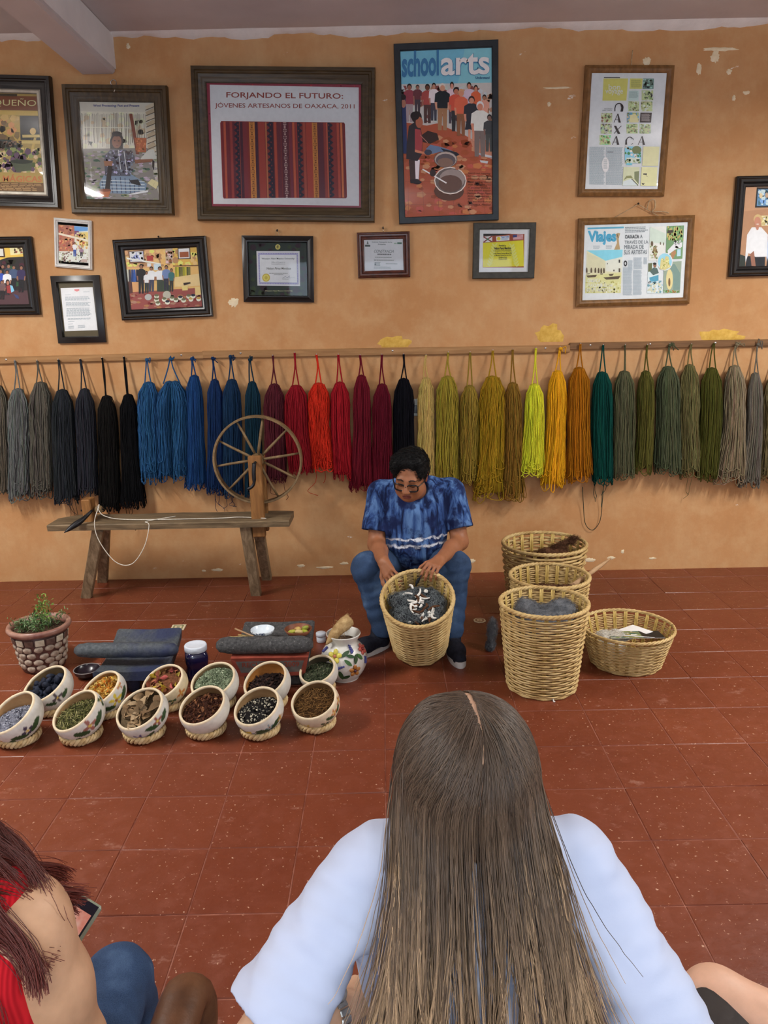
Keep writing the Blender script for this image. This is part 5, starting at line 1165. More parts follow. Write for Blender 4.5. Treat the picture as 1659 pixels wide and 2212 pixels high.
MB().add(*tube([(HX, -.13, HZ), (HX, .12, HZ)], .007, 8)).build('axle', 'iron_dark', wheel)
MB().add(*tube(smooth_path([(HX, -.125, HZ+.004), (HX-.004, -.135, HZ-.05), (HX-.006, -.135, HZ-.11), (HX-.022, -.14, HZ-.135), (HX-.045, -.14, HZ-.145)], 18), [.012]*8+[.009]*10, 8)).build('crank', 'iron_dark', wheel)
# spindle head at the other end
sp = at_y(195, 1112, BY0-.02); SX = sp[0]-O[0]
MB().add(*plank((SX, -.02, bz-.01), (SX-.005, -.02, TZ+.135), .055, .085, (1, 0, 0), .006)).build('spindle_post', 'post_wood', wh, smooth=False)
sz = TZ+.062
v, f = lathe([(0, -.02), (.016, -.02), (.024, -.012), (.020, 0), (.024, .012), (.016, .02), (0, .02)], 18)
MB().add(np.stack([v[:, 2]+SX+.055, v[:, 0]-.02, v[:, 1]+sz+.004], 1), f).build('whorl', 'rim_wood', wh)
MB().add(*tube([(SX+.08, -.02, sz+.004), (SX-.05, -.028, sz)], .006, 8)).build('spindle_axle', 'iron_dark', wh)
MB().add(*tube(smooth_path([(SX+.035, -.075, sz+.01), (SX-.005, -.13, sz-.03), (SX-.05, -.18, sz-.06), (SX-.085, -.215, sz-.085)], 14), list(np.interp(np.linspace(0, 1, 14), [0, .25, .5, .8, 1], [.008, .012, .019, .012, .002])), 10)).build('spindle', 'iron_dark', wh)
# drive cord: along the bench to the wheel, with a slack bight hanging in front
def W_(px, py, y): return at_y(px, py, y)-O
c1 = smooth_path([(SX+.055, -.045, sz+.022), (SX+.10, -.05, TZ+.03), (SX+.26, -.05, TZ+.006), (SX+.75, -.05, TZ+.004), (HX-.12, -.04, TZ+.006), (HX+.045, -.085, TZ+.006)], 60)
MB().add(*tube(c1, .0026, 6)).build('drive_cord', 'white_cord', wh)
c2 = smooth_path([(SX+.055, -.045, sz+.02), W_(214, 1092, BY0-.14), W_(204, 1130, BY0-.15), W_(215, 1170, BY0-.15), W_(250, 1214, BY0-.15), W_(285, 1218, BY0-.15), W_(312, 1180, BY0-.15), W_(322, 1135, BY0-.14), (SX+.36, -.10, TZ+.006), (SX+.5, .02, TZ+.004)], 70)
MB().add(*tube(c2, .0026, 6)).build('slack_cord', 'white_cord', wh)

# ================================================================== wicker baskets and what is in them
m, t = newmat('wicker', 0.55, 0.35)
ob = t.new('ShaderNodeObjectInfo').outputs['Random']
geo = t.coord()
n1 = t.noise(geo, 12, 6, 0.65); n2 = t.noise(t.mapping(geo, (1, 1, 6)), 30, 5)
c = t.ramp(n1, [(0.25, lin((172, 136, 80))), (0.5, lin((208, 178, 120))), (0.78, lin((226, 202, 148)))])
c = t.mix(t.ramp(n2, [(0.55, (0, 0, 0)), (0.8, (0.55,)*3)]), c, lin((138, 96, 46)))
t.base(t.mix(1.0, c, (.92,)*3, 'MULTIPLY')); t.bump(n2, 0.3, 0.002)
m, t = newmat('cane_strip', 0.45, 0.4)
n1 = t.noise(t.mapping(t.coord(), (30, 30, 3)), 6, 5, 0.6)
t.base(t.ramp(n1, [(0.3, lin((158, 124, 58))), (0.55, lin((206, 176, 98))), (0.75, lin((224, 200, 128)))])); t.bump(n1, 0.3, 0.002)
mnoise('basket_shade', (96, 66, 34), (120, 86, 48), 20, 0.8, 0.2, 0.2)
def basket(label, loc, Rb, Rt, H, ns, rowh, wr, tilt=None, seed=1, bulge=0.0, rimr=.010):
    """woven basket: stakes, weavers going in and out of them, bound rim, round base. loc = centre of the base on the floor"""
    g = np.random.default_rng(seed)
    root = thing('wicker_basket', label, 'basket', loc)
    if tilt is not None: root.rotation_euler = tilt
    def rad(z): u = z/H; return Rb+(Rt-Rb)*u+bulge*math.sin(math.pi*u)
    w = MB(); rows = int((H-.01)/rowh); seg = ns*6; a = np.arange(seg)*2*math.pi/seg; A = wr*.6
    for i in range(rows):
        z = wr+i*rowh+g.normal(0, rowh*.05); ph = math.pi*(i % 2)
        r = rad(z)+A*np.cos(a*ns/2+ph)+g.normal(0, .0006, seg)
        zz = z+np.convolve(np.tile(g.normal(0, rowh*.10, seg), 3), np.ones(9)/6, 'same')[seg:2*seg]
        P = np.stack([r*np.cos(a), r*np.sin(a), zz], 1)
        w.add(*tube(P, wr, 5, closed=True, up=(0, 0, 1), flat=.78*rowh/(2*wr)))
    w.build('weave', 'wicker', root)
    rim = MB(); n = 96; a = np.arange(n)*2*math.pi/n
    for k in range(3):
        rr = Rt+.004*np.cos(a*18+k*2.1); zz = H+.002+.005*np.sin(a*18+k*2.1)
        rim.add(*tube(np.stack([rr*np.cos(a), rr*np.sin(a), zz], 1), rimr*.72, 6, closed=True))
    rim.build('rim', 'wicker', root)
    st = MB()
    sw = min(.026, math.pi*Rt/ns*.62)
    me = None
    for k in range(ns):
        an = 2*math.pi*k/ns; P = []
        for z in np.linspace(.002, H-.002, 7):
            P.append(((rad(z)-wr*.55)*math.cos(an), (rad(z)-wr*.55)*math.sin(an), z))
        if me is None:
            b = MB()
            for j in (-1, 0, 1):
                P0 = [((rad(z)-wr*1.5), j*sw/3, z) for z in np.linspace(.002, H-.002, 7)]
                b.add(*tube(P0, sw/5.2, 5, up=(1, 0, 0), flat=.55))
            o = b.build('stake', 'cane_strip', root); me = o.data
        else:
            o = bpy.data.objects.new('stake', me); COL.objects.link(o); o.parent = root
        o.rotation_euler = (0, 0, an)
    v, f = lathe([(0, .004), (Rb*.5, .004), (Rb+.002, .003), (Rb+.006, .008), (Rb+.002, .014), (Rb*.97, .012), (0, .012)], 48)
    MB().add(v, f).build('base', 'wicker', root)
    return root
def wool(label, root_loc, blobs, mat, hair, seed, n=2600, rad=.0004, ln=.02, name='wool_heap', parent=None, M=None, up=(0, 0, 1)):
    """heap of loose fleece: one lumpy body with a coat of stray fibres"""
    g = np.random.default_rng(seed); s = Soft()
    for c, r in blobs: s.ell(c, r, k=.03)
    V, F = s.mesh(.008, warp=lambda p: .006*fbm(p*38, seed)+.003*fbm(p*110, seed+1)); V = relax(V, F, 1)
    o = MB().add(V, F).build(name, mat); o.location = root_loc
    idx = g.integers(0, len(V), n); me = o.data
    nr = np.array([me.vertices[int(i)].normal for i in idx]); P0 = V[idx]
    tang = np.cross(nr, g.normal(size=(n, 3))); tang /= np.linalg.norm(tang, axis=1, keepdims=True)+1e-9
    L = ln*g.uniform(.4, 1.3, (n, 1)); u = np.linspace(0, 1, 8)[None, :, None]
    b2 = np.cross(nr, tang)
    paths = P0[:, None]+nr[:, None]*(L[:, None]*(.25*u+.18*np.sin(u*3)))+tang[:, None]*(L[:, None]*u*.9)+b2[:, None]*(L[:, None]*.35*np.sin(u*g.uniform(2, 7, (n, 1, 1))))
    hair_obj('fibres', paths, rad, hair, o); tag(o, label, 'wool', kind='stuff'); return o
for nm, c1, c2 in (('wool_grey', (84, 88, 94), (124, 126, 130)), ('wool_dark', (30, 32, 36), (62, 64, 68)), ('wool_brown', (64, 42, 30), (104, 72, 52)), ('wool_cream', (176, 166, 148), (222, 216, 204)), ('wool_white', (206, 202, 192), (236, 234, 228)), ('fleece_mid', (84, 92, 96), (140, 148, 150))):
    mnoise(nm, c1, c2, 26, 0.95, 0.1, 0.6, 0.004, detail=7)

# front tall basket
c = on_floor(1161, 1488)
B1 = basket('tall wicker basket filled with grey wool, front of the stack', (.705, 3.27, 0), .155, .195, .405, 22, .0118, .0055, seed=1)
MB().add(*tube(smooth_path([(.02, -.158, .012), (.022, -.165, .0), (.025, -.172, .004)], 8), .003, 6)).build('white_tie', 'wool_white', B1)
wool('fluffy blue grey wool in the front tall basket', (.705, 3.27, .325), [((0, .02, -.02), (.165, .155, .05)), ((-.075, .02, .04), (.05, .05, .05)), ((.09, .03, .038), (.065, .055, .038)), ((0, -.05, .01), (.1, .08, .03))], 'wool_grey', 'wool_grey', 3, 4200, .0004, .02)
# middle basket with carding stick
B2 = basket('wicker basket in the middle of the row of three', (.835, 3.76, 0), .165, .200, .362, 22, .0112, .0054, seed=2)
wool('dark brown wool deep in the middle basket', (.835, 3.76, .27), [((0, 0, -.02), (.16, .16, .04)), ((.07, -.08, .03), (.07, .06, .035)), ((.1, -.1, .04), (.04, .04, .025))], 'wool_brown', 'wool_brown', 4, 1800)
p0, p1 = at_y(1226, 1274, 3.72), at_y(1319, 1206, 3.98)
stk = thing('wooden_stick', 'pale tapered wooden stick leaning out of the middle basket', 'stick', tuple(p0))
woodmat('stick_wood', (148, 112, 78), (202, 170, 132), stretch=(6, 6, 6))
MB().add(*tube([np.zeros(3), (p1-p0)*.35, (p1-p0)*.75, p1-p0], [.016, .014, .011, .004], 8)).build('shaft', 'stick_wood', stk)
MB().add(*tube([np.array([.012, .004, .004]), (p1-p0)*.34+np.array([.012, .006, -.004]), (p1-p0)*.62+np.array([.006, .004, -.002])], [.008, .008, .003], 8)).build('second_shaft', 'stick_wood', stk)
MB().add(*ellipsoid((-.012, 0, -.008), (.026, .02, .016), seg=12, rings=8, jit=.08)).build('wool_wrap', 'wool_dark', stk)
# back basket
B3 = basket('wicker basket with brown wool, nearest the wall', (.905, 4.24, 0), .195, .235, .395, 22, .019, .0085, seed=3)
wool('dark brown wool in the basket nearest the wall', (.905, 4.24, .32), [((.02, 0, -.03), (.17, .17, .03)), ((.05, -.03, .02), (.09, .05, .03)), ((.0, -.06, .03), (.05, .03, .03))], 'wool_brown', 'wool_brown', 5, 1800)
hb = wool('tuft of brown wool sticking up in the basket nearest the wall', (.99, 4.25, .36), [((0, 0, 0), (.05, .025, .022)), ((.05, .01, .035), (.045, .02, .016)), ((.09, .02, .06), (.03, .014, .01))], 'wool_brown', 'wool_brown', 6, 1200)
# low wide basket
B4 = basket('low wide wicker basket holding papers, on the floor beside the tall ones', (1.165, 3.50, 0), .165, .218, .185, 24, .0085, .004, seed=4, rimr=.007)
wool('curls of cream and grey wool in the low basket', (1.085, 3.48, .09), [((0, 0, 0), (.06, .07, .045)), ((.03, .02, .04), (.04, .04, .03)), ((-.03, .03, .035), (.035, .04, .028))], 'wool_cream', 'wool_white', 7, 1600)
mattr('paper_ink', 0.5, 0.3, 40, 0.05)
def paper(label, loc, rot, w, h, draw):
    P = Print(w, h, [(0, 0), (100, 0), (100, 100), (0, 100)], 5); draw(P)
    b = P.mb; v = np.concatenate(b.v); 
    o = thing('paper_sheet', label, 'paper', loc, rot)
    s = b.build('printed_face', 'print_ink', o, smooth=False, col=True); s.rotation_euler = (R(-90), 0, 0); s.location = (0, 0, .0012)
    MB().add(*box((0, 0, 0), (w, h, .0012))).build('sheet', 'print_ink', o, smooth=False, col=True); return o
paper('white sheet of paper under the others in the low basket', (1.17, 3.54, .128), (R(-9), R(-8), R(20)), .21, .16, lambda P: P.fill((236, 238, 238)))
paper('folded white sheet on top in the low basket', (1.215, 3.52, .138), (R(-12), R(-4), R(-24)), .19, .16, lambda P: P.fill((240, 242, 242)))
paper('dark photo print lying on the sheets in the low basket', (1.20, 3.485, .148), (R(-8), R(-2), R(-6)), .25, .13, lambda P: P.fill((60, 70, 60)).poly([(0, 0), (60, 0), (60, 100), (0, 100)], (120, 130, 80)).dabs(0, 5, 60, 95, 60, [(220, 226, 220), (90, 110, 60), (150, 150, 90), (60, 80, 80)], 8).poly([(62, 0), (100, 0), (100, 100), (62, 100)], (30, 28, 28)))
# grey wisp on the floor beside the front basket
wool('wisp of grey wool lying on the floor against the front tall basket', tuple(on_floor(1059, 1404)+np.array([0, 0, 0])), [((0, 0, .02), (.014, .03, .022)), ((.004, .0, .07), (.012, .02, .05)), ((.012, .0, .13), (.01, .014, .04))], 'wool_grey', 'wool_grey', 8, 1200, .0004, .02)
# basket tilted forward between the man's knees
TB = R(31); bc = np.array([.158, 3.600, .075])
B5 = basket('wicker basket tilted forward in the seated man\'s hands', tuple(bc), .135, .169, .36, 20, .0112, .0053, tilt=(TB, R(-3.5), 0), seed=5)
Mb = np.array(B5.rotation_euler.to_matrix())
def inb(p): return Mb@np.asarray(p, float)+bc
wl = [((0, -.005, 0), (.128, .128, .045)), ((-.075, -.06, .035), (.055, .055, .035)), ((-.075, .04, .04), (.055, .05, .035)), ((.08, .02, .035), (.05, .06, .035)), ((.02, .08, .02), (.08, .04, .03)), ((.07, -.06, .02), (.06, .05, .03))]
o = wool('dark and silver grey fleece in the tilted basket', tuple(inb((0, 0, .265))), [(Mb@np.array(c), r) for c, r in wl], 'wool_dark', 'fleece_mid', 9, 3600, .00045, .022)
# white curly locks lying on the dark fleece
g = np.random.default_rng(12)
for k in range(36):
    x, y = g.normal(.008, .034), g.normal(-.005, .05); 
    if k > 21: x, y = g.uniform(-.05, .07), -.085+g.normal(0, .01)
    q = np.array([x, y, .332+.012*math.exp(-(x*x+y*y)/.004)]); n = 12; tt = np.linspace(0, 1, n)
    rr = g.uniform(.004, .0085); a0 = g.uniform(0, 6.28); d = g.normal(size=3)*np.array([.03, .03, .008])
    P = q+np.stack([rr*np.cos(a0+tt*4.5), rr*np.sin(a0+tt*4.5), tt*.006], 1)+tt[:, None]*d
    lk = MB().add(*tube(P@Mb.T+bc, np.interp(tt, [0, .5, 1], [.005, .0065, .003]), 6)).build('wool_lock', 'wool_white' if k % 3 else 'wool_brown')
    tag(lk, 'small curled '+('white' if k % 3 else 'brown')+' lock of wool on the dark fleece in the tilted basket', 'wool', 'loose wool locks in the tilted basket')
lk = MB().add(*tube(smooth_path([inb((.0, .125, .30)), inb((.01, .135, .325)), inb((.03, .14, .36))], 10), [.004]*3+[.008]*4+[.003]*3, 6)).build('wool_lock', 'wool_dark'); tag(lk, 'single black lock of wool against the back of the tilted basket', 'wool')

# ================================================================== dye bowls, grinding stones, pots on the floor
mattr('painted_clay', 0.5, 0.35, 50, 0.14, 0.15, 0.003)
mnoise('palm_braid', (186, 154, 104), (230, 208, 162), 40, 0.7, 0.25, 0.3, 0.002, stretch=(1, 1, 1))
mattr('dry_bits', 0.85, 0.15, 120, 0.25)
RIMC = (226, 208, 176); OUT = (220, 218, 210); INN = (196, 156, 108)
ZS = 0.86
def bowl_profile(Rs, depth):
    """outer then inner outline of a rounded bowl whose wall curves in a little at the lip"""
    th = 0.011; o = []; a1 = math.pi-math.asin(.955)
    for a in np.linspace(.30, a1, 30): o.append((Rs*math.sin(a), Rs-Rs*math.cos(a)))
    z0 = o[0][1]; o = [(0, z0)]+o
    lip = o[-1]; o += [(lip[0]-.003, lip[1]+.005), (lip[0]-.008, lip[1]+.004)]
    for a in np.linspace(a1, .22, 24): o.append(((Rs-th)*math.sin(a), Rs-(Rs-th)*math.cos(a)))
    o.append((0, Rs-(Rs-th)*math.cos(.2)))
    o = np.array(o); o[:, 1] = (o[:, 1]-z0)*ZS; return o
def flower(dirs, v, c, ctr, col, petals=5, r=.24, leafcol=None, lr=.2):
    """paint a flower on the bowl: ctr = (azimuth, polar) in the bowl's frame"""
    az, po = ctr; po -= .42; n = np.array([math.cos(az)*math.sin(po), math.sin(az)*math.sin(po), math.cos(po)])
    e1 = np.array([-math.sin(az), math.cos(az), 0]); e2 = np.cross(n, e1)
    x, y = dirs@e1, dirs@e2; f = dirs@n > 0
    rr = np.hypot(x, y); an = np.arctan2(y, x)
    pet = f & (rr < r*(.62+.38*np.cos(an*petals)))
    c[pet] = lin(col); c[f & (rr < r*.22)] = lin((216, 186, 90) if sum(col) < 420 else (150, 90, 50))
    if leafcol is not None:
        for s in (-1, 1):
            lx, ly = x-s*r*1.25, y+r*.35; u = lx*math.cos(.5*s)+ly*math.sin(.5*s); w = -lx*math.sin(.5*s)+ly*math.cos(.5*s)
            c[f & ((u/(lr))**2+(w/(lr*.45))**2 < 1)] = lin(leafcol)
def bowl(label, ringpx, openw, tf, tl, seed, inn=INN, out=OUT, deco=(), ring=True, lift=.034):
    """clay bowl leaning in a braided palm ring. tf / tl: tilt to the viewer and sideways (degrees)"""
    p = on_floor(*ringpx, z=.015); zc = (p-CAM)@cf
    Rs = openw/2*zc/FPX*1.02
    if ring:
        rg_ = thing('palm_ring', 'braided palm ring under the '+label[0], 'ring', (p[0], p[1], 0), group='palm rings under the bowls')
        b = MB(); n = 84; a = np.arange(n)*2*math.pi/n; Rr = Rs*.66
        for k in range(3):
            q = a*9+k*2*math.pi/3
            b.add(*tube(np.stack([(Rr+.010*np.cos(q))*np.cos(a), (Rr+.010*np.cos(q))*np.sin(a), .020+.012*np.sin(q*1.0+.6)], 1), .0088, 6, closed=True, flat=.75))
        b.build('braid', 'palm_braid', rg_)
    root = thing('clay_bowl', label[1], 'bowl', (p[0], p[1], lift), (R(tf+5), R(tl), R(seed*13 % 8-4)), 'painted clay dye bowls on the floor')
    prof = bowl_profile(Rs, 0); seg = 120; v, f = lathe(prof, seg)
    nO = 31; c = np.tile(np.array(lin(out)), (len(v), 1)); ring_i = np.repeat(np.arange(len(prof)), seg)
    dirs = v-np.array([0, 0, Rs-prof[0, 1]*0]); ctr = np.array([0, 0, Rs*.955*ZS]); dirs = (v-ctr)/np.linalg.norm(v-ctr, axis=1, keepdims=True)
    for d in deco: flower(dirs, v, c, *d)
    c[ring_i >= nO-1] = lin(RIMC); c[ring_i >= nO+3] = lin(inn)
    g = np.random.default_rng(seed); c = c*(1+.06*fbm(v*40, seed)[:, None])
    # the turned clay is a touch out of round
    v = v*(1+.012*fbm(v*16, seed+3)[:, None])
    MB().add(v, f, col=np.clip(c, 0, 1)).build('body', 'painted_clay', root, col=True)
    M = np.array(root.rotation_euler.to_matrix()); loc = np.array([p[0], p[1], .022+.80*Rs])-M@np.array([0, 0, Rs*.955*ZS]); root.location = loc
    return root, M, loc, Rs
def inside(M, loc, Rs, fill, tiltkeep=.6):
    """frame of the content surface: centre (world), orthonormal axes, radius"""
    up = M@np.array([0, 0, 1.0]); n = up*tiltkeep+np.array([0, 0, 1])*(1-tiltkeep); n /= np.linalg.norm(n)
    C = loc+M@np.array([0, 0, Rs*.955*ZS])
    h = (fill-1)*Rs*.9
    c = C+n*h; rad = math.sqrt(max(1e-6, ((Rs-.014)**2-(h/ZS)**2)))
    e1 = np.cross(np.array([0, 1.0, 0]), n); e1 /= np.linalg.norm(e1); e2 = np.cross(n, e1)
    return c, e1, e2, n, rad
def heap(fr, col, seed, dome=.25, bump=.004, mat='dry_bits', n=28):
    """mounded filling surface"""
    c, e1, e2, nn, rad = fr; g = np.random.default_rng(seed); V = []; F = []; K = 40
    for i in range(n+1):
        r = rad*i/n
        for k in range(K):
            a = 2*math.pi*k/K; V.append((r*math.cos(a), r*math.sin(a)))
    V = np.array(V); z = dome*rad*(1-(np.hypot(V[:, 0], V[:, 1])/rad)**2)+bump*fbm(np.c_[V*90, np.zeros(len(V))], seed)
    P = c+V[:, :1]*e1+V[:, 1:]*e2+z[:, None]*nn
    F = [(i*K+k, (i+1)*K+k, (i+1)*K+(k+1) % K, i*K+(k+1) % K) for i in range(n) for k in range(K)]
    base = np.array(lin(col)); cc = base*(1+.25*g.normal(0, 1, (len(P), 1)).clip(-1.5, 1.5))
    return P, F, np.clip(cc, 0, 1), z
def on_heap(fr, dome, g, n, spread=.93):
    c, e1, e2, nn, rad = fr; r = rad*spread*np.sqrt(g.random(n)); a = g.uniform(0, 6.28, n)
    z = dome*rad*(1-(r/rad)**2)
    return c+(r*np.cos(a))[:, None]*e1+(r*np.sin(a))[:, None]*e2+z[:, None]*nn
def randrot(g, n):
    q = g.normal(size=(n, 4)); q /= np.linalg.norm(q, axis=1, keepdims=True); w, x, y, z = q.T
    return np.stack([np.stack([1-2*(y*y+z*z), 2*(x*y-z*w), 2*(x*z+y*w)], 1), np.stack([2*(x*y+z*w), 1-2*(x*x+z*z), 2*(y*z-x*w)], 1), np.stack([2*(x*z-y*w), 2*(y*z+x*w), 1-2*(x*x+y*y)], 1)], 1)
def scatter(mb, tmpl, tf, pts, g, size, cols, sizej=.35, flatten=None, nn=None):
    n = len(pts); Rm = randrot(g, n)
    if flatten is not None:                          # lie mostly flat: blend random tilt with the surface normal
        z = nn+g.normal(0, flatten, (n, 3)); z /= np.linalg.norm(z, axis=1, keepdims=True)
        x = np.cross(z, g.normal(size=(n, 3))); x /= np.linalg.norm(x, axis=1, keepdims=True); Rm = np.stack([x, np.cross(z, x), z], 2)
    s = size*(1+g.uniform(-sizej, sizej, n)); V = np.einsum('nij,kj->nki', Rm, tmpl)*s[:, None, None]+pts[:, None]
    cols = np.array([lin(c) for c in cols]); ci = cols[g.integers(0, len(cols), n)]*(1+g.normal(0, .14, (n, 1)))
    k = len(tmpl); F = []
    for i in range(n): F += [tuple(j+i*k for j in q) for q in tf]
    mb.add(V.reshape(-1, 3), F, col=np.clip(np.repeat(ci, k, 0), 0, 1))
def leaf_t(curl=.3, asp=.5, n=5):
    V = []; F = []
    for i in range(n):
        u = i/(n-1); w = asp*math.sin(math.pi*(.08+.84*u))
        for s in (-1, 0, 1): V.append((u*2-1, s*w, curl*(s*s*w*.8+math.sin(u*3)*.3)))
    for i in range(n-1):
        for s in (0, 1): F.append((i*3+s, i*3+s+1, i*3+s+4, i*3+s+3))
    return np.array(V), F
def stick_t(r=.08, bend=.2, n=4):
    P = np.array([(u*2-1, bend*math.sin(u*3), 0) for u in np.linspace(0, 1, n)]); return tube(P, r, 4)
def curl_t(): 
    P = np.array([(math.cos(a), math.sin(a), a*.12) for a in np.linspace(0, 4.2, 8)]); V = np.concatenate([P-np.array([0, 0, .25]), P+np.array([0, 0, .25])]); return V, [(i, i+1, 9+i, 8+i) for i in range(7)]
LEAF, LF = leaf_t(); STK, SF = stick_t(); CRL, CF_ = curl_t(); GR, GF = ellipsoid((0, 0, 0), (1, .7, .6), seg=6, rings=4)
gB, gG, gP, gR, gY = (92, 124, 150), (52, 78, 46), (96, 84, 150), (140, 86, 76), (214, 192, 74)
front, back = 'front row', 'back row'
# ---- front row, from the left
r, M, l, Rs = bowl(('bowl of grey insect dye', 'painted clay bowl half full of grey dye grains, at the left edge'), (42, 1592), 112, 17, -24, 1, inn=(196, 152, 104), deco=[((-2.2, 2.3), (196, 120, 60), 5, .26, gG, .26), ((-1.0, 2.2), (70, 60, 80), 4, .26, gG, .3)])
fr = inside(M, l, Rs, .86, .35); P, F, C, z = heap(fr, (110, 112, 124), 1, .2); g = np.random.default_rng(1); b = MB().add(P, F, col=C); scatter(b, GR, GF, on_heap(fr, .2, g, 900, .97), g, .0032, [(96, 98, 112), (140, 142, 154), (70, 70, 84), (176, 178, 190)])
tag(b.build('cochineal', 'dry_bits', col=True), 'silver grey dye grains in the leftmost front bowl', 'dye', kind='stuff')
r, M, l, Rs = bowl(('bowl of dried green herb', 'painted clay bowl of straw green dried herb, second in the front row'), (176, 1587), 110, 18, -22, 2, inn=(190, 150, 104), deco=[((-2.1, 2.35), (128, 158, 178), 5, .27, gG, .22), ((-.9, 2.05), (160, 104, 94), 4, .3, gG, .3), ((.2, 1.9), gG, 3, .25, None)])
fr = inside(M, l, Rs, .95, .55); P, F, C, z = heap(fr, (70, 68, 40), 2, .22); g = np.random.default_rng(2); b = MB().add(P, F, col=C); scatter(b, STK, SF, on_heap(fr, .25, g, 420), g, .013, [(110, 110, 62), (150, 146, 92), (86, 88, 50), (176, 168, 118), (64, 66, 40)], flatten=.8, nn=fr[3]); scatter(b, LEAF, LF, on_heap(fr, .22, g, 260), g, .007, [(92, 96, 52), (70, 74, 40), (130, 126, 76)], flatten=.9, nn=fr[3])
tag(b.build('dried_herb', 'dry_bits', col=True), 'straw green dried herb stems in the second front bowl', 'herb', kind='stuff')
r, M, l, Rs = bowl(('bowl of dry leaves', 'painted clay bowl of dry tan leaves with purple flower, third in the front row'), (312, 1583), 110, 19, -18, 3, inn=(120, 96, 68), deco=[((-1.75, 2.3), (92, 84, 140), 6, .28, gG, .24), ((-.8, 1.95), (150, 92, 82), 4, .24, gG, .26), ((-2.8, 2.1), gY, 5, .24, None)])
fr = inside(M, l, Rs, 1.02, .8); P, F, C, z = heap(fr, (96, 80, 58), 3, .12); g = np.random.default_rng(3)
tag(MB().add(P, F, col=C).build('leaf_litter', 'dry_bits', col=True), 'crushed leaf bits under the dry leaves in the third front bowl', 'leaves', kind='stuff')
g = np.random.default_rng(33); pts = on_heap(fr, .16, g, 34); lmesh = []
for k in range(34):
    if k < 6:
        V, F = leaf_t(.35+.12*k, .55+.05*k, 6); V = V*.026; V[:, 2] += .004*fbm(V*200, k); cc = np.array(lin([(150, 126, 94), (132, 106, 76), (168, 144, 112), (120, 96, 70), (158, 130, 96), (110, 90, 66)][k]))
        o = MB().add(V, F, col=np.tile(cc, (len(V), 1))).build('dry_leaf', 'dry_bits', col=True); lmesh.append(o.data)
    else: o = bpy.data.objects.new('dry_leaf', lmesh[k % 6]); COL.objects.link(o)
    zz = fr[3]+g.normal(0, .35, 3); o.location = pts[k]+fr[3]*.006; o.rotation_mode = 'QUATERNION'; o.rotation_quaternion = Vector(zz).to_track_quat('Z', 'Y')@Euler((0, 0, g.uniform(0, 6.28))).to_quaternion()
    tag(o, 'dry curled tan leaf piece in the third front bowl', 'leaf', 'dry leaf pieces in the third front bowl')
r, M, l, Rs = bowl(('bowl of brown peel curls', 'white clay bowl with a small black lizard drawing, full of brown peel curls'), (445, 1575), 107, 17, -15, 4, out=(224, 220, 210), inn=(150, 116, 78), deco=[((-2.2, 2.5), (60, 52, 50), 4, .12, None), ((-1.7, 2.55), (54, 46, 44), 3, .11, None), ((-1.2, 2.5), (60, 52, 50), 4, .12, None)])
fr = inside(M, l, Rs, 1.0, .75); P, F, C, z = heap(fr, (60, 34, 24), 4, .12); g = np.random.default_rng(4); b = MB().add(P, F, col=C); scatter(b, CRL, CF_, on_heap(fr, .15, g, 260), g, .0075, [(96, 56, 38), (74, 42, 30), (122, 78, 52), (60, 34, 26)]); scatter(b, LEAF, LF, on_heap(fr, .2, g, 26), g, .010, [(172, 124, 84), (150, 104, 70)])
tag(b.build('peel_curls', 'dry_bits', col=True), 'dark brown dried peel curls in the white front bowl', 'peel', kind='stuff')
r, M, l, Rs = bowl(('bowl of black and white flakes', 'painted clay bowl with bird motif holding black and white flakes'), (562, 1576), 106, 18, -15, 5, inn=(176, 140, 98), deco=[((-1.95, 2.25), (60, 84, 140), 3, .22, gG, .3), ((-1.1, 2.15), (120, 150, 160), 4, .22, gG, .3), ((-.5, 2.2), (190, 140, 80), 4, .2, None), ((-2.3, 2.1), gG, 3, .2, gY, .2)])
fr = inside(M, l, Rs, .9, .5); P, F, C, z = heap(fr, (26, 24, 24), 5, .3, .007); g = np.random.default_rng(5); b = MB().add(P, F, col=C); scatter(b, GR, GF, on_heap(fr, .3, g, 320, .95), g, .0055, [(22, 20, 22), (34, 32, 34), (206, 200, 180), (16, 16, 18), (60, 58, 56), (150, 146, 130)]); scatter(b, LEAF, LF, on_heap(fr, .33, g, 70), g, .006, [(220, 214, 196), (190, 182, 160)])
tag(b.build('dye_flakes', 'dry_bits', col=True), 'mixed black and white dried flakes in the fifth front bowl', 'dye', kind='stuff')
r, M, l, Rs = bowl(('bowl of fibrous roots', 'painted clay bowl of brown hair-like roots, last in the front row'), (683, 1562), 104, 19, -14, 6, inn=(140, 106, 70), out=(222, 206, 178), deco=[((-2.0, 2.2), (216, 192, 100), 5, .22, None), ((-1.3, 2.25), gG, 3, .2, None), ((-.75, 2.0), (196, 130, 80), 4, .2, gG, .2), ((-.2, 1.9), (170, 110, 70), 4, .25, None)])
fr = inside(M, l, Rs, 1.0, .8); P, F, C, z = heap(fr, (70, 48, 26), 6, .1); g = np.random.default_rng(6); b = MB().add(P, F, col=C)
pts = on_heap(fr, .16, g, 330, .9); K = len(pts); tt = np.linspace(0, 1, 8); a0 = g.uniform(0, 6.28, K); cur = g.normal(0, 2.2, K); ln = g.uniform(.02, .05, K)
an = a0[:, None]+cur[:, None]*tt[None]; st_ = (ln/8)[:, None]
px_ = np.cumsum(np.cos(an)*st_, 1); py_ = np.cumsum(np.sin(an)*st_, 1); px_ -= px_.mean(1, keepdims=True); py_ -= py_.mean(1, keepdims=True)
paths = pts[:, None]*1.0+px_[..., None]*fr[1]+py_[..., None]*fr[2]+(.004*np.sin(tt*3+1)[None, :, None]+.002)*fr[3]
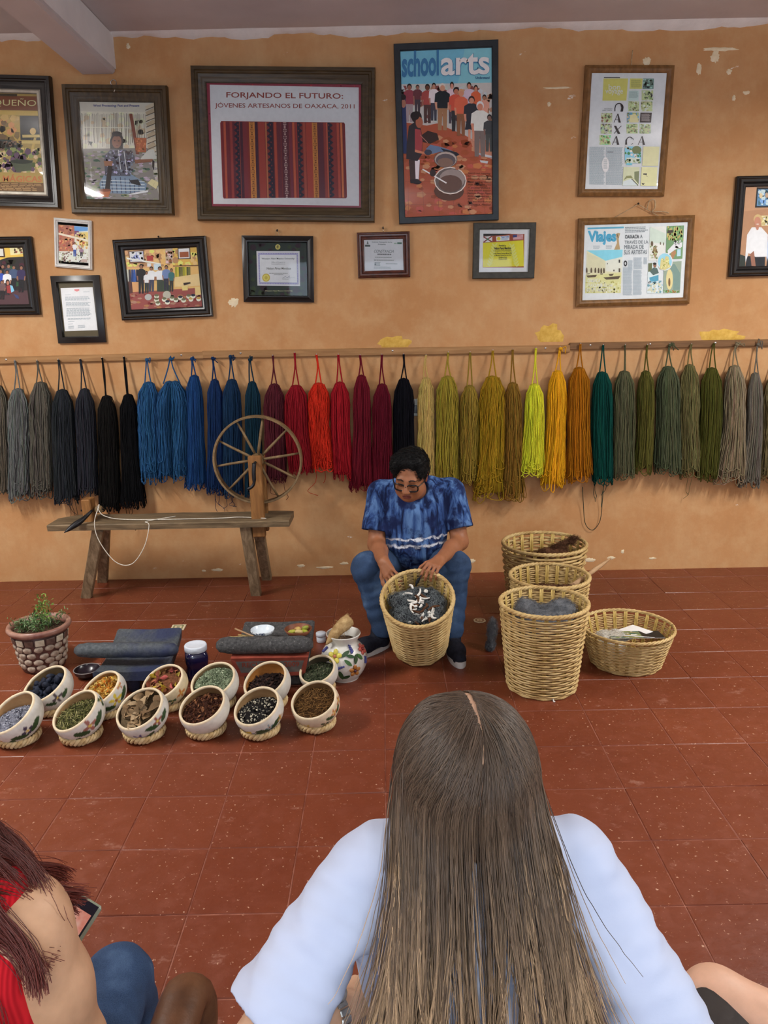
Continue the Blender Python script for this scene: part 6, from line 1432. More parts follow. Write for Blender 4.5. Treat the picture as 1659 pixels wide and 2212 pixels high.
rel = paths-fr[0]; x_, y_ = rel@fr[1], rel@fr[2]; rr = np.hypot(x_, y_); sc_ = np.minimum(1, fr[4]*.95/np.maximum(rr, 1e-6)); paths = paths+((sc_-1)*x_)[..., None]*fr[1]+((sc_-1)*y_)[..., None]*fr[2]
v, f, c = strands(paths, .0009, 3, np.array([lin(q) for q in [(132, 96, 54), (104, 72, 38), (150, 112, 66), (84, 58, 32)]])[g.integers(0, 4, K)]); b.add(v, f, col=c)
tag(b.build('root_fibres', 'dry_bits', col=True), 'tangle of fine brown roots in the last front bowl', 'roots', kind='stuff')
# ---- back row, from the left
r, M, l, Rs = bowl(('bowl of indigo lumps', 'painted clay bowl piled with dark indigo lumps, first in the back row'), (110, 1528), 104, 17, -20, 7, inn=(140, 116, 80), deco=[((-.9, 2.0), (90, 80, 84), 4, .25, gG, .2)])
fr = inside(M, l, Rs, .92, .7); g = np.random.default_rng(7); lm = []
mnoise('indigo_lump', (20, 24, 36), (42, 50, 68), 30, 0.75, 0.25, 0.5, 0.003)
bs = MB().add(*heap(fr, (20, 22, 32), 7, .05)[:2]); tag(bs.build('indigo_dust', 'indigo_lump'), 'dark indigo crumbs beneath the lumps in the first back bowl', 'dye', kind='stuff')
pl = []
for ring_r, nn_, zz in ((.78, 11, .006), (.45, 7, .014), (.0, 1, .022), (.55, 5, .03), (.2, 3, .036)):
    for k in range(nn_):
        a = 2*math.pi*k/max(1, nn_)+ring_r*5; pl.append(fr[0]+fr[1]*ring_r*fr[4]*math.cos(a)+fr[2]*ring_r*fr[4]*math.sin(a)+fr[3]*zz)
for k, p in enumerate(pl):
    if k < 5:
        v, f = ellipsoid((0, 0, 0), (.019, .016, .012), seg=9, rings=6); v = v*(1+.22*fbm(v*130, k)[:, None]); o = MB().add(v, f).build('indigo_lump', 'indigo_lump'); lm.append(o.data)
    else: o = bpy.data.objects.new('indigo_lump', lm[k % 5]); COL.objects.link(o)
    o.location = p; o.rotation_euler = tuple(g.uniform(0, 6.28, 3)); o.scale = (g.uniform(.85, 1.15),)*3
    tag(o, 'dark blue black indigo lump in the first back bowl', 'indigo', 'indigo lumps in a clay bowl')
r, M, l, Rs = bowl(('bowl of dried marigolds', 'painted clay bowl heaped with orange and yellow dried flowers'), (228, 1535), 98, 18, -22, 8, inn=(170, 130, 80), deco=[((-.75, 2.1), (220, 196, 70), 5, .34, gG, .3), ((-.2, 1.8), (190, 130, 90), 4, .2, None)])
fr = inside(M, l, Rs, 1.1, .8); P, F, C, z = heap(fr, (176, 128, 54), 8, .22, .006); g = np.random.default_rng(8); b = MB().add(P, F, col=C); scatter(b, LEAF, LF, on_heap(fr, .27, g, 420, .97), g, .0075, [(214, 176, 74), (226, 198, 110), (206, 126, 44), (190, 104, 36), (206, 190, 120), (150, 110, 50)])
tag(b.build('dried_flowers', 'dry_bits', col=True), 'dried orange and yellow marigold heads in the second back bowl', 'flowers', kind='stuff')
r, M, l, Rs = bowl(('bowl of fruit rind', 'cream clay bowl of red and yellow dried fruit rind pieces'), (360, 1520), 98, 18, -17, 9, inn=(150, 110, 66), out=(218, 200, 164), deco=[((-1.2, 2.15), gG, 3, .2, None), ((-.7, 2.1), (190, 120, 60), 4, .24, None), ((-1.9, 2.3), (110, 100, 50), 3, .2, None)])
fr = inside(M, l, Rs, 1.05, .85); g = np.random.default_rng(9); P, F, C, z = heap(fr, (110, 70, 46), 9, .1)
tag(MB().add(P, F, col=C).build('rind_crumbs', 'dry_bits', col=True), 'small rind crumbs under the rind pieces in the third back bowl', 'rind', kind='stuff')
cl = [(206, 176, 66), (150, 84, 62), (176, 110, 80), (190, 96, 90), (130, 76, 60), (214, 196, 96), (168, 128, 84), (120, 60, 52)]; lm = []; pts = on_heap(fr, .2, g, 44)
for k in range(44):
    if k < 8:
        V, F = leaf_t(.8, .62, 5); V = V*.016; V = V*(1+.15*fbm(V*200, k)[:, None]); V2 = V+np.array([0, 0, .0025]); n = len(V)
        o = MB().add(np.concatenate([V, V2]), [q[::-1] for q in F]+[tuple(i+n for i in q) for q in F], col=np.tile(np.array(lin(cl[k])), (2*n, 1))).build('rind_piece', 'dry_bits', col=True); lm.append(o.data)
    else: o = bpy.data.objects.new('rind_piece', lm[k % 8]); COL.objects.link(o)
    o.location = pts[k]+fr[3]*g.uniform(.003, .012); o.rotation_euler = tuple(g.uniform(0, 6.28, 3))
    tag(o, 'dried '+['yellow', 'red brown', 'copper', 'pinkish red', 'dark brown', 'lemon yellow', 'tan', 'maroon'][k % 8]+' fruit rind piece in the third back bowl', 'fruit rind', 'rind pieces in the third back bowl')
r, M, l, Rs = bowl(('bowl of grey green lichen', 'cream clay bowl filled with fluffy grey green lichen'), (468, 1518), 101, 18, -12, 10, inn=(150, 124, 90))
fr = inside(M, l, Rs, 1.08, .85); P, F, C, z = heap(fr, (120, 132, 106), 10, .16, .006); g = np.random.default_rng(10); b = MB().add(P, F, col=C); scatter(b, CRL, CF_, on_heap(fr, .2, g, 520, .95), g, .0055, [(150, 164, 136), (120, 136, 108), (176, 188, 160), (100, 114, 90)])
tag(b.build('lichen', 'dry_bits', col=True), 'grey green lichen in the fourth back bowl', 'lichen', kind='stuff')
r, M, l, Rs = bowl(('bowl of dark seed pods', 'clay bowl with bare orange inside, half full of dark seed pods'), (580, 1517), 101, 17, -20, 11, inn=(190, 128, 66))
fr = inside(M, l, Rs, .86, .45); P, F, C, z = heap(fr, (34, 24, 22), 11, .22, .005); g = np.random.default_rng(11); b = MB().add(P, F, col=C); scatter(b, *tube([(-1, 0, 0), (-.5, .12, 0), (.5, .1, 0), (1, 0, 0)], [.12, .3, .3, .1], 6), on_heap(fr, .25, g, 150), g, .013, [(40, 28, 26), (56, 38, 32), (30, 22, 22), (70, 50, 42)], flatten=.5, nn=fr[3])
tag(b.build('seed_pods', 'dry_bits', col=True), 'dark brown seed pods in the fifth back bowl', 'seed pods', kind='stuff')
r, M, l, Rs = bowl(('bowl of dark green herb', 'small clay bowl of dark green crumbled herb beside the flowered jug'), (690, 1487), 83, 17, -15, 12, inn=(84, 76, 60))
fr = inside(M, l, Rs, .95, .7); P, F, C, z = heap(fr, (56, 62, 46), 12, .18); g = np.random.default_rng(12); b = MB().add(P, F, col=C); scatter(b, STK, SF, on_heap(fr, .2, g, 220), g, .008, [(84, 92, 66), (60, 68, 48), (140, 142, 116), (44, 52, 38)], flatten=.8, nn=fr[3]); scatter(b, LEAF, LF, on_heap(fr, .2, g, 180), g, .006, [(60, 72, 50), (86, 96, 70)], flatten=.9, nn=fr[3])
tag(b.build('green_herb', 'dry_bits', col=True), 'dark green crumbled herb in the small back bowl', 'herb', kind='stuff')

# ---- potted plant
m, t = newmat('soil', 0.95, 0.1); n1 = t.noise(t.coord(), 60, 6); t.base(t.ramp(n1, [(0.3, lin((44, 34, 28))), (0.7, lin((90, 72, 56)))])); t.bump(n1, .8, .01)
mnoise('pot_glaze', (52, 34, 30), (96, 62, 54), 20, 0.4, 0.45, 0.3, 0.003)
mnoise('pot_rim_glaze', (112, 64, 56), (176, 138, 120), 16, 0.35, 0.5, 0.2, 0.002)
mnoise('pot_stone', (128, 108, 92), (190, 174, 156), 26, 0.5, 0.4, 0.4, 0.004)
mnoise('pot_tile_light', (176, 164, 140), (214, 204, 182), 34, 0.45, 0.4, 0.3, 0.002); mnoise('pot_tile_dark', (70, 52, 46), (112, 88, 78), 34, 0.45, 0.4, 0.3, 0.002)
p = on_floor(96, 1438); pt = thing('potted_plant', 'feathery green plant in a pot with stone and tile relief', 'plant', (p[0], p[1], 0))
Hp, Rt, Rb = .232, .148, .098
MB().add(*lathe([(0, 0), (Rb, 0), (Rb+.004, .01), (Rt-.02, Hp-.03), (Rt-.022, Hp-.026)], 56)).build('pot', 'pot_glaze', pt)
MB().add(*lathe([(Rt-.022, Hp-.032), (Rt-.004, Hp-.03), (Rt+.004, Hp-.015), (Rt, Hp-.002), (Rt-.008, Hp), (Rt-.02, Hp-.004), (Rt-.026, Hp-.03), (Rt-.03, Hp-.06)], 56)).build('rim', 'pot_rim_glaze', pt)
MB().add(*lathe([(Rt-.028, Hp-.03), (Rt*.5, Hp-.022), (0, Hp-.018)], 40)).build('soil', 'soil', pt)
g = np.random.default_rng(21); nt = 16
for k in range(nt):
    a = 2*math.pi*k/nt; z = Hp-.062; rr = Rb+(Rt-.02-Rb)*(z/(Hp-.03))+.004
    o = MB().add(*box((0, 0, 0), (.008, 2*math.pi*rr/nt*.84, .034), bev=.003)).build('relief_tile', 'pot_tile_light' if k % 2 else 'pot_tile_dark', pt, smooth=False); o.location = (rr*math.cos(a), rr*math.sin(a), z); o.rotation_euler = (0, R(10), a)
zs = [(.132, 15), (.098, 14), (.066, 14), (.034, 13)]; sm = []
for j, (z, nn_) in enumerate(zs):
    for k in range(nn_):
        a = 2*math.pi*(k+.5*(j % 2))/nn_+g.normal(0, .03); rr = Rb+(Rt-.02-Rb)*(z/(Hp-.03))+.001
        if len(sm) < 5:
            v, f = ellipsoid((0, 0, 0), (.010, .0225, .017), seg=12, rings=8); v = v*(1+.12*fbm(v*120, len(sm))[:, None]); o = MB().add(v, f).build('relief_stone', 'pot_stone', pt); sm.append(o.data)
        else: o = bpy.data.objects.new('relief_stone', sm[(k+j) % 5]); COL.objects.link(o); o.parent = pt
        o.location = (rr*math.cos(a), rr*math.sin(a), z+g.normal(0, .002)); o.rotation_euler = (0, R(12), a)
mattr('leaf_green', 0.6, 0.3, 80, 0.2)
b = MB(); fol = MB(); lt, lf = leaf_t(.2, .28, 4)
for s in range(30):
    tall = s < 6
    x0, y0 = (g.normal(.01, .03), g.normal(0, .03)) if tall else (g.uniform(-.085, .07), g.uniform(-.08, .06)); h = g.uniform(.10, .155) if tall else g.uniform(.03, .07)
    tip = np.array([x0+g.normal(.0, .03), y0+g.normal(0, .02), Hp-.02+h]); P = smooth_path([(x0, y0, Hp-.03), ((x0+tip[0])/2+g.normal(0, .008), (y0+tip[1])/2, Hp-.02+h*.55), tip], 9)
    b.add(*tube(P, .0013, 4), col=np.tile(np.array(lin((84, 110, 54))), (36, 1)))
    n = 34 if tall else 26; q = P[g.integers(3 if tall else 1, 9, n)]+g.normal(0, .010, (n, 3))
    scatter(fol, lt, lf, q, g, .0085, [(110, 146, 66), (136, 168, 76), (84, 118, 56)] if tall else [(84, 116, 70), (110, 140, 90), (64, 94, 56), (130, 152, 110)])
b.build('stems', 'leaf_green', pt, col=True); f_ = fol.build('foliage', 'leaf_green', pt, col=True); f_['kind'] = 'stuff'

# ---- grinding stones
m, t = newmat('basalt_blue', 0.62, 0.35); n1 = t.noise(t.coord(), 70, 6, 0.7); n2 = t.noise(t.coord(), 4, 4)
t.base(t.mix(t.ramp(n2, [(0.45, (0, 0, 0)), (0.6, (0.75,)*3)]), t.ramp(n1, [(0.3, lin((46, 52, 58))), (0.7, lin((88, 94, 98)))]), lin((34, 44, 84)))); t.bump(n1, .6, .004)
m, t = newmat('basalt_grey', 0.8, 0.25); n1 = t.noise(t.coord(), 70, 6, 0.7); sp = t.noise(t.coord(), 140, 2)
t.base(t.mix(t.ramp(sp, [(0.66, (0, 0, 0)), (0.72, (0.6,)*3)]), t.ramp(n1, [(0.3, lin((48, 48, 50))), (0.7, lin((92, 92, 92)))]), lin((150, 150, 146)))); t.bump(n1, .8, .005)
mnoise('red_stone_paint', (126, 56, 44), (160, 78, 62), 24, 0.6, 0.3, 0.3, 0.003); mnoise('grey_stone_paint', (92, 88, 86), (122, 116, 112), 24, 0.7, 0.3, 0.3, 0.003)
def slab(w, l, t_, dish, zn, zf, n=16):
    """hollowed grinding slab, local: y from near (-l/2) to far"""
    V = []; F = []
    for i in range(n+1):
        y = -l/2+l*i/n; z = zn+(zf-zn)*i/n-dish*math.sin(math.pi*i/n)
        for x, dz in ((-w/2, -t_), (-w/2-.004, -.008), (-w/2+.006, 0), (0, -.006), (w/2-.006, 0), (w/2+.004, -.008), (w/2, -t_)): V.append((x, y, z+dz))
    for i in range(n):
        for k in range(7): F.append((i*7+k, i*7+(k+1) % 7, (i+1)*7+(k+1) % 7, (i+1)*7+k))
    F += [tuple(range(7))[::-1], tuple(n*7+k for k in range(7))]; return V, F
me1 = thing('metate', 'blue stained basalt metate without lettering', 'grinding stone', (-1.195, 3.415, 0))
V, F = slab(.315, .36, .05, .035, .125, .185); MB().add(V, F).build('slab', 'basalt_blue', me1, sharp=40)
for x, y, h in ((-.10, .12, .12), (.10, .12, .12), (0, -.12, .075)): MB().add(*tube([(x, y, 0), (x*.95, y*.95, h*.6), (x*.9, y*.9, h)], [.026, .032, .042], 10)).build('foot', 'basalt_blue', me1)
def mano(label, a, b, r, mat):
    a, b = np.asarray(a), np.asarray(b); c = (a+b)/2; o = thing('mano', label, 'grinding stone', tuple(c-np.array([0, 0, r]))); n = 26; u = np.linspace(0, 1, n)
    rr = r*np.minimum(1, .72+.55*np.sin(math.pi*u)**.8); rr[0] *= .55; rr[-1] *= .55; P = (a-c)[None]*(1-u)[:, None]+(b-c)[None]*u[:, None]+np.array([0, 0, r])
    v, f = tube(P, rr, 16); v = v+.0015*fbm(v*60, 4)[:, None]; MB().add(v, f).build('roller', mat, o); return o
def at_z(px, py, z): return on_floor(px, py, z)
mano('blue grey stone roller lying across the unlettered metate', at_z(162, 1405, .185), at_z(384, 1403, .185), .036, 'basalt_blue')
me2 = thing('metate', 'metate with red painted lettered front and grey stone slab', 'grinding stone', (-.545, 3.44, 0))
V, F = slab(.345, .34, .05, .012, .17, .205); MB().add(V, F).build('slab', 'basalt_grey', me2, sharp=40)
# flared front apron, red border with sunken grey panel and cut letters
ap = MB(); A_ = np.array([(-.178, -.200, .174), (.178, -.200, .174), (.155, -.180, .075), (-.155, -.180, .075)]); I_ = A_.mean(0)+(A_-A_.mean(0))*np.array([.88, 1, .62]); I_[:, 1] = A_[:, 1].mean()+(A_[:, 1]-A_[:, 1].mean())*.62+.003
bk_ = A_+np.array([0, .06, 0])
ap.add(np.concatenate([A_, I_]), [(i, (i+1) % 4, 4+(i+1) % 4, 4+i) for i in range(4)]); ap.add(np.concatenate([A_, bk_]), [(i, 4+i, 4+(i+1) % 4, (i+1) % 4) for i in range(4)])
ap.build('front_border', 'red_stone_paint', me2, smooth=False); MB().add(I_, [(0, 1, 2, 3)]).build('front_panel', 'grey_stone_paint', me2, smooth=False)
tv, tf_ = text_mesh('RECUERDO 2009', .02); Q = tv*np.array([.262, .027])+np.array([-.1275, 0])
ex = (I_[1]-I_[0])/np.linalg.norm(I_[1]-I_[0]); ez = (I_[0]-I_[3]); ez = ez-ex*(ez@ex); ez /= np.linalg.norm(ez); nrm = np.cross(ex, ez)
P3 = I_.mean(0)+Q[:, :1]*ex+(Q[:, 1:]+.0)*ez+nrm*.001; n = len(P3)
MB().add(np.concatenate([P3, P3+nrm*.002]), [tuple(i+n for i in q) for q in tf_]).build('lettering', 'red_stone_paint', me2, smooth=False)
for x, y, h in ((-.11, .12, .15), (.11, .12, .15)): MB().add(*tube([(x, y, 0), (x, y, h*.6), (x*.95, y*.9, h)], [.03, .034, .042], 10)).build('foot', 'basalt_grey', me2)
MB().add(*box((0, -.10, .045), (.27, .07, .09), bev=.012)).build('front_foot', 'basalt_grey', me2, smooth=False)
mano('grey stone roller lying across the red fronted metate', at_z(468, 1394, .215), at_z(676, 1392, .218), .040, 'basalt_grey')
# on the second metate: speckled enamel bowl with stick, clay bowl with pods
m, t = newmat('enamel', 0.2, 0.6); n1 = t.noise(t.coord(), 55, 3, 0.6); t.base(t.ramp(n1, [(0.5, lin((222, 230, 236))), (0.56, lin((60, 74, 104)))])); m, t = newmat('enamel_in', 0.2, 0.6); t.base(lin((222, 232, 240)))
def small_bowl(label, p, Rr, h, mat_o, mat_i):
    o = thing('small_bowl', label, 'bowl', tuple(p)); th = .003
    MB().add(*lathe([(0, 0), (Rr*.45, 0), (Rr*.8, h*.45), (Rr, h), (Rr-th, h+.002)], 40)).build('outside', mat_o, o); MB().add(*lathe([(Rr-th*.5, h+.002), (Rr-th*2, h-.004), (Rr*.76, h*.48), (Rr*.42, .006), (0, .006)], 40)).build('inside', mat_i, o); return o
pe = at_z(568, 1374, .205); small_bowl('white enamel bowl with dark blue speckled rim, on the red fronted metate', pe, .058, .034, 'enamel', 'enamel_in')
pc = at_z(645, 1374, .205); mnoise('clay_brown', (110, 62, 40), (142, 86, 58), 20, .5, .35, .2); cb = small_bowl('brown clay bowl with yellow green pods, on the red fronted metate', pc, .066, .038, 'clay_brown', 'clay_brown')
q0 = at_z(508, 1358, .245); q1 = at_z(552, 1377, .235); so = thing('wooden_spatula', 'thin pale stick resting on the enamel bowl', 'stick', tuple(q0)); MB().add(*tube([(0, 0, 0), q1-q0], .0045, 6)).build('shaft', 'stick_wood', so)
g = np.random.default_rng(31); pm = []
mattr('pod_skin', .5, .35, 60, .2)
for k, (x, y, c) in enumerate(((-.028, -.01, (176, 178, 70)), (.0, .01, (206, 176, 104)), (.028, -.008, (160, 168, 54)), (.005, -.024, (214, 190, 130)), (-.006, .026, (190, 150, 96)), (.03, .02, (150, 156, 60)))):
    v, f = ellipsoid((0, 0, 0), (.021, .012, .011), seg=10, rings=6); v = v*(1+.15*fbm(v*150, k)[:, None]); o = MB().add(v, f, col=np.tile(np.array(lin(c)), (len(v), 1))).build('seed_pod', 'pod_skin', col=True)
    o.location = (pc[0]+x, pc[1]+y, pc[2]+.026+.006*(k % 2)); o.rotation_euler = (0, g.normal(0, .3), g.uniform(0, 3.1)); tag(o, ('green' if k in (0, 2, 5) else 'pale tan')+' pod in the brown clay bowl on the metate', 'pod', 'pods in the brown clay bowl')
# straw lying by the enamel bowl
g = np.random.default_rng(41); b = MB(); pb = at_z(530, 1378, .208)
for k in range(30): a = pb+np.array([g.normal(0, .022), g.normal(0, .01), .002+g.uniform(0, .008)]); d = np.array([g.normal(.01, .02), g.normal(0, .01), 0]); b.add(*tube([a-d, a, a+d], .0012, 4), col=np.tile(np.array(lin((206, 180, 120))), (12, 1)))
tag(b.build('straw_bits', 'dry_bits', col=True), 'loose straw bits beside the enamel bowl', 'straw', kind='stuff')
# dark saucer by the first metate
ps = on_floor(190, 1462); mnoise('dark_glaze', (24, 18, 26), (40, 30, 40), 20, .25, .5, .1); mnoise('grey_lip', (120, 112, 112), (150, 142, 140), 20, .3, .5, .1)
o = thing('dark_saucer', 'small dark glazed bowl on the floor left of the blue metate', 'bowl', tuple(ps)); MB().add(*lathe([(0, 0), (.035, 0), (.058, .024), (.063, .042)], 40)).build('body', 'dark_glaze', o); MB().add(*lathe([(.0625, .041), (.064, .043), (.0615, .045), (.059, .043)], 40)).build('lip', 'grey_lip', o); MB().add(*lathe([(.060, .042), (.05, .02), (0, .008)], 40)).build('inside', 'dark_glaze', o)
# plastic jar with dark dye
pj = on_floor(428, 1462); jr = thing('plastic_jar', 'clear square jar of dark indigo liquid with a white screw lid', 'jar', tuple(pj))
m, t = newmat('jar_plastic', 0.12, 0.5); t.base(lin((26, 24, 66))); t.b.inputs['Coat Weight'].default_value = .6
mnoise('lid_white', (206, 214, 226), (220, 228, 238), 20, .35, .4, .05)
V = []; F = []; prof = [(.046, 0), (.054, .008), (.056, .03), (.051, .05), (.051, .072), (.056, .09), (.056, .118), (.050, .134), (.042, .142)]; ns = 40
def sq(r, a): 
    c, s = math.cos(a), math.sin(a); k = (abs(c)**5+abs(s)**5)**(-1/5); return r*k*c*.96, r*k*s*.96
for rr, z in prof: V += [(*sq(rr, 2*math.pi*k/ns), z) for k in range(ns)]
F = [(i*ns+k, i*ns+(k+1) % ns, (i+1)*ns+(k+1) % ns, (i+1)*ns+k) for i in range(len(prof)-1) for k in range(ns)]+[tuple(range(ns))[::-1]]
jb = MB().add(V, F).build('body', 'jar_plastic', jr); jb.rotation_euler = (0, 0, R(18))
v, f = lathe([(.050, .140), (.053, .142), (.053, .164), (.050, .170), (.044, .168), (0, .168)], 72); v[:, :2] *= (1+.006*np.sign(np.sin(np.arctan2(v[:, 1], v[:, 0])*36)))[:, None]; MB().add(v, f).build('lid', 'lid_white', jr)
# small white capped jar behind the flowered jug
pw = on_floor(694, 1386); wj = thing('white_capped_jar', 'small jar with a white cap behind the flowered jug', 'jar', tuple(pw)); MB().add(*lathe([(0, 0), (.022, 0), (.025, .004), (.025, .03), (.02, .034)], 24)).build('body', 'lid_white', wj); MB().add(*lathe([(.0245, .032), (.027, .033), (.027, .05), (.024, .053), (0, .052)], 24)).build('cap', 'lid_white', wj)
# ---- flowered jug with relief flowers and a root in its mouth
pj = on_floor(745, 1462); jg = thing('flowered_jug', 'round white ceramic jug with raised painted flowers', 'jug', tuple(pj))
prof = [(0, 0), (.062, 0), (.068, .006), (.095, .045), (.110, .092), (.104, .135), (.084, .165), (.068, .178), (.066, .192), (.078, .216), (.082, .224), (.080, .228), (.074, .222), (.062, .196), (.062, .18), (.08, .15), (.09, .1), (.0, .04)]
ps_ = smooth_path([(a, 0, b) for a, b in prof], 70)[:, [0, 2]]; ps_[:, 0] = np.maximum(ps_[:, 0], 0)
mnoise('jug_white', (206, 204, 196), (226, 224, 216), 14, .3, .5, .1); MB().add(*lathe(ps_, 64)).build('body', 'jug_white', jg)
mattr('relief_paint', .4, .4, 60, .2)
def jr_(z): return float(np.interp(z, ps_[:40, 1], ps_[:40, 0]))
def jug_flower(px, py, r, col, cc, petals=5, kind='flower'):
    P = None
    for yy in np.linspace(pj[1]-.115, pj[1]+.02, 60):      # meet the jug's wall along the line of sight
        q = at_y(px, py, yy)-np.array([pj[0], pj[1], 0])
        if math.hypot(q[0], q[1]) <= jr_(q[2])+.001: P = q; break
    if P is None: return
    nr = np.array([P[0], P[1], (P[2]-.09)*.8]); nr /= np.linalg.norm(nr); e1 = np.cross((0, 0, 1.0), nr); e1 /= np.linalg.norm(e1); e2 = np.cross(nr, e1); B = np.stack([e1, e2, nr], 1); b = MB()
    if kind == 'flower':
        for k in range(petals):
            a = 2*math.pi*k/petals+.3; v, f = ellipsoid((r*.58*math.cos(a), r*.58*math.sin(a), .003), (r*.42, r*.34, .006), rotm(0, 0, a), 10, 6); b.add(v@B.T+P, f, col=np.tile(np.array(lin(col)), (len(v), 1)))
        v, f = ellipsoid((0, 0, .007), (r*.25, r*.25, .007), None, 10, 6); b.add(v@B.T+P, f, col=np.tile(np.array(lin(cc)), (len(v), 1)))
    elif kind == 'spike':
        for k in range(9): 
            u = k/8; v, f = ellipsoid(((u-.5)*r*2*math.cos(petals), (u-.5)*r*2*math.sin(petals), .004), (r*.34*(1.1-u*.5), r*.34*(1.1-u*.5), .006), None, 8, 5); v[:, 0] += (k % 2-.5)*r*.3; b.add(v@B.T+P, f, col=np.tile(np.array(lin(col)), (len(v), 1)))
    else:
        V, F = leaf_t(.15, .42, 6); V = V*r; ca, sa = math.cos(petals), math.sin(petals); V = np.stack([V[:, 0]*ca-V[:, 1]*sa, V[:, 0]*sa+V[:, 1]*ca, V[:, 2]+.004], 1); b.add(V@B.T+P, F, col=np.tile(np.array(lin(col)), (len(V), 1)))
        V2 = V.copy(); V2[:, 2] -= .004; b.add(V2@B.T+P, [q[::-1] for q in F], col=np.tile(np.array(lin(col)), (len(V), 1)))
    b.build({'flower': 'relief_flower', 'spike': 'relief_spike', 'leaf': 'relief_leaf'}[kind], 'relief_paint', jg, col=True)
jug_flower(724, 1418, .036, (214, 202, 88), (176, 110, 80)); jug_flower(781, 1402, .030, (196, 92, 80), (150, 56, 56)); jug_flower(766, 1448, .030, (170, 110, 50), (70, 44, 60))
for px, py, r_, a, c in ((746, 1413, .024, .6, gG), (752, 1432, .022, 2.4, (70, 110, 60)), (768, 1424, .022, 1.3, gG), (737, 1458, .024, 1.9, gG), (776, 1418, .02, 2.2, (70, 110, 60)), (700, 1425, .018, .9, gG), (748, 1462, .018, .3, gG), (757, 1418, .02, 2.8, (50, 84, 50))): jug_flower(px, py, r_, c, c, a, 'leaf')
for px, py, r_, a in ((757, 1402, .018, 1.7), (736, 1442, .018, .35), (704, 1403, .016, 1.1), (788, 1424, .014, 1.4)): jug_flower(px, py, r_, (70, 74, 140), (70, 74, 140), a, 'spike')
a0, a1 = at_y(704, 1393, pj[1]-.06), at_y(760, 1336, pj[1]+.01); rt = thing('dried_root', 'thick pale fibrous root leaning in the mouth of the flowered jug', 'root', tuple(a0))
mnoise('root_fibre', (150, 118, 76), (200, 172, 124), 40, .9, .15, .7, .004, stretch=(1, 1, 1)); u = np.linspace(0, 1, 22); P = (a1-a0)[None]*u[:, None]+np.stack([0*u, 0*u, .012*np.sin(u*3.1)], 1)
v, f = tube(P, np.interp(u, [0, .12, .3, .7, .93, 1], [.004, .012, .024, .033, .030, .012]), 14); v = v+(.003*fbm(v*90, 8))[:, None]*np.array([1, 1, 1]); MB().add(v, f).build('body', 'root_fibre', rt)
g = np.random.default_rng(51); n = 260; idx = g.integers(14*4, len(v)-14, n); c_ = P[np.clip(idx//14, 0, 21)]; d = v[idx]-c_; d /= np.linalg.norm(d, axis=1, keepdims=True)+1e-9; tt = np.linspace(0, 1, 6)[None, :, None]; hair_obj('fibres', v[idx][:, None]+d[:, None]*tt*.0015+(g.normal(0, .008, (n, 1, 3)))*tt, .0004, 'root_fibre', rt)
MB().add(*lathe([(.06, .188), (0, .186)], 30)).build('jug_filling', 'soil', jg)

# ================================================================== people
def skinmat(name, c, rough=.5):
    m, t = newmat(name, rough, .4)
    a = t.new('ShaderNodeAttribute', attribute_name='Col').outputs['Color']; n = t.noise(t.coord(), 35, 5)
    t.base(t.mix(1.0, a, t.ramp(n, [(.3, (.9, .88, .86)), (.7, (1.05, 1.03, 1.02))]), 'MULTIPLY'))
    t.b.inputs['Subsurface Weight'].default_value = .12; t.b.inputs['Subsurface Radius'].default_value = (.012, .005, .003)
    t.bump(t.noise(t.coord(), 180, 3), .08, .001); return m
skinmat('skin', None)
mattr('hair_strand', .42, .45, 30, .12)
m, t = newmat('denim', .85, .2); v = t.coord(); n1 = t.noise(v, 9, 5); n2 = t.noise(t.mapping(v, (1, 1, 1)), 700, 2)
c = t.ramp(n1, [(.3, lin((24, 38, 62))), (.55, lin((44, 66, 100))), (.75, lin((86, 112, 146)))]); t.base(t.mix(.22, c, t.ramp(n2, [(.3, lin((24, 38, 66))), (.7, lin((104, 132, 166)))]))); t.bump(n2, .3, .002)
mnoise('shoe_navy', (22, 24, 34), (38, 40, 52), 60, .8, .2, .4, .002); mnoise('shoe_sole', (196, 194, 190), (214, 212, 208), 20, .6, .3, .1); mnoise('shoe_red', (110, 40, 44), (130, 52, 54), 20, .6, .3, .1)
mnoise('hair_black', (7, 7, 8), (17, 16, 16), 30, .6, .25, .3, .003); mnoise('spectacle_black', (12, 11, 11), (22, 20, 19), 20, .25, .5, 0)
# tie-dyed blue shirt: streaks running down, pale bound bands low on the chest
m, t = newmat('tie_dye', .9, .15); v = t.coord()
st1 = t.noise(t.mapping(v, (1, 1, .16)), 26, 5, .6, .7); bl = t.noise(v, 9, 5, .6); sm_ = t.noise(v, 30, 4)
c = t.ramp(st1, [(.40, lin((26, 36, 70))), (.49, lin((54, 82, 136))), (.62, lin((96, 132, 184)))])
c = t.mix(t.ramp(bl, [(.5, (0, 0, 0)), (.58, (.85,)*3)]), c, lin((30, 38, 78)))
sep = t.new('ShaderNodeSeparateXYZ'); t.link(v, sep.inputs[0]); wob = t.math('MULTIPLY', t.math('SUBTRACT', sm_, .5), .05)
zz = t.math('ADD', sep.outputs[2], wob)
for z0, w in ((.545, .009), (.505, .011)):
    xw = t.math('ADD', zz, t.math('MULTIPLY', sep.outputs[0], -.05))
    bnd = t.math('SUBTRACT', 1.0, t.math('DIVIDE', t.math('ABSOLUTE', t.math('SUBTRACT', xw, z0-.008)), w), True)
    c = t.mix(t.math('MULTIPLY', bnd, t.ramp(t.noise(v, 60, 2), [(.35, (.35,)*3), (.55, (1.6,)*3)])), c, lin((226, 230, 238)))
t.base(c); t.bump(t.noise(v, 240, 3), .2, .001)

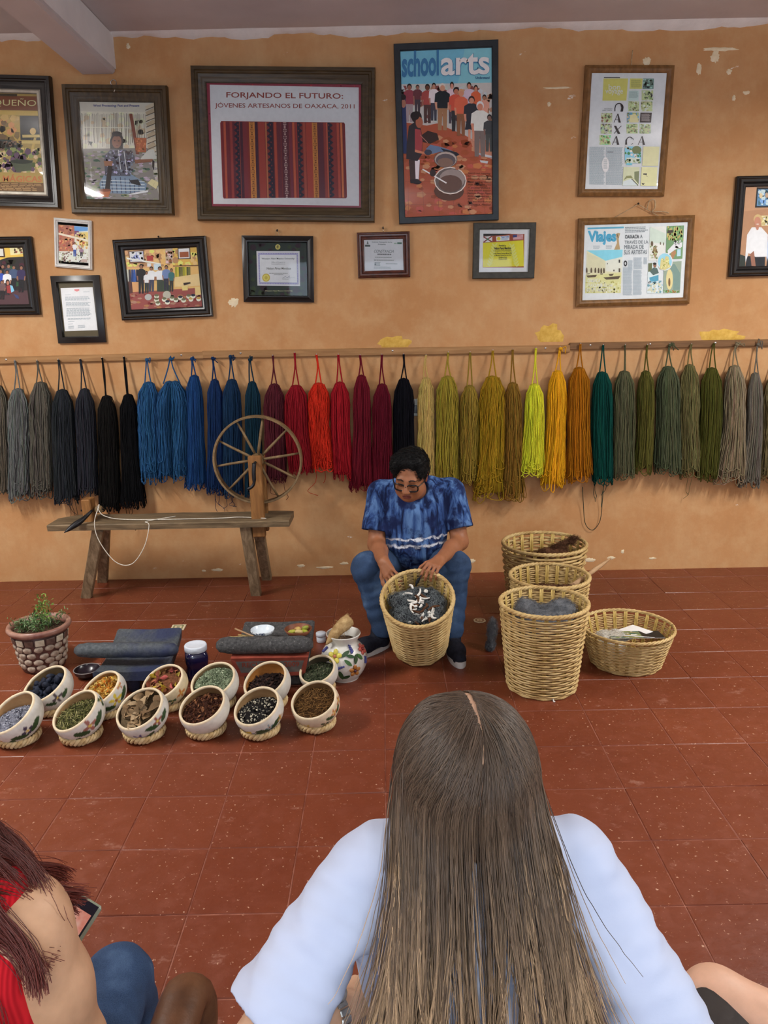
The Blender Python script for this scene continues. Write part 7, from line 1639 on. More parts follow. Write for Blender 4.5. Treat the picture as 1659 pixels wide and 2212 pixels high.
def hand(s, wrist, d, nrm, thumb_side, curl=(.5, .7, .6), sc=1.0, spread=.06, thumb=(.5, .5), k=.008):
    """palm, four fingers and thumb added to a soft body. d: finger direction, nrm: back of the hand, thumb_side: +1/-1 along d x nrm"""
    d = np.asarray(d, float); d /= np.linalg.norm(d); nrm = np.asarray(nrm, float); nrm = nrm-d*(nrm@d); nrm /= np.linalg.norm(nrm); sd = np.cross(d, nrm)*thumb_side
    W = np.asarray(wrist, float); kn = W+d*.085*sc
    for j, o in enumerate((-.028, -.010, .010, .026)):     # palm as four rays
        s.cone(W+sd*o*.6, kn+sd*o, .017*sc, .0125*sc, k=.012)
    L = [(.034, .022, .018), (.042, .027, .020), (.045, .029, .021), (.041, .026, .020)]
    for j, o in enumerate((-.030, -.0105, .0105, .030)):
        p = kn+sd*o*sc; a = 0; r = (.0078, .0088, .0090, .0088)[j]*sc
        for i, l in enumerate(L[j]):
            a += curl[i]*(1+.10*(j-1.5)*-.4); q = p+(d*math.cos(a)-nrm*math.sin(a)+sd*(spread*(j-1.5)))*l*sc
            s.cone(p, q, r*(1-.06*i), r*(.95-.08*i), k=.004); p = q
    p = W+d*.022*sc+sd*.028*sc-nrm*.006
    for i, (l, r) in enumerate(((.040, .0125), (.032, .0105), (.025, .0095))):
        q = p+((sd*math.cos(thumb[0]+.25*i)+d*math.sin(thumb[0]+.25*i))*math.cos(thumb[1])-nrm*math.sin(thumb[1]+.15*i))*l*sc
        s.cone(p, q, r*sc, r*.92*sc, k=.006); p = q
def head_soft(fat=1.0):
    """head in its own frame: +y face, +z up, +x the person's right"""
    s = Soft()
    s.ell((0, -.015, .035), (.076, .096, .088), k=.01).ell((0, .028, -.03), (.061*fat, .062, .086), k=.03).ell((0, .056, -.092), (.034, .028, .024), k=.025)
    for e in (-1, 1):
        s.ell((e*.034*fat, .03, -.062), (.034, .040, .036), k=.03).ell((e*.036, .066, -.03), (.024, .02, .022), k=.02)
        s.ell((e*.031, .100, .002), (.018, .013, .010), k=.012, sub=True)
    s.cone((-.038, .079, .022), (.038, .079, .022), .012, k=.018)
    for e in (-1, 1):
        s.ell((e*.031, .078, -.001), (.0155, .0135, .0125), k=.005)
        s.cone((e*.045, .078, .0), (e*.017, .084, -.001), .004, .004, k=.006)
        s.cone((e*.077, -.01, -.022), (e*.083, -.018, .016), .010, .013, k=.008, ax=(1, .2, 0), sc=.55)
        s.ell((e*.088, -.012, .0), (.006, .008, .014), k=.006, sub=True)
        s.ell((e*.014, .098, -.036), (.0095, .011, .0085), k=.008)
        s.ell((e*.009, .107, -.044), (.0042, .006, .004), k=.003, sub=True)
    s.cone((0, .088, .016), (0, .111, -.032), .0085, .0135, k=.014)
    s.cone((-.019, .083, -.064), (.019, .083, -.064), .0072, k=.006).cone((0, .089, -.0625), (0, .089, -.0625), .006, k=.006).cone((-.016, .082, -.076), (.016, .082, -.076), .0078, k=.006)
    s.cone((-.022, .093, -.0695), (.022, .093, -.0695), .0022, k=.004, sub=True)
    return s
def head_colors(L, base, lip, brow, lash=(40, 26, 22)):
    """skin colours in the head's own frame"""
    c = np.tile(np.array(lin(base)), (len(L), 1))
    x, y, z = L.T
    m = (np.abs(x) < .024) & (y > .068) & (z > -.0835) & (z < -.057) & (((x/.024)**2+((z+.070)/.0135)**2) < 1); c[m] = lin(lip)
    m = (y > .06) & (np.abs(z+.0695) < .0022) & (np.abs(x) < .021); c[m] = np.array(lin(lip))*.35
    ax = np.abs(x); bz = .021+.006*np.sin((ax-.012)/.04*3.0); m = (y > .05) & (ax > .012) & (ax < .052) & (np.abs(z-bz) < .0048-.0025*(ax-.012)/.04); c[m] = lin(brow)
    lz = -.006-.004*np.cos((ax-.031)/.016*1.5); m = (y > .06) & (np.abs(ax-.031) < .0155) & (np.abs(z-lz) < .0021); c[m] = lin(lash)
    return c
man = thing('person', 'man in blue tie-dyed t-shirt and jeans, seated, bending over a basket he holds', 'person', (.14, 4.1, 0))
OM = np.array([.14, 4.1, 0.0])
Hc = np.array([.126, 3.760, .902]); yw, pt_ = R(17), R(19)
fy = np.array([-math.sin(yw)*math.cos(pt_), -math.cos(yw)*math.cos(pt_), -math.sin(pt_)]); fx = np.cross(fy, (0, 0, 1.0)); fx /= np.linalg.norm(fx); fz = np.cross(fx, fy)
rl = R(4); fx, fz = fx*math.cos(rl)+fz*math.sin(rl), fz*math.cos(rl)-fx*math.sin(rl)
MH = np.stack([fx, fy, fz], 1); HS = 0.99
def hw(p): return MH@(np.asarray(p, float)*HS)+Hc
hd = head_soft(1.08).xform(MH, Hc)
hd.p = [(('c', Hc+(p[1]-Hc)*HS, Hc+(p[2]-Hc)*HS, p[3]*HS, p[4]*HS, *p[5:]) if p[0] == 'c' else ('e', Hc+(p[1]-Hc)*HS, p[2]*HS, *p[3:])) for p in hd.p]
body = Soft(); body.p = list(hd.p)
SL, EL, WL = np.array([-.030, 3.985, .765]), np.array([-.055, 3.905, .510]), np.array([-.018, 3.655, .490])
SR, ER, WR = np.array([.350, 3.985, .770]), np.array([.385, 3.900, .515]), np.array([.262, 3.640, .500])
body.cone((.150, 3.92, .80), hw((0, -.02, -.07)), .062, .056, k=.03)
body.ell((.16, 4.0, .66), (.16, .10, .16), k=.04).ell((.155, 4.05, .48), (.15, .11, .14), k=.06)
for S_, E_, W_2 in ((SL, EL, WL), (SR, ER, WR)):
    body.cone(S_, E_, .053, .045, k=.03); body.cone(E_, E_+(W_2-E_)*.4, .044, .045, k=.02); body.cone(E_+(W_2-E_)*.4, W_2, .044, .029, k=.02)
# hands: his right one grips the rim from outside with the thumb over it, his left one reaches over the rim
rimL, rimR = inb((-.095, .140, .362)), inb((.085, .146, .362))
body_hand_d = rimL-WL
hand(body, WL, (.30, -.80, -.42), (-.75, -.15, .55), 1, (.35, .75, .6), .98, thumb=(.75, .15))
hand(body, WR, (-.42, -.86, -.05), (.25, .10, .95), 1, (.45, .75, .5), .98, thumb=(.9, .3))
V, F = body.mesh(.0036); V = relax(V, F, 1, .4)
skb = (158, 104, 72); loc = ((V-Hc)@MH)/HS
c = np.tile(np.array(lin(skb)), (len(V), 1)); hm = np.linalg.norm(V-Hc, axis=1) < .15; c[hm] = head_colors(loc[hm], skb, (136, 76, 66), (26, 18, 16))
c[hm & (np.abs(loc[:, 0]) > .078) & (np.abs(loc[:, 0]) < .10) & (loc[:, 1] < .01)] = lin((140, 80, 58))
MB().add(V-OM, F, col=c).build('body', 'skin', man, col=True)
# hair: thick cap swept to his right, with short strands
hs = Soft(); hs.ell((0, -.026, .050), (.082, .099, .084), k=.02).ell((.03, .022, .104), (.052, .046, .026), k=.03).ell((-.035, .008, .098), (.045, .046, .026), k=.03).ell((.058, .044, .080), (.026, .032, .028), k=.02).ell((-.06, .0, .05), (.03, .06, .05), k=.02).ell((.06, .0, .05), (.03, .06, .05), k=.02)
hs.ell((-.006, .110, -.02), (.072, .088, .108), k=.012, sub=True); hs.ell((-.09, .06, -.03), (.03, .07, .07), k=.01, sub=True); hs.ell((.09, .06, -.03), (.03, .07, .07), k=.01, sub=True); hs.ell((0, .0, -.14), (.12, .14, .12), k=.01, sub=True)
for e in (-1, 1): hs.ell((e*.09, -.014, -.006), (.03, .026, .036), k=.006, sub=True)
Vh, Fh = hs.mesh(.004, warp=lambda p: .003*fbm(p*95, 5)); Vh = relax(Vh, Fh, 1)
Vw = (Vh*HS)@MH.T+Hc; ho = MB().add(Vw-OM, Fh).build('hair', 'hair_black', man)
g = np.random.default_rng(61); nrm = np.array([q.normal for q in ho.data.vertices]); n = 2600; ii = g.integers(0, len(Vw), n); ii = ii[Vh[ii][:, 2] > -.01]; n = len(ii)
tg = g.normal(size=(n, 3))*.6+fx*1.0+fy*.6; tg = tg-nrm[ii]*(tg*nrm[ii]).sum(1, keepdims=True); tg /= np.linalg.norm(tg, axis=1, keepdims=True); u = np.linspace(0, 1, 6)[None, :, None]
hair_obj('hair_strands', (Vw[ii]-OM)[:, None]+nrm[ii][:, None]*(.004*u+.003*np.sin(u*3))+tg[:, None]*u*.022, .0007, 'hair_black', ho)
# glasses
lg = MATS['picture_glass'].copy(); lg.name = 'lens_glass'; MATS['lens_glass'] = lg; [q for q in lg.node_tree.nodes if q.type == 'FRESNEL'][0].inputs['IOR'].default_value = 1.12
gl_ = bpy.data.objects.new('glasses', None); COL.objects.link(gl_); gl_.parent = man
def rr_path(cx, w, h, n=40):
    a = np.arange(n)*2*math.pi/n; p = 3.2; c_, s_ = np.cos(a), np.sin(a); k = (np.abs(c_)**p+np.abs(s_)**p)**(-1/p); return np.stack([cx+w*k*c_, np.full(n, 0.), h*k*s_], 1)
for e in (-1, 1):
    P = rr_path(e*.033, .0265, .0185); P[:, 1] = .1005-.9*(np.abs(P[:, 0])-.01)**2*4; P[:, 2] -= .012
    MB().add(*tube((P*HS)@MH.T+Hc-OM, .0036, 8, closed=True)).build('lens_rim', 'spectacle_black', gl_)
    Q = (P*HS)@MH.T+Hc-OM; MB().add(Q, [tuple(range(len(Q)))]).build('lens', 'lens_glass', gl_, smooth=False)
    T = smooth_path([hw((e*.059, .092, -.004)), hw((e*.078, .05, .002)), hw((e*.083, -.005, .008)), hw((e*.080, -.03, -.012))], 14); MB().add(*tube(T-OM, .0026, 6)).build('temple', 'spectacle_black', gl_)
MB().add(*tube(smooth_path([hw((-.009, .101, -.008)), hw((0, .107, -.003)), hw((.009, .101, -.008))], 8)-OM, .0028, 6)).build('bridge', 'spectacle_black', gl_)
# shirt
sh = Soft(); sh.cone(SL+np.array([.02, 0, .0]), SR-np.array([.02, 0, 0]), .062, k=.03).cone((.09, 3.97, .805), (.23, 3.97, .805), .05, k=.06).ell((.16, 3.985, .66), (.195, .135, .17), k=.05).ell((.155, 4.02, .50), (.19, .165, .16), k=.06).ell((.155, 4.08, .40), (.185, .14, .07), k=.05)
ends = []
for S_, E_, sg in ((SL, EL, -1), (SR, ER, 1)):
    e = S_+(E_-S_)*.72+np.array([sg*.012, -.004, 0]); sh.cone(S_, e, .071, .072, k=.035); d = (e-S_)/np.linalg.norm(e-S_); ends.append((e, d, S_, sg))
for e, d, S_, sg in ends: sh.cone(e-d*.012, e+d*.14, .054, .060, k=.004, sub=True)
sh.cone((.150, 3.90, .815), hw((0, .0, -.06)), .070, .078, k=.01, sub=True)
def folds(p): return .0035*np.sin(p[:, 2]*70+p[:, 0]*25+4*fbm(p*6, 3))*np.clip(1-(p[:, 2]-.45)/.25, .15, 1)+.003*fbm(p*16, 8)
def shclip(p):
    out = np.full(len(p), -1.0)
    for e, d, S_, sg in ends:
        near = (p[:, 0]-.16)*sg > .165; out = np.where(near, np.maximum(out, (p-e)@d-.004), out)
    return out
V, F = sh.mesh(.0055, warp=folds, clip=shclip); V = relax(V, F, 1, .4); MB().add(V-OM, F).build('shirt', 'tie_dye', man)
for ob_ in man.children:
    if ob_.name.startswith('shirt'):
        ob_.data.transform(Matrix.Translation(Vector(OM))); ob_.location = -Vector(OM)   # keep dye pattern in room height
# jeans
jn = Soft(); jn.ell((.15, 4.13, .36), (.185, .14, .11), k=.05)
for hx, kx, ax_, sg in ((.06, -.100, -.022, -1), (.245, .345, .325, 1)):
    K_ = np.array([kx, 3.755, .425]); A_2 = np.array([ax_, 3.70 if sg < 0 else 3.675, .10])
    jn.cone((hx, 4.10, .37), K_, .098, .080, k=.05).cone(K_, (K_+A_2)/2+np.array([0, .03, 0]), .080, .070, k=.03).cone((K_+A_2)/2+np.array([0, .03, 0]), A_2, .070, .058, k=.02)
    jn.cone(A_2+np.array([0, 0, .02]), A_2-np.array([0, 0, .1]), .040, .044, k=.004, sub=True)
def jfold(p): return .003*np.sin(p[:, 2]*95+p[:, 1]*60+5*fbm(p*7, 4))*(.4+.6*np.exp(-((p[:, 2]-.16)/.1)**2))+.0025*fbm(p*20, 6)
V, F = jn.mesh(.006, warp=jfold, clip=lambda p: .085-p[:, 2]); V = relax(V, F, 1, .4); MB().add(V-OM, F).build('jeans', 'denim', man)
MB().add(*tube(smooth_path([(.148, 3.945, .43), (.150, 3.93, .40), (.15, 3.95, .36)], 8)-OM, .0022, 5)).build('fly_seam', 'denim', man)
# shoes
def shoe(toe, heel):
    toe, heel = np.asarray(toe), np.asarray(heel); d = toe-heel; L = .285; d = d/np.linalg.norm(d); x = np.cross(d, (0, 0, 1.0)); Ms = np.stack([x, d, np.array([0, 0, 1.0])], 1); o_ = heel
    s = Soft(); s.cone((0, .045, .05), (0, .16, .045), .040, .042, k=.03).cone((0, .16, .042), (0, .235, .034), .042, .034, k=.03).cone((0, .05, .05), (0, .055, .10), .042, .048, k=.02).ell((0, .05, .12), (.036, .042, .03), k=.01, sub=True)
    V, F = s.mesh(.005, clip=lambda p: .02-p[:, 2]); V = relax(V, F, 1); up = MB().add(V@Ms.T+o_-OM, F).build('shoe', 'shoe_navy', man)
    n = 36; a = np.arange(n)*2*math.pi/n; w = .044+.006*np.sin(a); Y = .135+.142*np.sin(a); X = w*np.cos(a); lo = np.stack([X*.96, Y, np.full(n, .001)], 1); hi = np.stack([X, Y, .026+.006*(np.sin(a) > .6)+.004*(np.sin(a) < -.6)], 1); b = MB().add(np.concatenate([lo, hi])@Ms.T+o_-OM, [(i, (i+1) % n, n+(i+1) % n, n+i) for i in range(n)]+[tuple(range(n))[::-1], tuple(range(n, 2*n))]); b.build('sole', 'shoe_sole', up, sharp=50)
    return up
t1, h1 = on_floor(792, 1412), on_floor(852, 1374); shoe(t1, (-.022+.02, 3.745, 0)); t2 = on_floor(986, 1424); shoe(t2, (.32, 3.725, 0))
# low stool under him
st = thing('low_stool', 'low wooden stool under the seated man', 'stool', (.15, 4.14, 0)); MB().add(*box((0, 0, .245), (.34, .24, .03), bev=.006)).build('seat', 'bench_wood', st, smooth=False)
for x in (-.13, .13):
    for y in (-.08, .08): MB().add(*plank((x*1.08, y*1.08, 0), (x, y, .23), .035, .035, (1, 0, 0), .003)).build('leg', 'leg_wood', st, smooth=False)

# ================================================================== people watching, in the foreground
m, t = newmat('white_cotton', .9, .15); v = t.coord(); t.base(t.ramp(t.noise(v, 5, 3), [(.3, lin((196, 206, 230))), (.7, lin((204, 214, 238)))])); t.bump(t.noise(v, 300, 3), .12, .001)
m, t = newmat('red_knit', .9, .15); v = t.coord(); w_ = t.new('ShaderNodeTexWave'); w_.inputs['Scale'].default_value = 60; w_.inputs['Distortion'].default_value = .6; t.link(v, w_.inputs['Vector']); t.base(t.mix(w_.outputs['Fac'], lin((176, 24, 34)), lin((206, 34, 44)))); t.bump(w_.outputs['Fac'], .3, .002)
mnoise('brown_leather', (66, 42, 28), (104, 68, 44), 14, .45, .4, .4, .004, detail=7); mnoise('black_lacquer', (22, 18, 17), (40, 33, 30), 16, .35, .45, .15, .003); mnoise('pink_cotton', (206, 166, 146), (222, 184, 164), 30, .9, .15, .2, .002)
mnoise('watch_steel', (140, 138, 132), (196, 194, 188), 60, .28, .6, .1, metal=.85); mnoise('watch_dark', (40, 40, 42), (60, 60, 62), 30, .2, .6, 0)
mnoise('seat_wood', (70, 46, 30), (104, 72, 48), 8, .5, .35, .2, .003, stretch=(2, 8, 8))
def slerp(a, b, t_):
    d = np.clip((a*b).sum(-1, keepdims=True), -1, 1); om = np.arccos(d); so = np.sin(om)+1e-9
    return np.sin((1-t_)*om)/so*a+np.sin(t_*om)/so*b
# ---------------- woman in the white t-shirt
wo = thing('person', 'woman seen from behind with long brown hair and a white t-shirt', 'person', (.115, 1.0, 0)); OW = np.array([.115, 1.0, 0.0])
CX = .115; Cs = np.array([.108, .985, 1.030]); ra = np.array([.077, .096, .102])
SLw, SRw = np.array([-.036, .985, .865]), np.array([.268, .985, .872]); ELw, ERw = np.array([-.208, .862, .645]), np.array([.392, .872, .63]); WLw, WRw = np.array([-.080, .985, .605]), np.array([.315, 1.0, .60])
sk = Soft(); sk.ell(Cs, ra, k=.01).ell(Cs+np.array([0, .035, -.06]), (.058, .058, .085), k=.03).ell(Cs+np.array([0, .07, -.115]), (.03, .026, .022), k=.03).cone(Cs+np.array([0, -.01, -.06]), (CX, .985, .885), .052, .056, k=.02)
for e in (-1, 1): sk.cone(Cs+np.array([e*.075, .0, -.05]), Cs+np.array([e*.081, -.008, -.012]), .009, .012, k=.008, ax=(1, .2, 0), sc=.55); sk.ell(Cs+np.array([e*.03, .09, -.025]), (.014, .012, .012), k=.006); sk.ell(Cs+np.array([e*.03, .105, -.02]), (.016, .01, .009), k=.006, sub=True)
sk.cone(Cs+np.array([0, .092, -.012]), Cs+np.array([0, .113, -.052]), .008, .013, k=.012); sk.cone(Cs+np.array([-.018, .085, -.088]), Cs+np.array([.018, .085, -.088]), .008, k=.006)
sk.ell((CX, .995, .74), (.15, .09, .17), k=.03).ell((CX, .985, .52), (.14, .10, .16), k=.04)
for S_, E_, W_2 in ((SLw, ELw, WLw), (SRw, ERw, WRw)): sk.cone(S_, E_, .048, .040, k=.02).cone(E_, E_+(W_2-E_)*.4, .039, .038, k=.02).cone(E_+(W_2-E_)*.4, W_2, .038, .027, k=.02)
hand(sk, WLw, (.45, .85, -.25), (-.3, .1, .95), 1, (.3, .5, .4), .9); hand(sk, WRw, (-.45, .85, -.25), (.3, .1, .95), -1, (.3, .5, .4), .9)
for e in (-1, 1):
    K_ = np.array([CX+e*.105, 1.43, .47]); sk.cone((CX+e*.085, 1.0, .47), K_, .078, .056, k=.03).cone(K_, (CX+e*.10, 1.40, .12), .055, .038, k=.03).cone((CX+e*.10, 1.40, .06), (CX+e*.11, 1.54, .03), .035, .028, k=.03)
V, F = sk.mesh(.006); V = relax(V, F, 1); c = np.tile(np.array(lin((206, 166, 138))), (len(V), 1)); MB().add(V-OW, F, col=c).build('body', 'skin', wo, col=True)
ws = Soft(); ws.cone(SLw+np.array([.02, 0, -.005]), SRw-np.array([.02, 0, .005]), .060, k=.03).cone((CX-.07, .98, .895), (CX+.07, .98, .895), .045, k=.04).ell((CX, .995, .75), (.178, .112, .19), k=.05).ell((CX, .985, .58), (.158, .120, .22), k=.06)
we_ = []
for S_, E_, sg in ((SLw, ELw, -1), (SRw, ERw, 1)):
    e = S_+(E_-S_)*(.76 if sg < 0 else .95)+np.array([sg*.006, .0, .002]); d = (e-S_)/np.linalg.norm(e-S_); ws.cone(S_+np.array([sg*.005, 0, -.012]), e+d*.01, .060, .071, k=.03); we_.append((e+d*.008, d, sg))
for e, d, sg in we_: ws.cone(e-d*.015, e+d*.12, .054, .060, k=.004, sub=True)
ws.cone((CX, .985, .88), (CX, .985, 1.0), .062, .066, k=.01, sub=True)
def wfold(p):
    o = .0025*fbm(p*14, 3)
    for e, d, sg in we_:
        s = (p-e)@d; lat = (p[:, 0]-CX)*sg; m_ = np.clip((lat-.13)/.05, 0, 1)
        o += m_*(.0038*np.clip(np.sin(s*75+p[:, 1]*46+2.2*fbm(p*6, 9)), -.3, 1)+.0014*np.sin(s*150-p[:, 1]*80))*np.clip((p[:, 1]-1.02)*-14, .15, 1)
    o += np.clip(1-np.abs(np.abs(p[:, 0]-CX)-.15)/.06, 0, 1)*.0045*np.sin(p[:, 2]*48+p[:, 0]*60)
    return o
def wclip(p):
    out = np.full(len(p), -1.0)
    for e, d, sg in we_: near = (p[:, 0]-CX)*sg > .19; out = np.where(near, np.maximum(out, (p-e)@d), out)
    return np.maximum(out, .40-p[:, 2])
V, F = ws.mesh(.0055, warp=wfold, clip=wclip); V = relax(V, F, 2, .45); tee = MB().add(V-OW, F).build('t_shirt', 'white_cotton', wo); Vt = V
mnoise('shorts_blue', (40, 50, 72), (62, 74, 100), 30, .85, .2, .2, .002)
sj = Soft().ell((CX, 1.0, .47), (.165, .13, .10), k=.04)
for e in (-1, 1): sj.cone((CX+e*.085, 1.0, .47), (CX+e*.10, 1.25, .475), .088, .082, k=.03)
V, F = sj.mesh(.008); MB().add(relax(V, F, 1)-OW, F).build('shorts', 'shorts_blue', wo)
# wrist watch with link bracelet
wdir = (WLw-ELw)/np.linalg.norm(WLw-ELw); wt = thing('wrist_watch', 'steel link watch on the left wrist of the woman in white', 'watch', tuple(WLw-wdir*.025)); wp = np.zeros(3); x_ = np.cross(wdir, (0, 0, 1.0)); x_ /= np.linalg.norm(x_); y_ = np.cross(x_, wdir)
for k in range(18):
    a = 2*math.pi*k/18; rad = x_*math.cos(a)+y_*math.sin(a); tn = np.cross(wdir, rad); Ml = np.stack([wdir, tn, rad], 1)
    MB().add(*box(tuple(rad*.0325), (.019, .0100, .004), Ml, bev=.0015)).build('link', 'watch_steel', wt, smooth=False)
cs = y_*.036; v, f = lathe([(0, .006), (.016, .006), (.0175, .003), (.0175, -.003)], 24); MB().add(v@np.stack([wdir, np.cross(y_, wdir), y_], 1).T+cs, f).build('case', 'watch_steel', wt); v, f = lathe([(.0145, .0068), (0, .0068)], 24); MB().add(v@np.stack([wdir, np.cross(y_, wdir), y_], 1).T+cs, f).build('dial', 'watch_dark', wt)
# her long hair
g = np.random.default_rng(71); N = 11000; NC = 64
cl_s = g.random(NC); 
s = g.random(N)**.45; sg = np.where(g.random(N) < .5, -1, 1); lo = 72*(1-s)
psi = np.radians(sg*(lo+(118-lo)*g.random(N))); beta = np.radians(52-92*s)
d0 = np.stack([-.10+.34*s+.010*sg, np.sin(beta), np.cos(beta)], 1); d0 /= np.linalg.norm(d0, axis=1, keepdims=True)
e = np.stack([np.sin(psi), -np.cos(psi), np.full(N, -.12)], 1); e /= np.linalg.norm(e, axis=1, keepdims=True)
t0 = .010+.03*np.clip((s-.2)/.25, 0, 1)*g.uniform(.5, 1.3, N)+.80*g.random(N)**1.8; lay = g.random(N); na, nf = 10, 20
tt = t0[:, None]+(1-t0[:, None])*np.linspace(0, 1, na)[None]; A = slerp(d0[:, None], e[:, None], tt[..., None])
lift = .24*np.abs(np.sin(psi))[:, None]*np.clip((tt-.15)/.6, 0, 1)+.02+.08*lay[:, None]*np.sin(np.clip((tt-t0[:, None])*3, 0, 1.57))+.05*np.clip(tt-.5, 0, 1)
top = Cs+ra*A*(1+lift[..., None])
ci = (np.floor((psi/np.radians(118)*.5+.5)*NC*.999)).astype(int); ci = np.clip(ci+(g.random(N) < .12)*g.integers(-2, 3, N), 0, NC-1)
cph = g.uniform(0, 6.28, (NC, 3)); cdx = g.normal(0, 1, NC); clen = g.uniform(-.06, .09, NC)
pe = top[:, -1]; zend = .66-.05*np.cos(psi)+clen[ci]+g.normal(0, .025, N)+np.where(g.random(N) < .4, g.uniform(0, .13, N), 0)+.03*(np.abs(psi) > 1.3)
u = np.linspace(0, 1, nf+1)[1:][None]; Z = pe[:, 2:]+(zend[:, None]-pe[:, 2:])*u
w = np.clip((pe[:, 2:]-Z)/.42, 0, 1.15); sx_0 = (pe[:, 0]-Cs[0])[:, None]
cm = np.zeros(NC); cnt = np.zeros(NC); np.add.at(cm, ci, sx_0[:, 0]); np.add.at(cnt, ci, 1); sxc = (cm/np.maximum(cnt, 1))[ci][:, None]
sx = sx_0+(sxc-sx_0)*np.clip(.1+.62*w, 0, .8); X0 = Cs[0]+.018*w+sx*(1+.16*np.sin(w*1.6)+.40*w**1.5)
ybk = np.interp(Z, [.55, .66, .76, .86, .93, 1.02], [.835, .845, .858, .885, .905, .93])-.012-.030*lay[:, None]+.9*np.clip(np.abs(X0-CX)-.08, 0, 1)**2*2.0
w_ = np.clip(w*2.2, 0, 1); w_ = w_*w_*(3-2*w_); Yv = pe[:, 1:2]*(1-w_)+np.minimum(pe[:, 1:2], ybk)*w_; Yv = np.where(Z < .95, np.minimum(Yv, ybk), Yv)
amp = np.clip((w-.3)/.7, 0, 1.1)**1.6
X0 = X0+amp*(.024*np.sin(w*6+cph[ci, 0][:, None])+.034*cdx[ci][:, None]+.006*np.sin(w*17+cph[ci, 1][:, None])*np.clip(w*2-1, 0, 1))+amp*g.normal(0, .003, (N, 1))
Yv = Yv-amp*.010*(1+np.sin(w*9+cph[ci, 2][:, None]))
P = np.concatenate([top, np.stack([X0, Yv, Z], -1)], 1); n_ = P.shape[1]
for _ in range(4): P[:, 1:-1] = (P[:, :-2]+2*P[:, 1:-1]+P[:, 2:])/4
P = P+g.normal(0, .0004, P.shape)
fly = g.random(N) < .03; P[fly] += (np.linspace(0, 1, n_)**2)[None, :, None]*g.normal(0, .03, (fly.sum(), 1, 3))*np.array([1, .3, .4])
su = np.linspace(0, 1, n_)[None, :, None]; tone = g.normal(0, .22, (N, 1, 1))+.26*np.sin(ci*1.7)[:, None, None]
c1, c2, c3 = [np.array(lin(q)) for q in ((80, 65, 53), (98, 80, 63), (186, 154, 118))]
sj = np.clip(su+g.normal(0, .10, (N, 1, 1))+.08*np.sin(ci*2.3)[:, None, None], 0, 1); k3 = np.clip((sj-.5)/.5, 0, 1)**1.4; cc = (c1+(c2-c1)*np.clip(sj/.5, 0, 1)+(c3-c2)*k3)*(1+tone); rad = (.00058*(1-.45*su[..., 0]**3))*np.ones((N, 1))
hair_obj('hair', P-OW, rad, 'hair_strand', wo, np.clip(cc, 0, 1))
# her stool
so = thing('wooden_stool', 'plain dark wooden stool under the woman in white', 'stool', (CX, 1.02, 0)); MB().add(*box((0, .03, .355), (.38, .36, .035), bev=.008)).build('seat', 'seat_wood', so, smooth=False)
for x in (-.15, .15):
    for y in (-.11, .17): MB().add(*plank((x*1.06, y*1.06, 0), (x, y, .34), .04, .04, (1, 0, 0), .004)).build('leg', 'seat_wood', so, smooth=False)
# ---------------- woman in red, at the left edge
wr = thing('person', 'woman in a sleeveless red top and jeans with dark red hair, at the left edge', 'person', (-.60, .80, 0)); OR = np.array([-.60, .80, 0.0])
SRr = np.array([-.488, .835, .900]); ERr = np.array([-.458, .872, .668]); WRr = np.array([-.545, 1.00, .655]); SLr = np.array([-.765, .835, .905]); ELr = np.array([-.84, .87, .67]); WLr = np.array([-.66, 1.03, .66])
Cr = np.array([-.645, .845, 1.065])
sk = Soft(); sk.ell(Cr, ra, k=.01).ell(Cr+np.array([0, .035, -.06]), (.058, .058, .085), k=.03).ell(Cr+np.array([0, .07, -.115]), (.03, .026, .022), k=.03).cone(Cr+np.array([0, -.01, -.06]), (-.60, .835, .93), .052, .056, k=.02).cone(Cr+np.array([0, .092, -.012]), Cr+np.array([0, .113, -.052]), .008, .013, k=.012)
for e_ in (-1, 1): sk.cone(Cr+np.array([e_*.075, .0, -.05]), Cr+np.array([e_*.081, -.008, -.012]), .009, .012, k=.008, ax=(1, .2, 0), sc=.55); sk.ell(Cr+np.array([e_*.03, .105, -.02]), (.016, .01, .009), k=.006, sub=True)
sk.cone(Cr+np.array([-.018, .085, -.088]), Cr+np.array([.018, .085, -.088]), .008, k=.006)
sk.cone(SLr, SRr, .062, k=.04).ell((-.60, .83, .78), (.165, .105, .18), k=.05).ell((-.60, .82, .56), (.16, .12, .18), k=.05)
for S_, E_, W_2 in ((SRr, ERr, WRr), (SLr, ELr, WLr)): sk.cone(S_, S_*.5+E_*.5, .054, .055, k=.04).cone(S_*.5+E_*.5, E_, .055, .046, k=.03).cone(E_, E_+(W_2-E_)*.4, .044, .040, k=.02).cone(E_+(W_2-E_)*.4, W_2, .042, .028, k=.02)
hand(sk, WRr, (.15, .8, .5), (.9, -.3, .1), -1, (.4, .6, .5), .9, thumb=(1.0, .3)); hand(sk, WLr, (.4, .8, .2), (-.5, 0, .85), 1, (.3, .5, .4), .9)
V, F = sk.mesh(.006); V = relax(V, F, 1); c = np.tile(np.array(lin((208, 166, 132))), (len(V), 1)); MB().add(V-OR, F, col=c).build('body', 'skin', wr, col=True)
rt_ = Soft(); rt_.ell((-.60, .83, .79), (.172, .113, .17), k=.05).ell((-.60, .82, .57), (.168, .128, .2), k=.06)
for e_ in (-1, 1): rt_.cone((-.60+e_*.105, .80, .87), (-.60+e_*.095, .835, .945), .055, .046, k=.03)
rt_.cone((-.60, .83, .885), (-.52, .832, .885), .076, .072, k=.03); rt_.cone((-.60, .835, .93), (-.60, .845, 1.05), .066, .09, k=.01, sub=True); rt_.ell(tuple(SRr+np.array([.094, 0, -.03])), (.070, .13, .15), k=.01, sub=True); rt_.ell(tuple(SLr+np.array([-.03, 0, -.02])), (.075, .10, .105), k=.01, sub=True)
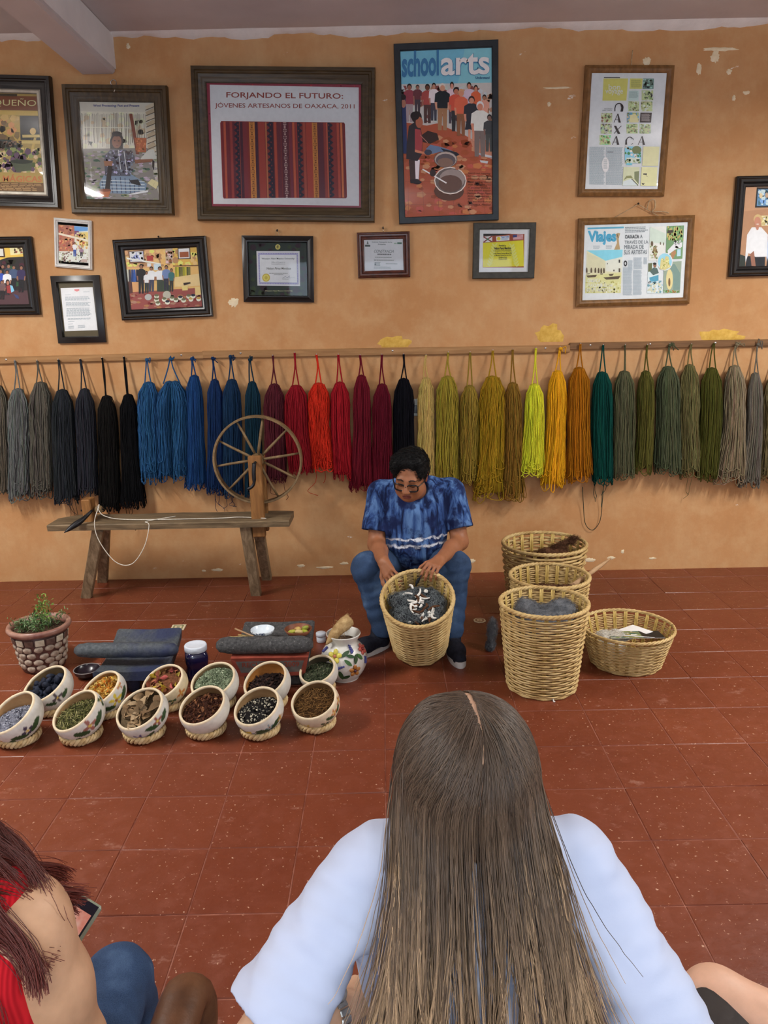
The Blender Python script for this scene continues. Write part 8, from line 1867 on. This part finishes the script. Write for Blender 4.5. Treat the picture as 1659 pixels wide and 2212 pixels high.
V, F = rt_.mesh(.006, clip=lambda p: .42-p[:, 2]); MB().add(relax(V, F, 1)-OR, F).build('red_top', 'red_knit', wr)
jn = Soft().ell((-.60, .82, .46), (.17, .13, .10), k=.04)
for e_, kx in ((1, -.530), (-1, -.76)):
    K_ = np.array([kx, 1.215, .435]); jn.cone((-.60+e_*.085, .83, .45), K_, .085, .060, k=.03).cone(K_, (kx, 1.30, .10), .062, .05, k=.02)
V, F = jn.mesh(.007, warp=jfold, clip=lambda p: .07-p[:, 2]); MB().add(relax(V, F, 1)-OR, F).build('jeans', 'denim', wr)
for kx in (-.530, -.76):
    s_ = Soft().cone((kx, 1.29, .05), (kx, 1.42, .04), .036, .03, k=.02).cone((kx, 1.3, .05), (kx, 1.3, .09), .036, .036, k=.02); V, F = s_.mesh(.006, clip=lambda p: .004-p[:, 2]); MB().add(relax(V, F, 1)-OR, F).build('shoe', 'shoe_navy', wr)
# dark red hair over her shoulder
g = np.random.default_rng(81); N = 9000; psi = np.radians(g.uniform(-125, 125, N)); s = g.random(N); beta = np.radians(50-90*s); d0 = np.stack([0*s, np.sin(beta), np.cos(beta)], 1); e = np.stack([np.sin(psi), -np.cos(psi), np.full(N, -.15)], 1); e /= np.linalg.norm(e, axis=1, keepdims=True)
t0 = .04+.8*g.random(N)**1.6; lay = g.random(N); tt = t0[:, None]+(1-t0[:, None])*np.linspace(0, 1, 8)[None]; A = slerp(d0[:, None], e[:, None], tt[..., None]); top = Cr+ra*A*(1.03+.13*lay[:, None, None])
pe = top[:, -1]; u = np.linspace(0, 1, 17)[1:][None]; ci = np.clip(((psi+2.2)/4.4*60).astype(int), 0, 59); ph = g.uniform(0, 6.28, (60, 2)); cx_ = g.normal(0, 1, 60)
right = (psi > .1)
cq = g.normal(0, 1, (60, 3)); E_h = np.array([-.450, .838, .892])+cq[ci]*np.array([.014, .030, .016])+g.normal(0, .006, (N, 3)); wisp = g.random(N) < .07; E_h[wisp] += np.array([-.035, -.03, -.07])
mid = (pe+E_h)/2+np.stack([.004+.02*lay, 0*lay, .016+.026*lay], 1); uu = u[..., None]; Pr = (1-uu)**2*pe[:, None]+2*uu*(1-uu)*mid[:, None]+uu*uu*E_h[:, None]
zend = .70+.05*cx_[ci]+g.normal(0, .03, N); Z = pe[:, 2:]+(zend[:, None]-pe[:, 2:])*u; X = Cr[0]+(pe[:, :1]-Cr[0])*(1+.5*u); w_ = np.clip(u*1.8, 0, 1); Yv = pe[:, 1:2]*(1-w_)+np.minimum(pe[:, 1:2], .715-.03*lay[:, None])*w_
fall = np.where(right[:, None, None], Pr, np.stack([X, Yv, Z], -1)); amp = (np.clip((u-.3)/.7, 0, 1)**1.5)[..., None]
fall = fall+amp*np.stack([.006*np.sin(u*8+ph[ci, 0][:, None]), .008*np.sin(u*9+ph[ci, 1][:, None]), .003*np.sin(u*7+ph[ci, 1][:, None])], -1)
P = np.concatenate([top, fall], 1)+g.normal(0, .0006, (N, 24, 3)); su = np.linspace(0, 1, 24)[None, :, None]; c1, c2 = np.array(lin((58, 26, 22))), np.array(lin((104, 42, 32))); cc = (c1+(c2-c1)*su)*(1+g.normal(0, .18, (N, 1, 1)))
hair_obj('hair', P-OR, .00034, 'hair_strand', wr, np.clip(cc, 0, 1))
# phone in her hand
phn = thing('smartphone', 'smartphone in a pale case held by the woman in red', 'phone', tuple(on_floor(118, 2040, .71)), (R(35), R(8), R(-28)))
mnoise('phone_case', (120, 132, 112), (150, 160, 140), 20, .4, .4, .05); mnoise('phone_black', (12, 12, 26), (20, 20, 40), 10, .1, .6, 0)
m, t = newmat('phone_screen', .1, .5); t.base(lin((20, 20, 24))); gr_ = t.noise(t.coord(), 30, 3); t.link(t.ramp(gr_, [(.4, lin((226, 120, 96))), (.7, lin((240, 190, 170)))]), t.b.inputs['Emission Color']); t.b.inputs['Emission Strength'].default_value = .55
MB().add(*box((0, 0, 0), (.076, .152, .010), bev=.004)).build('case', 'phone_case', phn, smooth=False); MB().add(*box((0, 0, .0052), (.070, .146, .001))).build('bezel', 'phone_black', phn, smooth=False); MB().add(*box((0, -.004, .0059), (.064, .124, .0006))).build('screen', 'phone_screen', phn, smooth=False)
# ---------------- person at the right edge: bare legs
wp_ = thing('person', 'bare legged person in pale pink shorts, mostly beyond the right edge', 'person', (1.02, .74, 0)); OP = np.array([1.02, .74, 0.0])
hp = np.array([1.02, .74, .46]); Kn = on_floor(1545, 2165, .50)-np.array([-.10, .10, 0]); Kn2 = Kn+np.array([.075, -.11, .045])
sk = Soft(); sk.cone(hp+np.array([-.07, .03, 0]), Kn, .080, .056, k=.02).cone(Kn, Kn+np.array([.03, .02, -.40]), .054, .036, k=.02).cone(Kn+np.array([.03, .0, -.44]), Kn+np.array([-.02, .12, -.465]), .034, .026, k=.02)
sk.cone(hp+np.array([.08, .02, .0]), Kn2+np.array([.10, -.02, .0]), .082, .062, k=.02).cone(Kn2+np.array([.10, -.02, .0]), Kn2+np.array([.18, .12, -.44]), .055, .036, k=.02).cone(Kn2+np.array([.18, .12, -.50]), Kn2+np.array([.16, .25, -.51]), .034, .026, k=.02)
sk.ell(tuple(hp), (.17, .13, .11), k=.05).ell((1.02, .74, .72), (.15, .10, .22), k=.06).cone((.88, .74, .92), (1.16, .74, .92), .055, k=.04).cone((1.02, .745, .95), (1.02, .76, 1.05), .05, .05, k=.03).ell((1.02, .77, 1.09), ra, k=.01).ell((1.02, .80, 1.03), (.058, .058, .085), k=.03).cone((1.02, .862, 1.078), (1.02, .883, 1.038), .008, .013, k=.012)
for e_ in (-1, 1): sk.cone((1.02+e_*.15, .74, .91), (1.02+e_*.20, .74, .66), .05, .042, k=.03).cone((1.02+e_*.20, .74, .66), (1.02+e_*.12, .92, .60), .04, .03, k=.02); hand(sk, (1.02+e_*.12, .92, .60), (-e_*.2, .9, -.1), (0, .1, .95), -e_, (.3, .5, .4), .9)
V, F = sk.mesh(.007); V = relax(V, F, 1); c = np.tile(np.array(lin((216, 172, 146))), (len(V), 1)); MB().add(V-OP, F, col=c).build('body', 'skin', wp_, col=True)
ps2 = Soft().ell(tuple(hp), (.178, .14, .115), k=.05).cone(hp+np.array([-.07, .03, 0]), hp+(Kn-hp)*.45+np.array([-.02, .01, 0]), .092, .084, k=.03).cone(hp+np.array([.08, .02, 0]), hp+(Kn2-hp)*.42+np.array([.08, 0, 0]), .094, .086, k=.03); V, F = ps2.mesh(.008); MB().add(relax(V, F, 1)-OP, F).build('shorts', 'pink_cotton', wp_)
ts = Soft().ell((1.02, .74, .74), (.165, .115, .21), k=.05).cone((.87, .74, .915), (1.17, .74, .915), .062, k=.04).cone((1.02, .745, .9), (1.02, .76, 1.05), .06, .064, k=.01, sub=True)
for e_ in (-1, 1): ts.cone((1.02+e_*.15, .74, .91), (1.02+e_*.185, .74, .76), .06, .06, k=.03)
V, F = ts.mesh(.008); MB().add(relax(V, F, 1)-OP, F).build('t_shirt', 'white_cotton', wp_)
g = np.random.default_rng(91); hq = Soft().ell((1.02, .755, 1.113), (.084, .10, .095), k=.02).ell((1.02, .87, 1.04), (.07, .07, .09), k=.01, sub=True).ell((1.02, .79, .955), (.12, .13, .10), k=.01, sub=True); V, F = hq.mesh(.007, warp=lambda p: .003*fbm(p*80, 5)); MB().add(relax(V, F, 1)-OP, F).build('hair', 'hair_black', wp_); wp_.location = (.92, .84, 0)
# ---------------- armchairs: brown leather one on the left, black one on the right
def armchair(label, loc, rot, mat, frame):
    o = thing('armchair', label, 'chair', loc, rot)
    MB().add(*box((0, 0, .34), (.50, .50, .09), bev=.03)).build('seat', mat, o)
    MB().add(*box((0, -.27, .62), (.50, .07, .50), rotm(R(8), 0, 0), bev=.03)).build('backrest', mat, o)
    for s in (-1, 1):
        P = smooth_path([(s*.285, -.25, .585), (s*.285, 0, .60), (s*.285, .20, .598), (s*.285, .255, .575), (s*.285, .268, .53), (s*.285, .262, .46)], 26)
        MB().add(*tube(P, list(np.interp(np.linspace(0, 1, 26), [0, .5, .75, .9, 1], [.036, .038, .042, .040, .03])), 14, flat=.8)).build('armrest', mat, o)
        for y in (-.22, .22): MB().add(*tube([(s*.27, y, 0), (s*.275, y, .3), (s*.28, y*1.05, .57)], [.018, .022, .022], 10)).build('leg', frame, o)
    return o
ar = on_floor(392, 2165, .60); armchair('brown leather armchair under the woman in red', (ar[0]-.285, ar[1]-.215, 0), (0, 0, 0), 'brown_leather', 'seat_wood')
# black chair with flat rounded arms
a2 = on_floor(1500, 2130, .575); bc2 = thing('armchair', 'black chair with flat wooden arms under the bare legged person', 'chair', (a2[0]+.345, a2[1]-.14, 0), (0, 0, R(18)))
MB().add(*box((0, 0, .36), (.50, .48, .05), bev=.012)).build('seat', 'black_lacquer', bc2, smooth=False); MB().add(*box((0, -.26, .66), (.50, .04, .46), rotm(R(8), 0, 0), bev=.012)).build('backrest', 'black_lacquer', bc2, smooth=False)
for s in (-1, 1):
    n = 40; a = np.arange(n)*2*math.pi/n; p = 4.0; k_ = (np.abs(np.cos(a))**p+np.abs(np.sin(a))**p)**(-1/p); X = s*.285+.040*k_*np.cos(a); Y = .24*k_*np.sin(a); V = np.concatenate([np.stack([X, Y, np.full(n, .552)], 1), np.stack([X, Y, np.full(n, .568)], 1), np.stack([s*.285+(X-s*.285)*.9, Y*.985, np.full(n, .573)], 1)])
    MB().add(V, [(i, (i+1) % n, n+(i+1) % n, n+i) for i in range(n)]+[(n+i, n+(i+1) % n, 2*n+(i+1) % n, 2*n+i) for i in range(n)]+[tuple(range(n))[::-1], tuple(range(2*n, 3*n))]).build('armrest', 'black_lacquer', bc2, sharp=40)
    for y in (-.2, .19): MB().add(*plank((s*.27, y, 0), (s*.28, y, .553), .04, .04, (1, 0, 0), .004)).build('leg', 'black_lacquer', bc2, smooth=False)
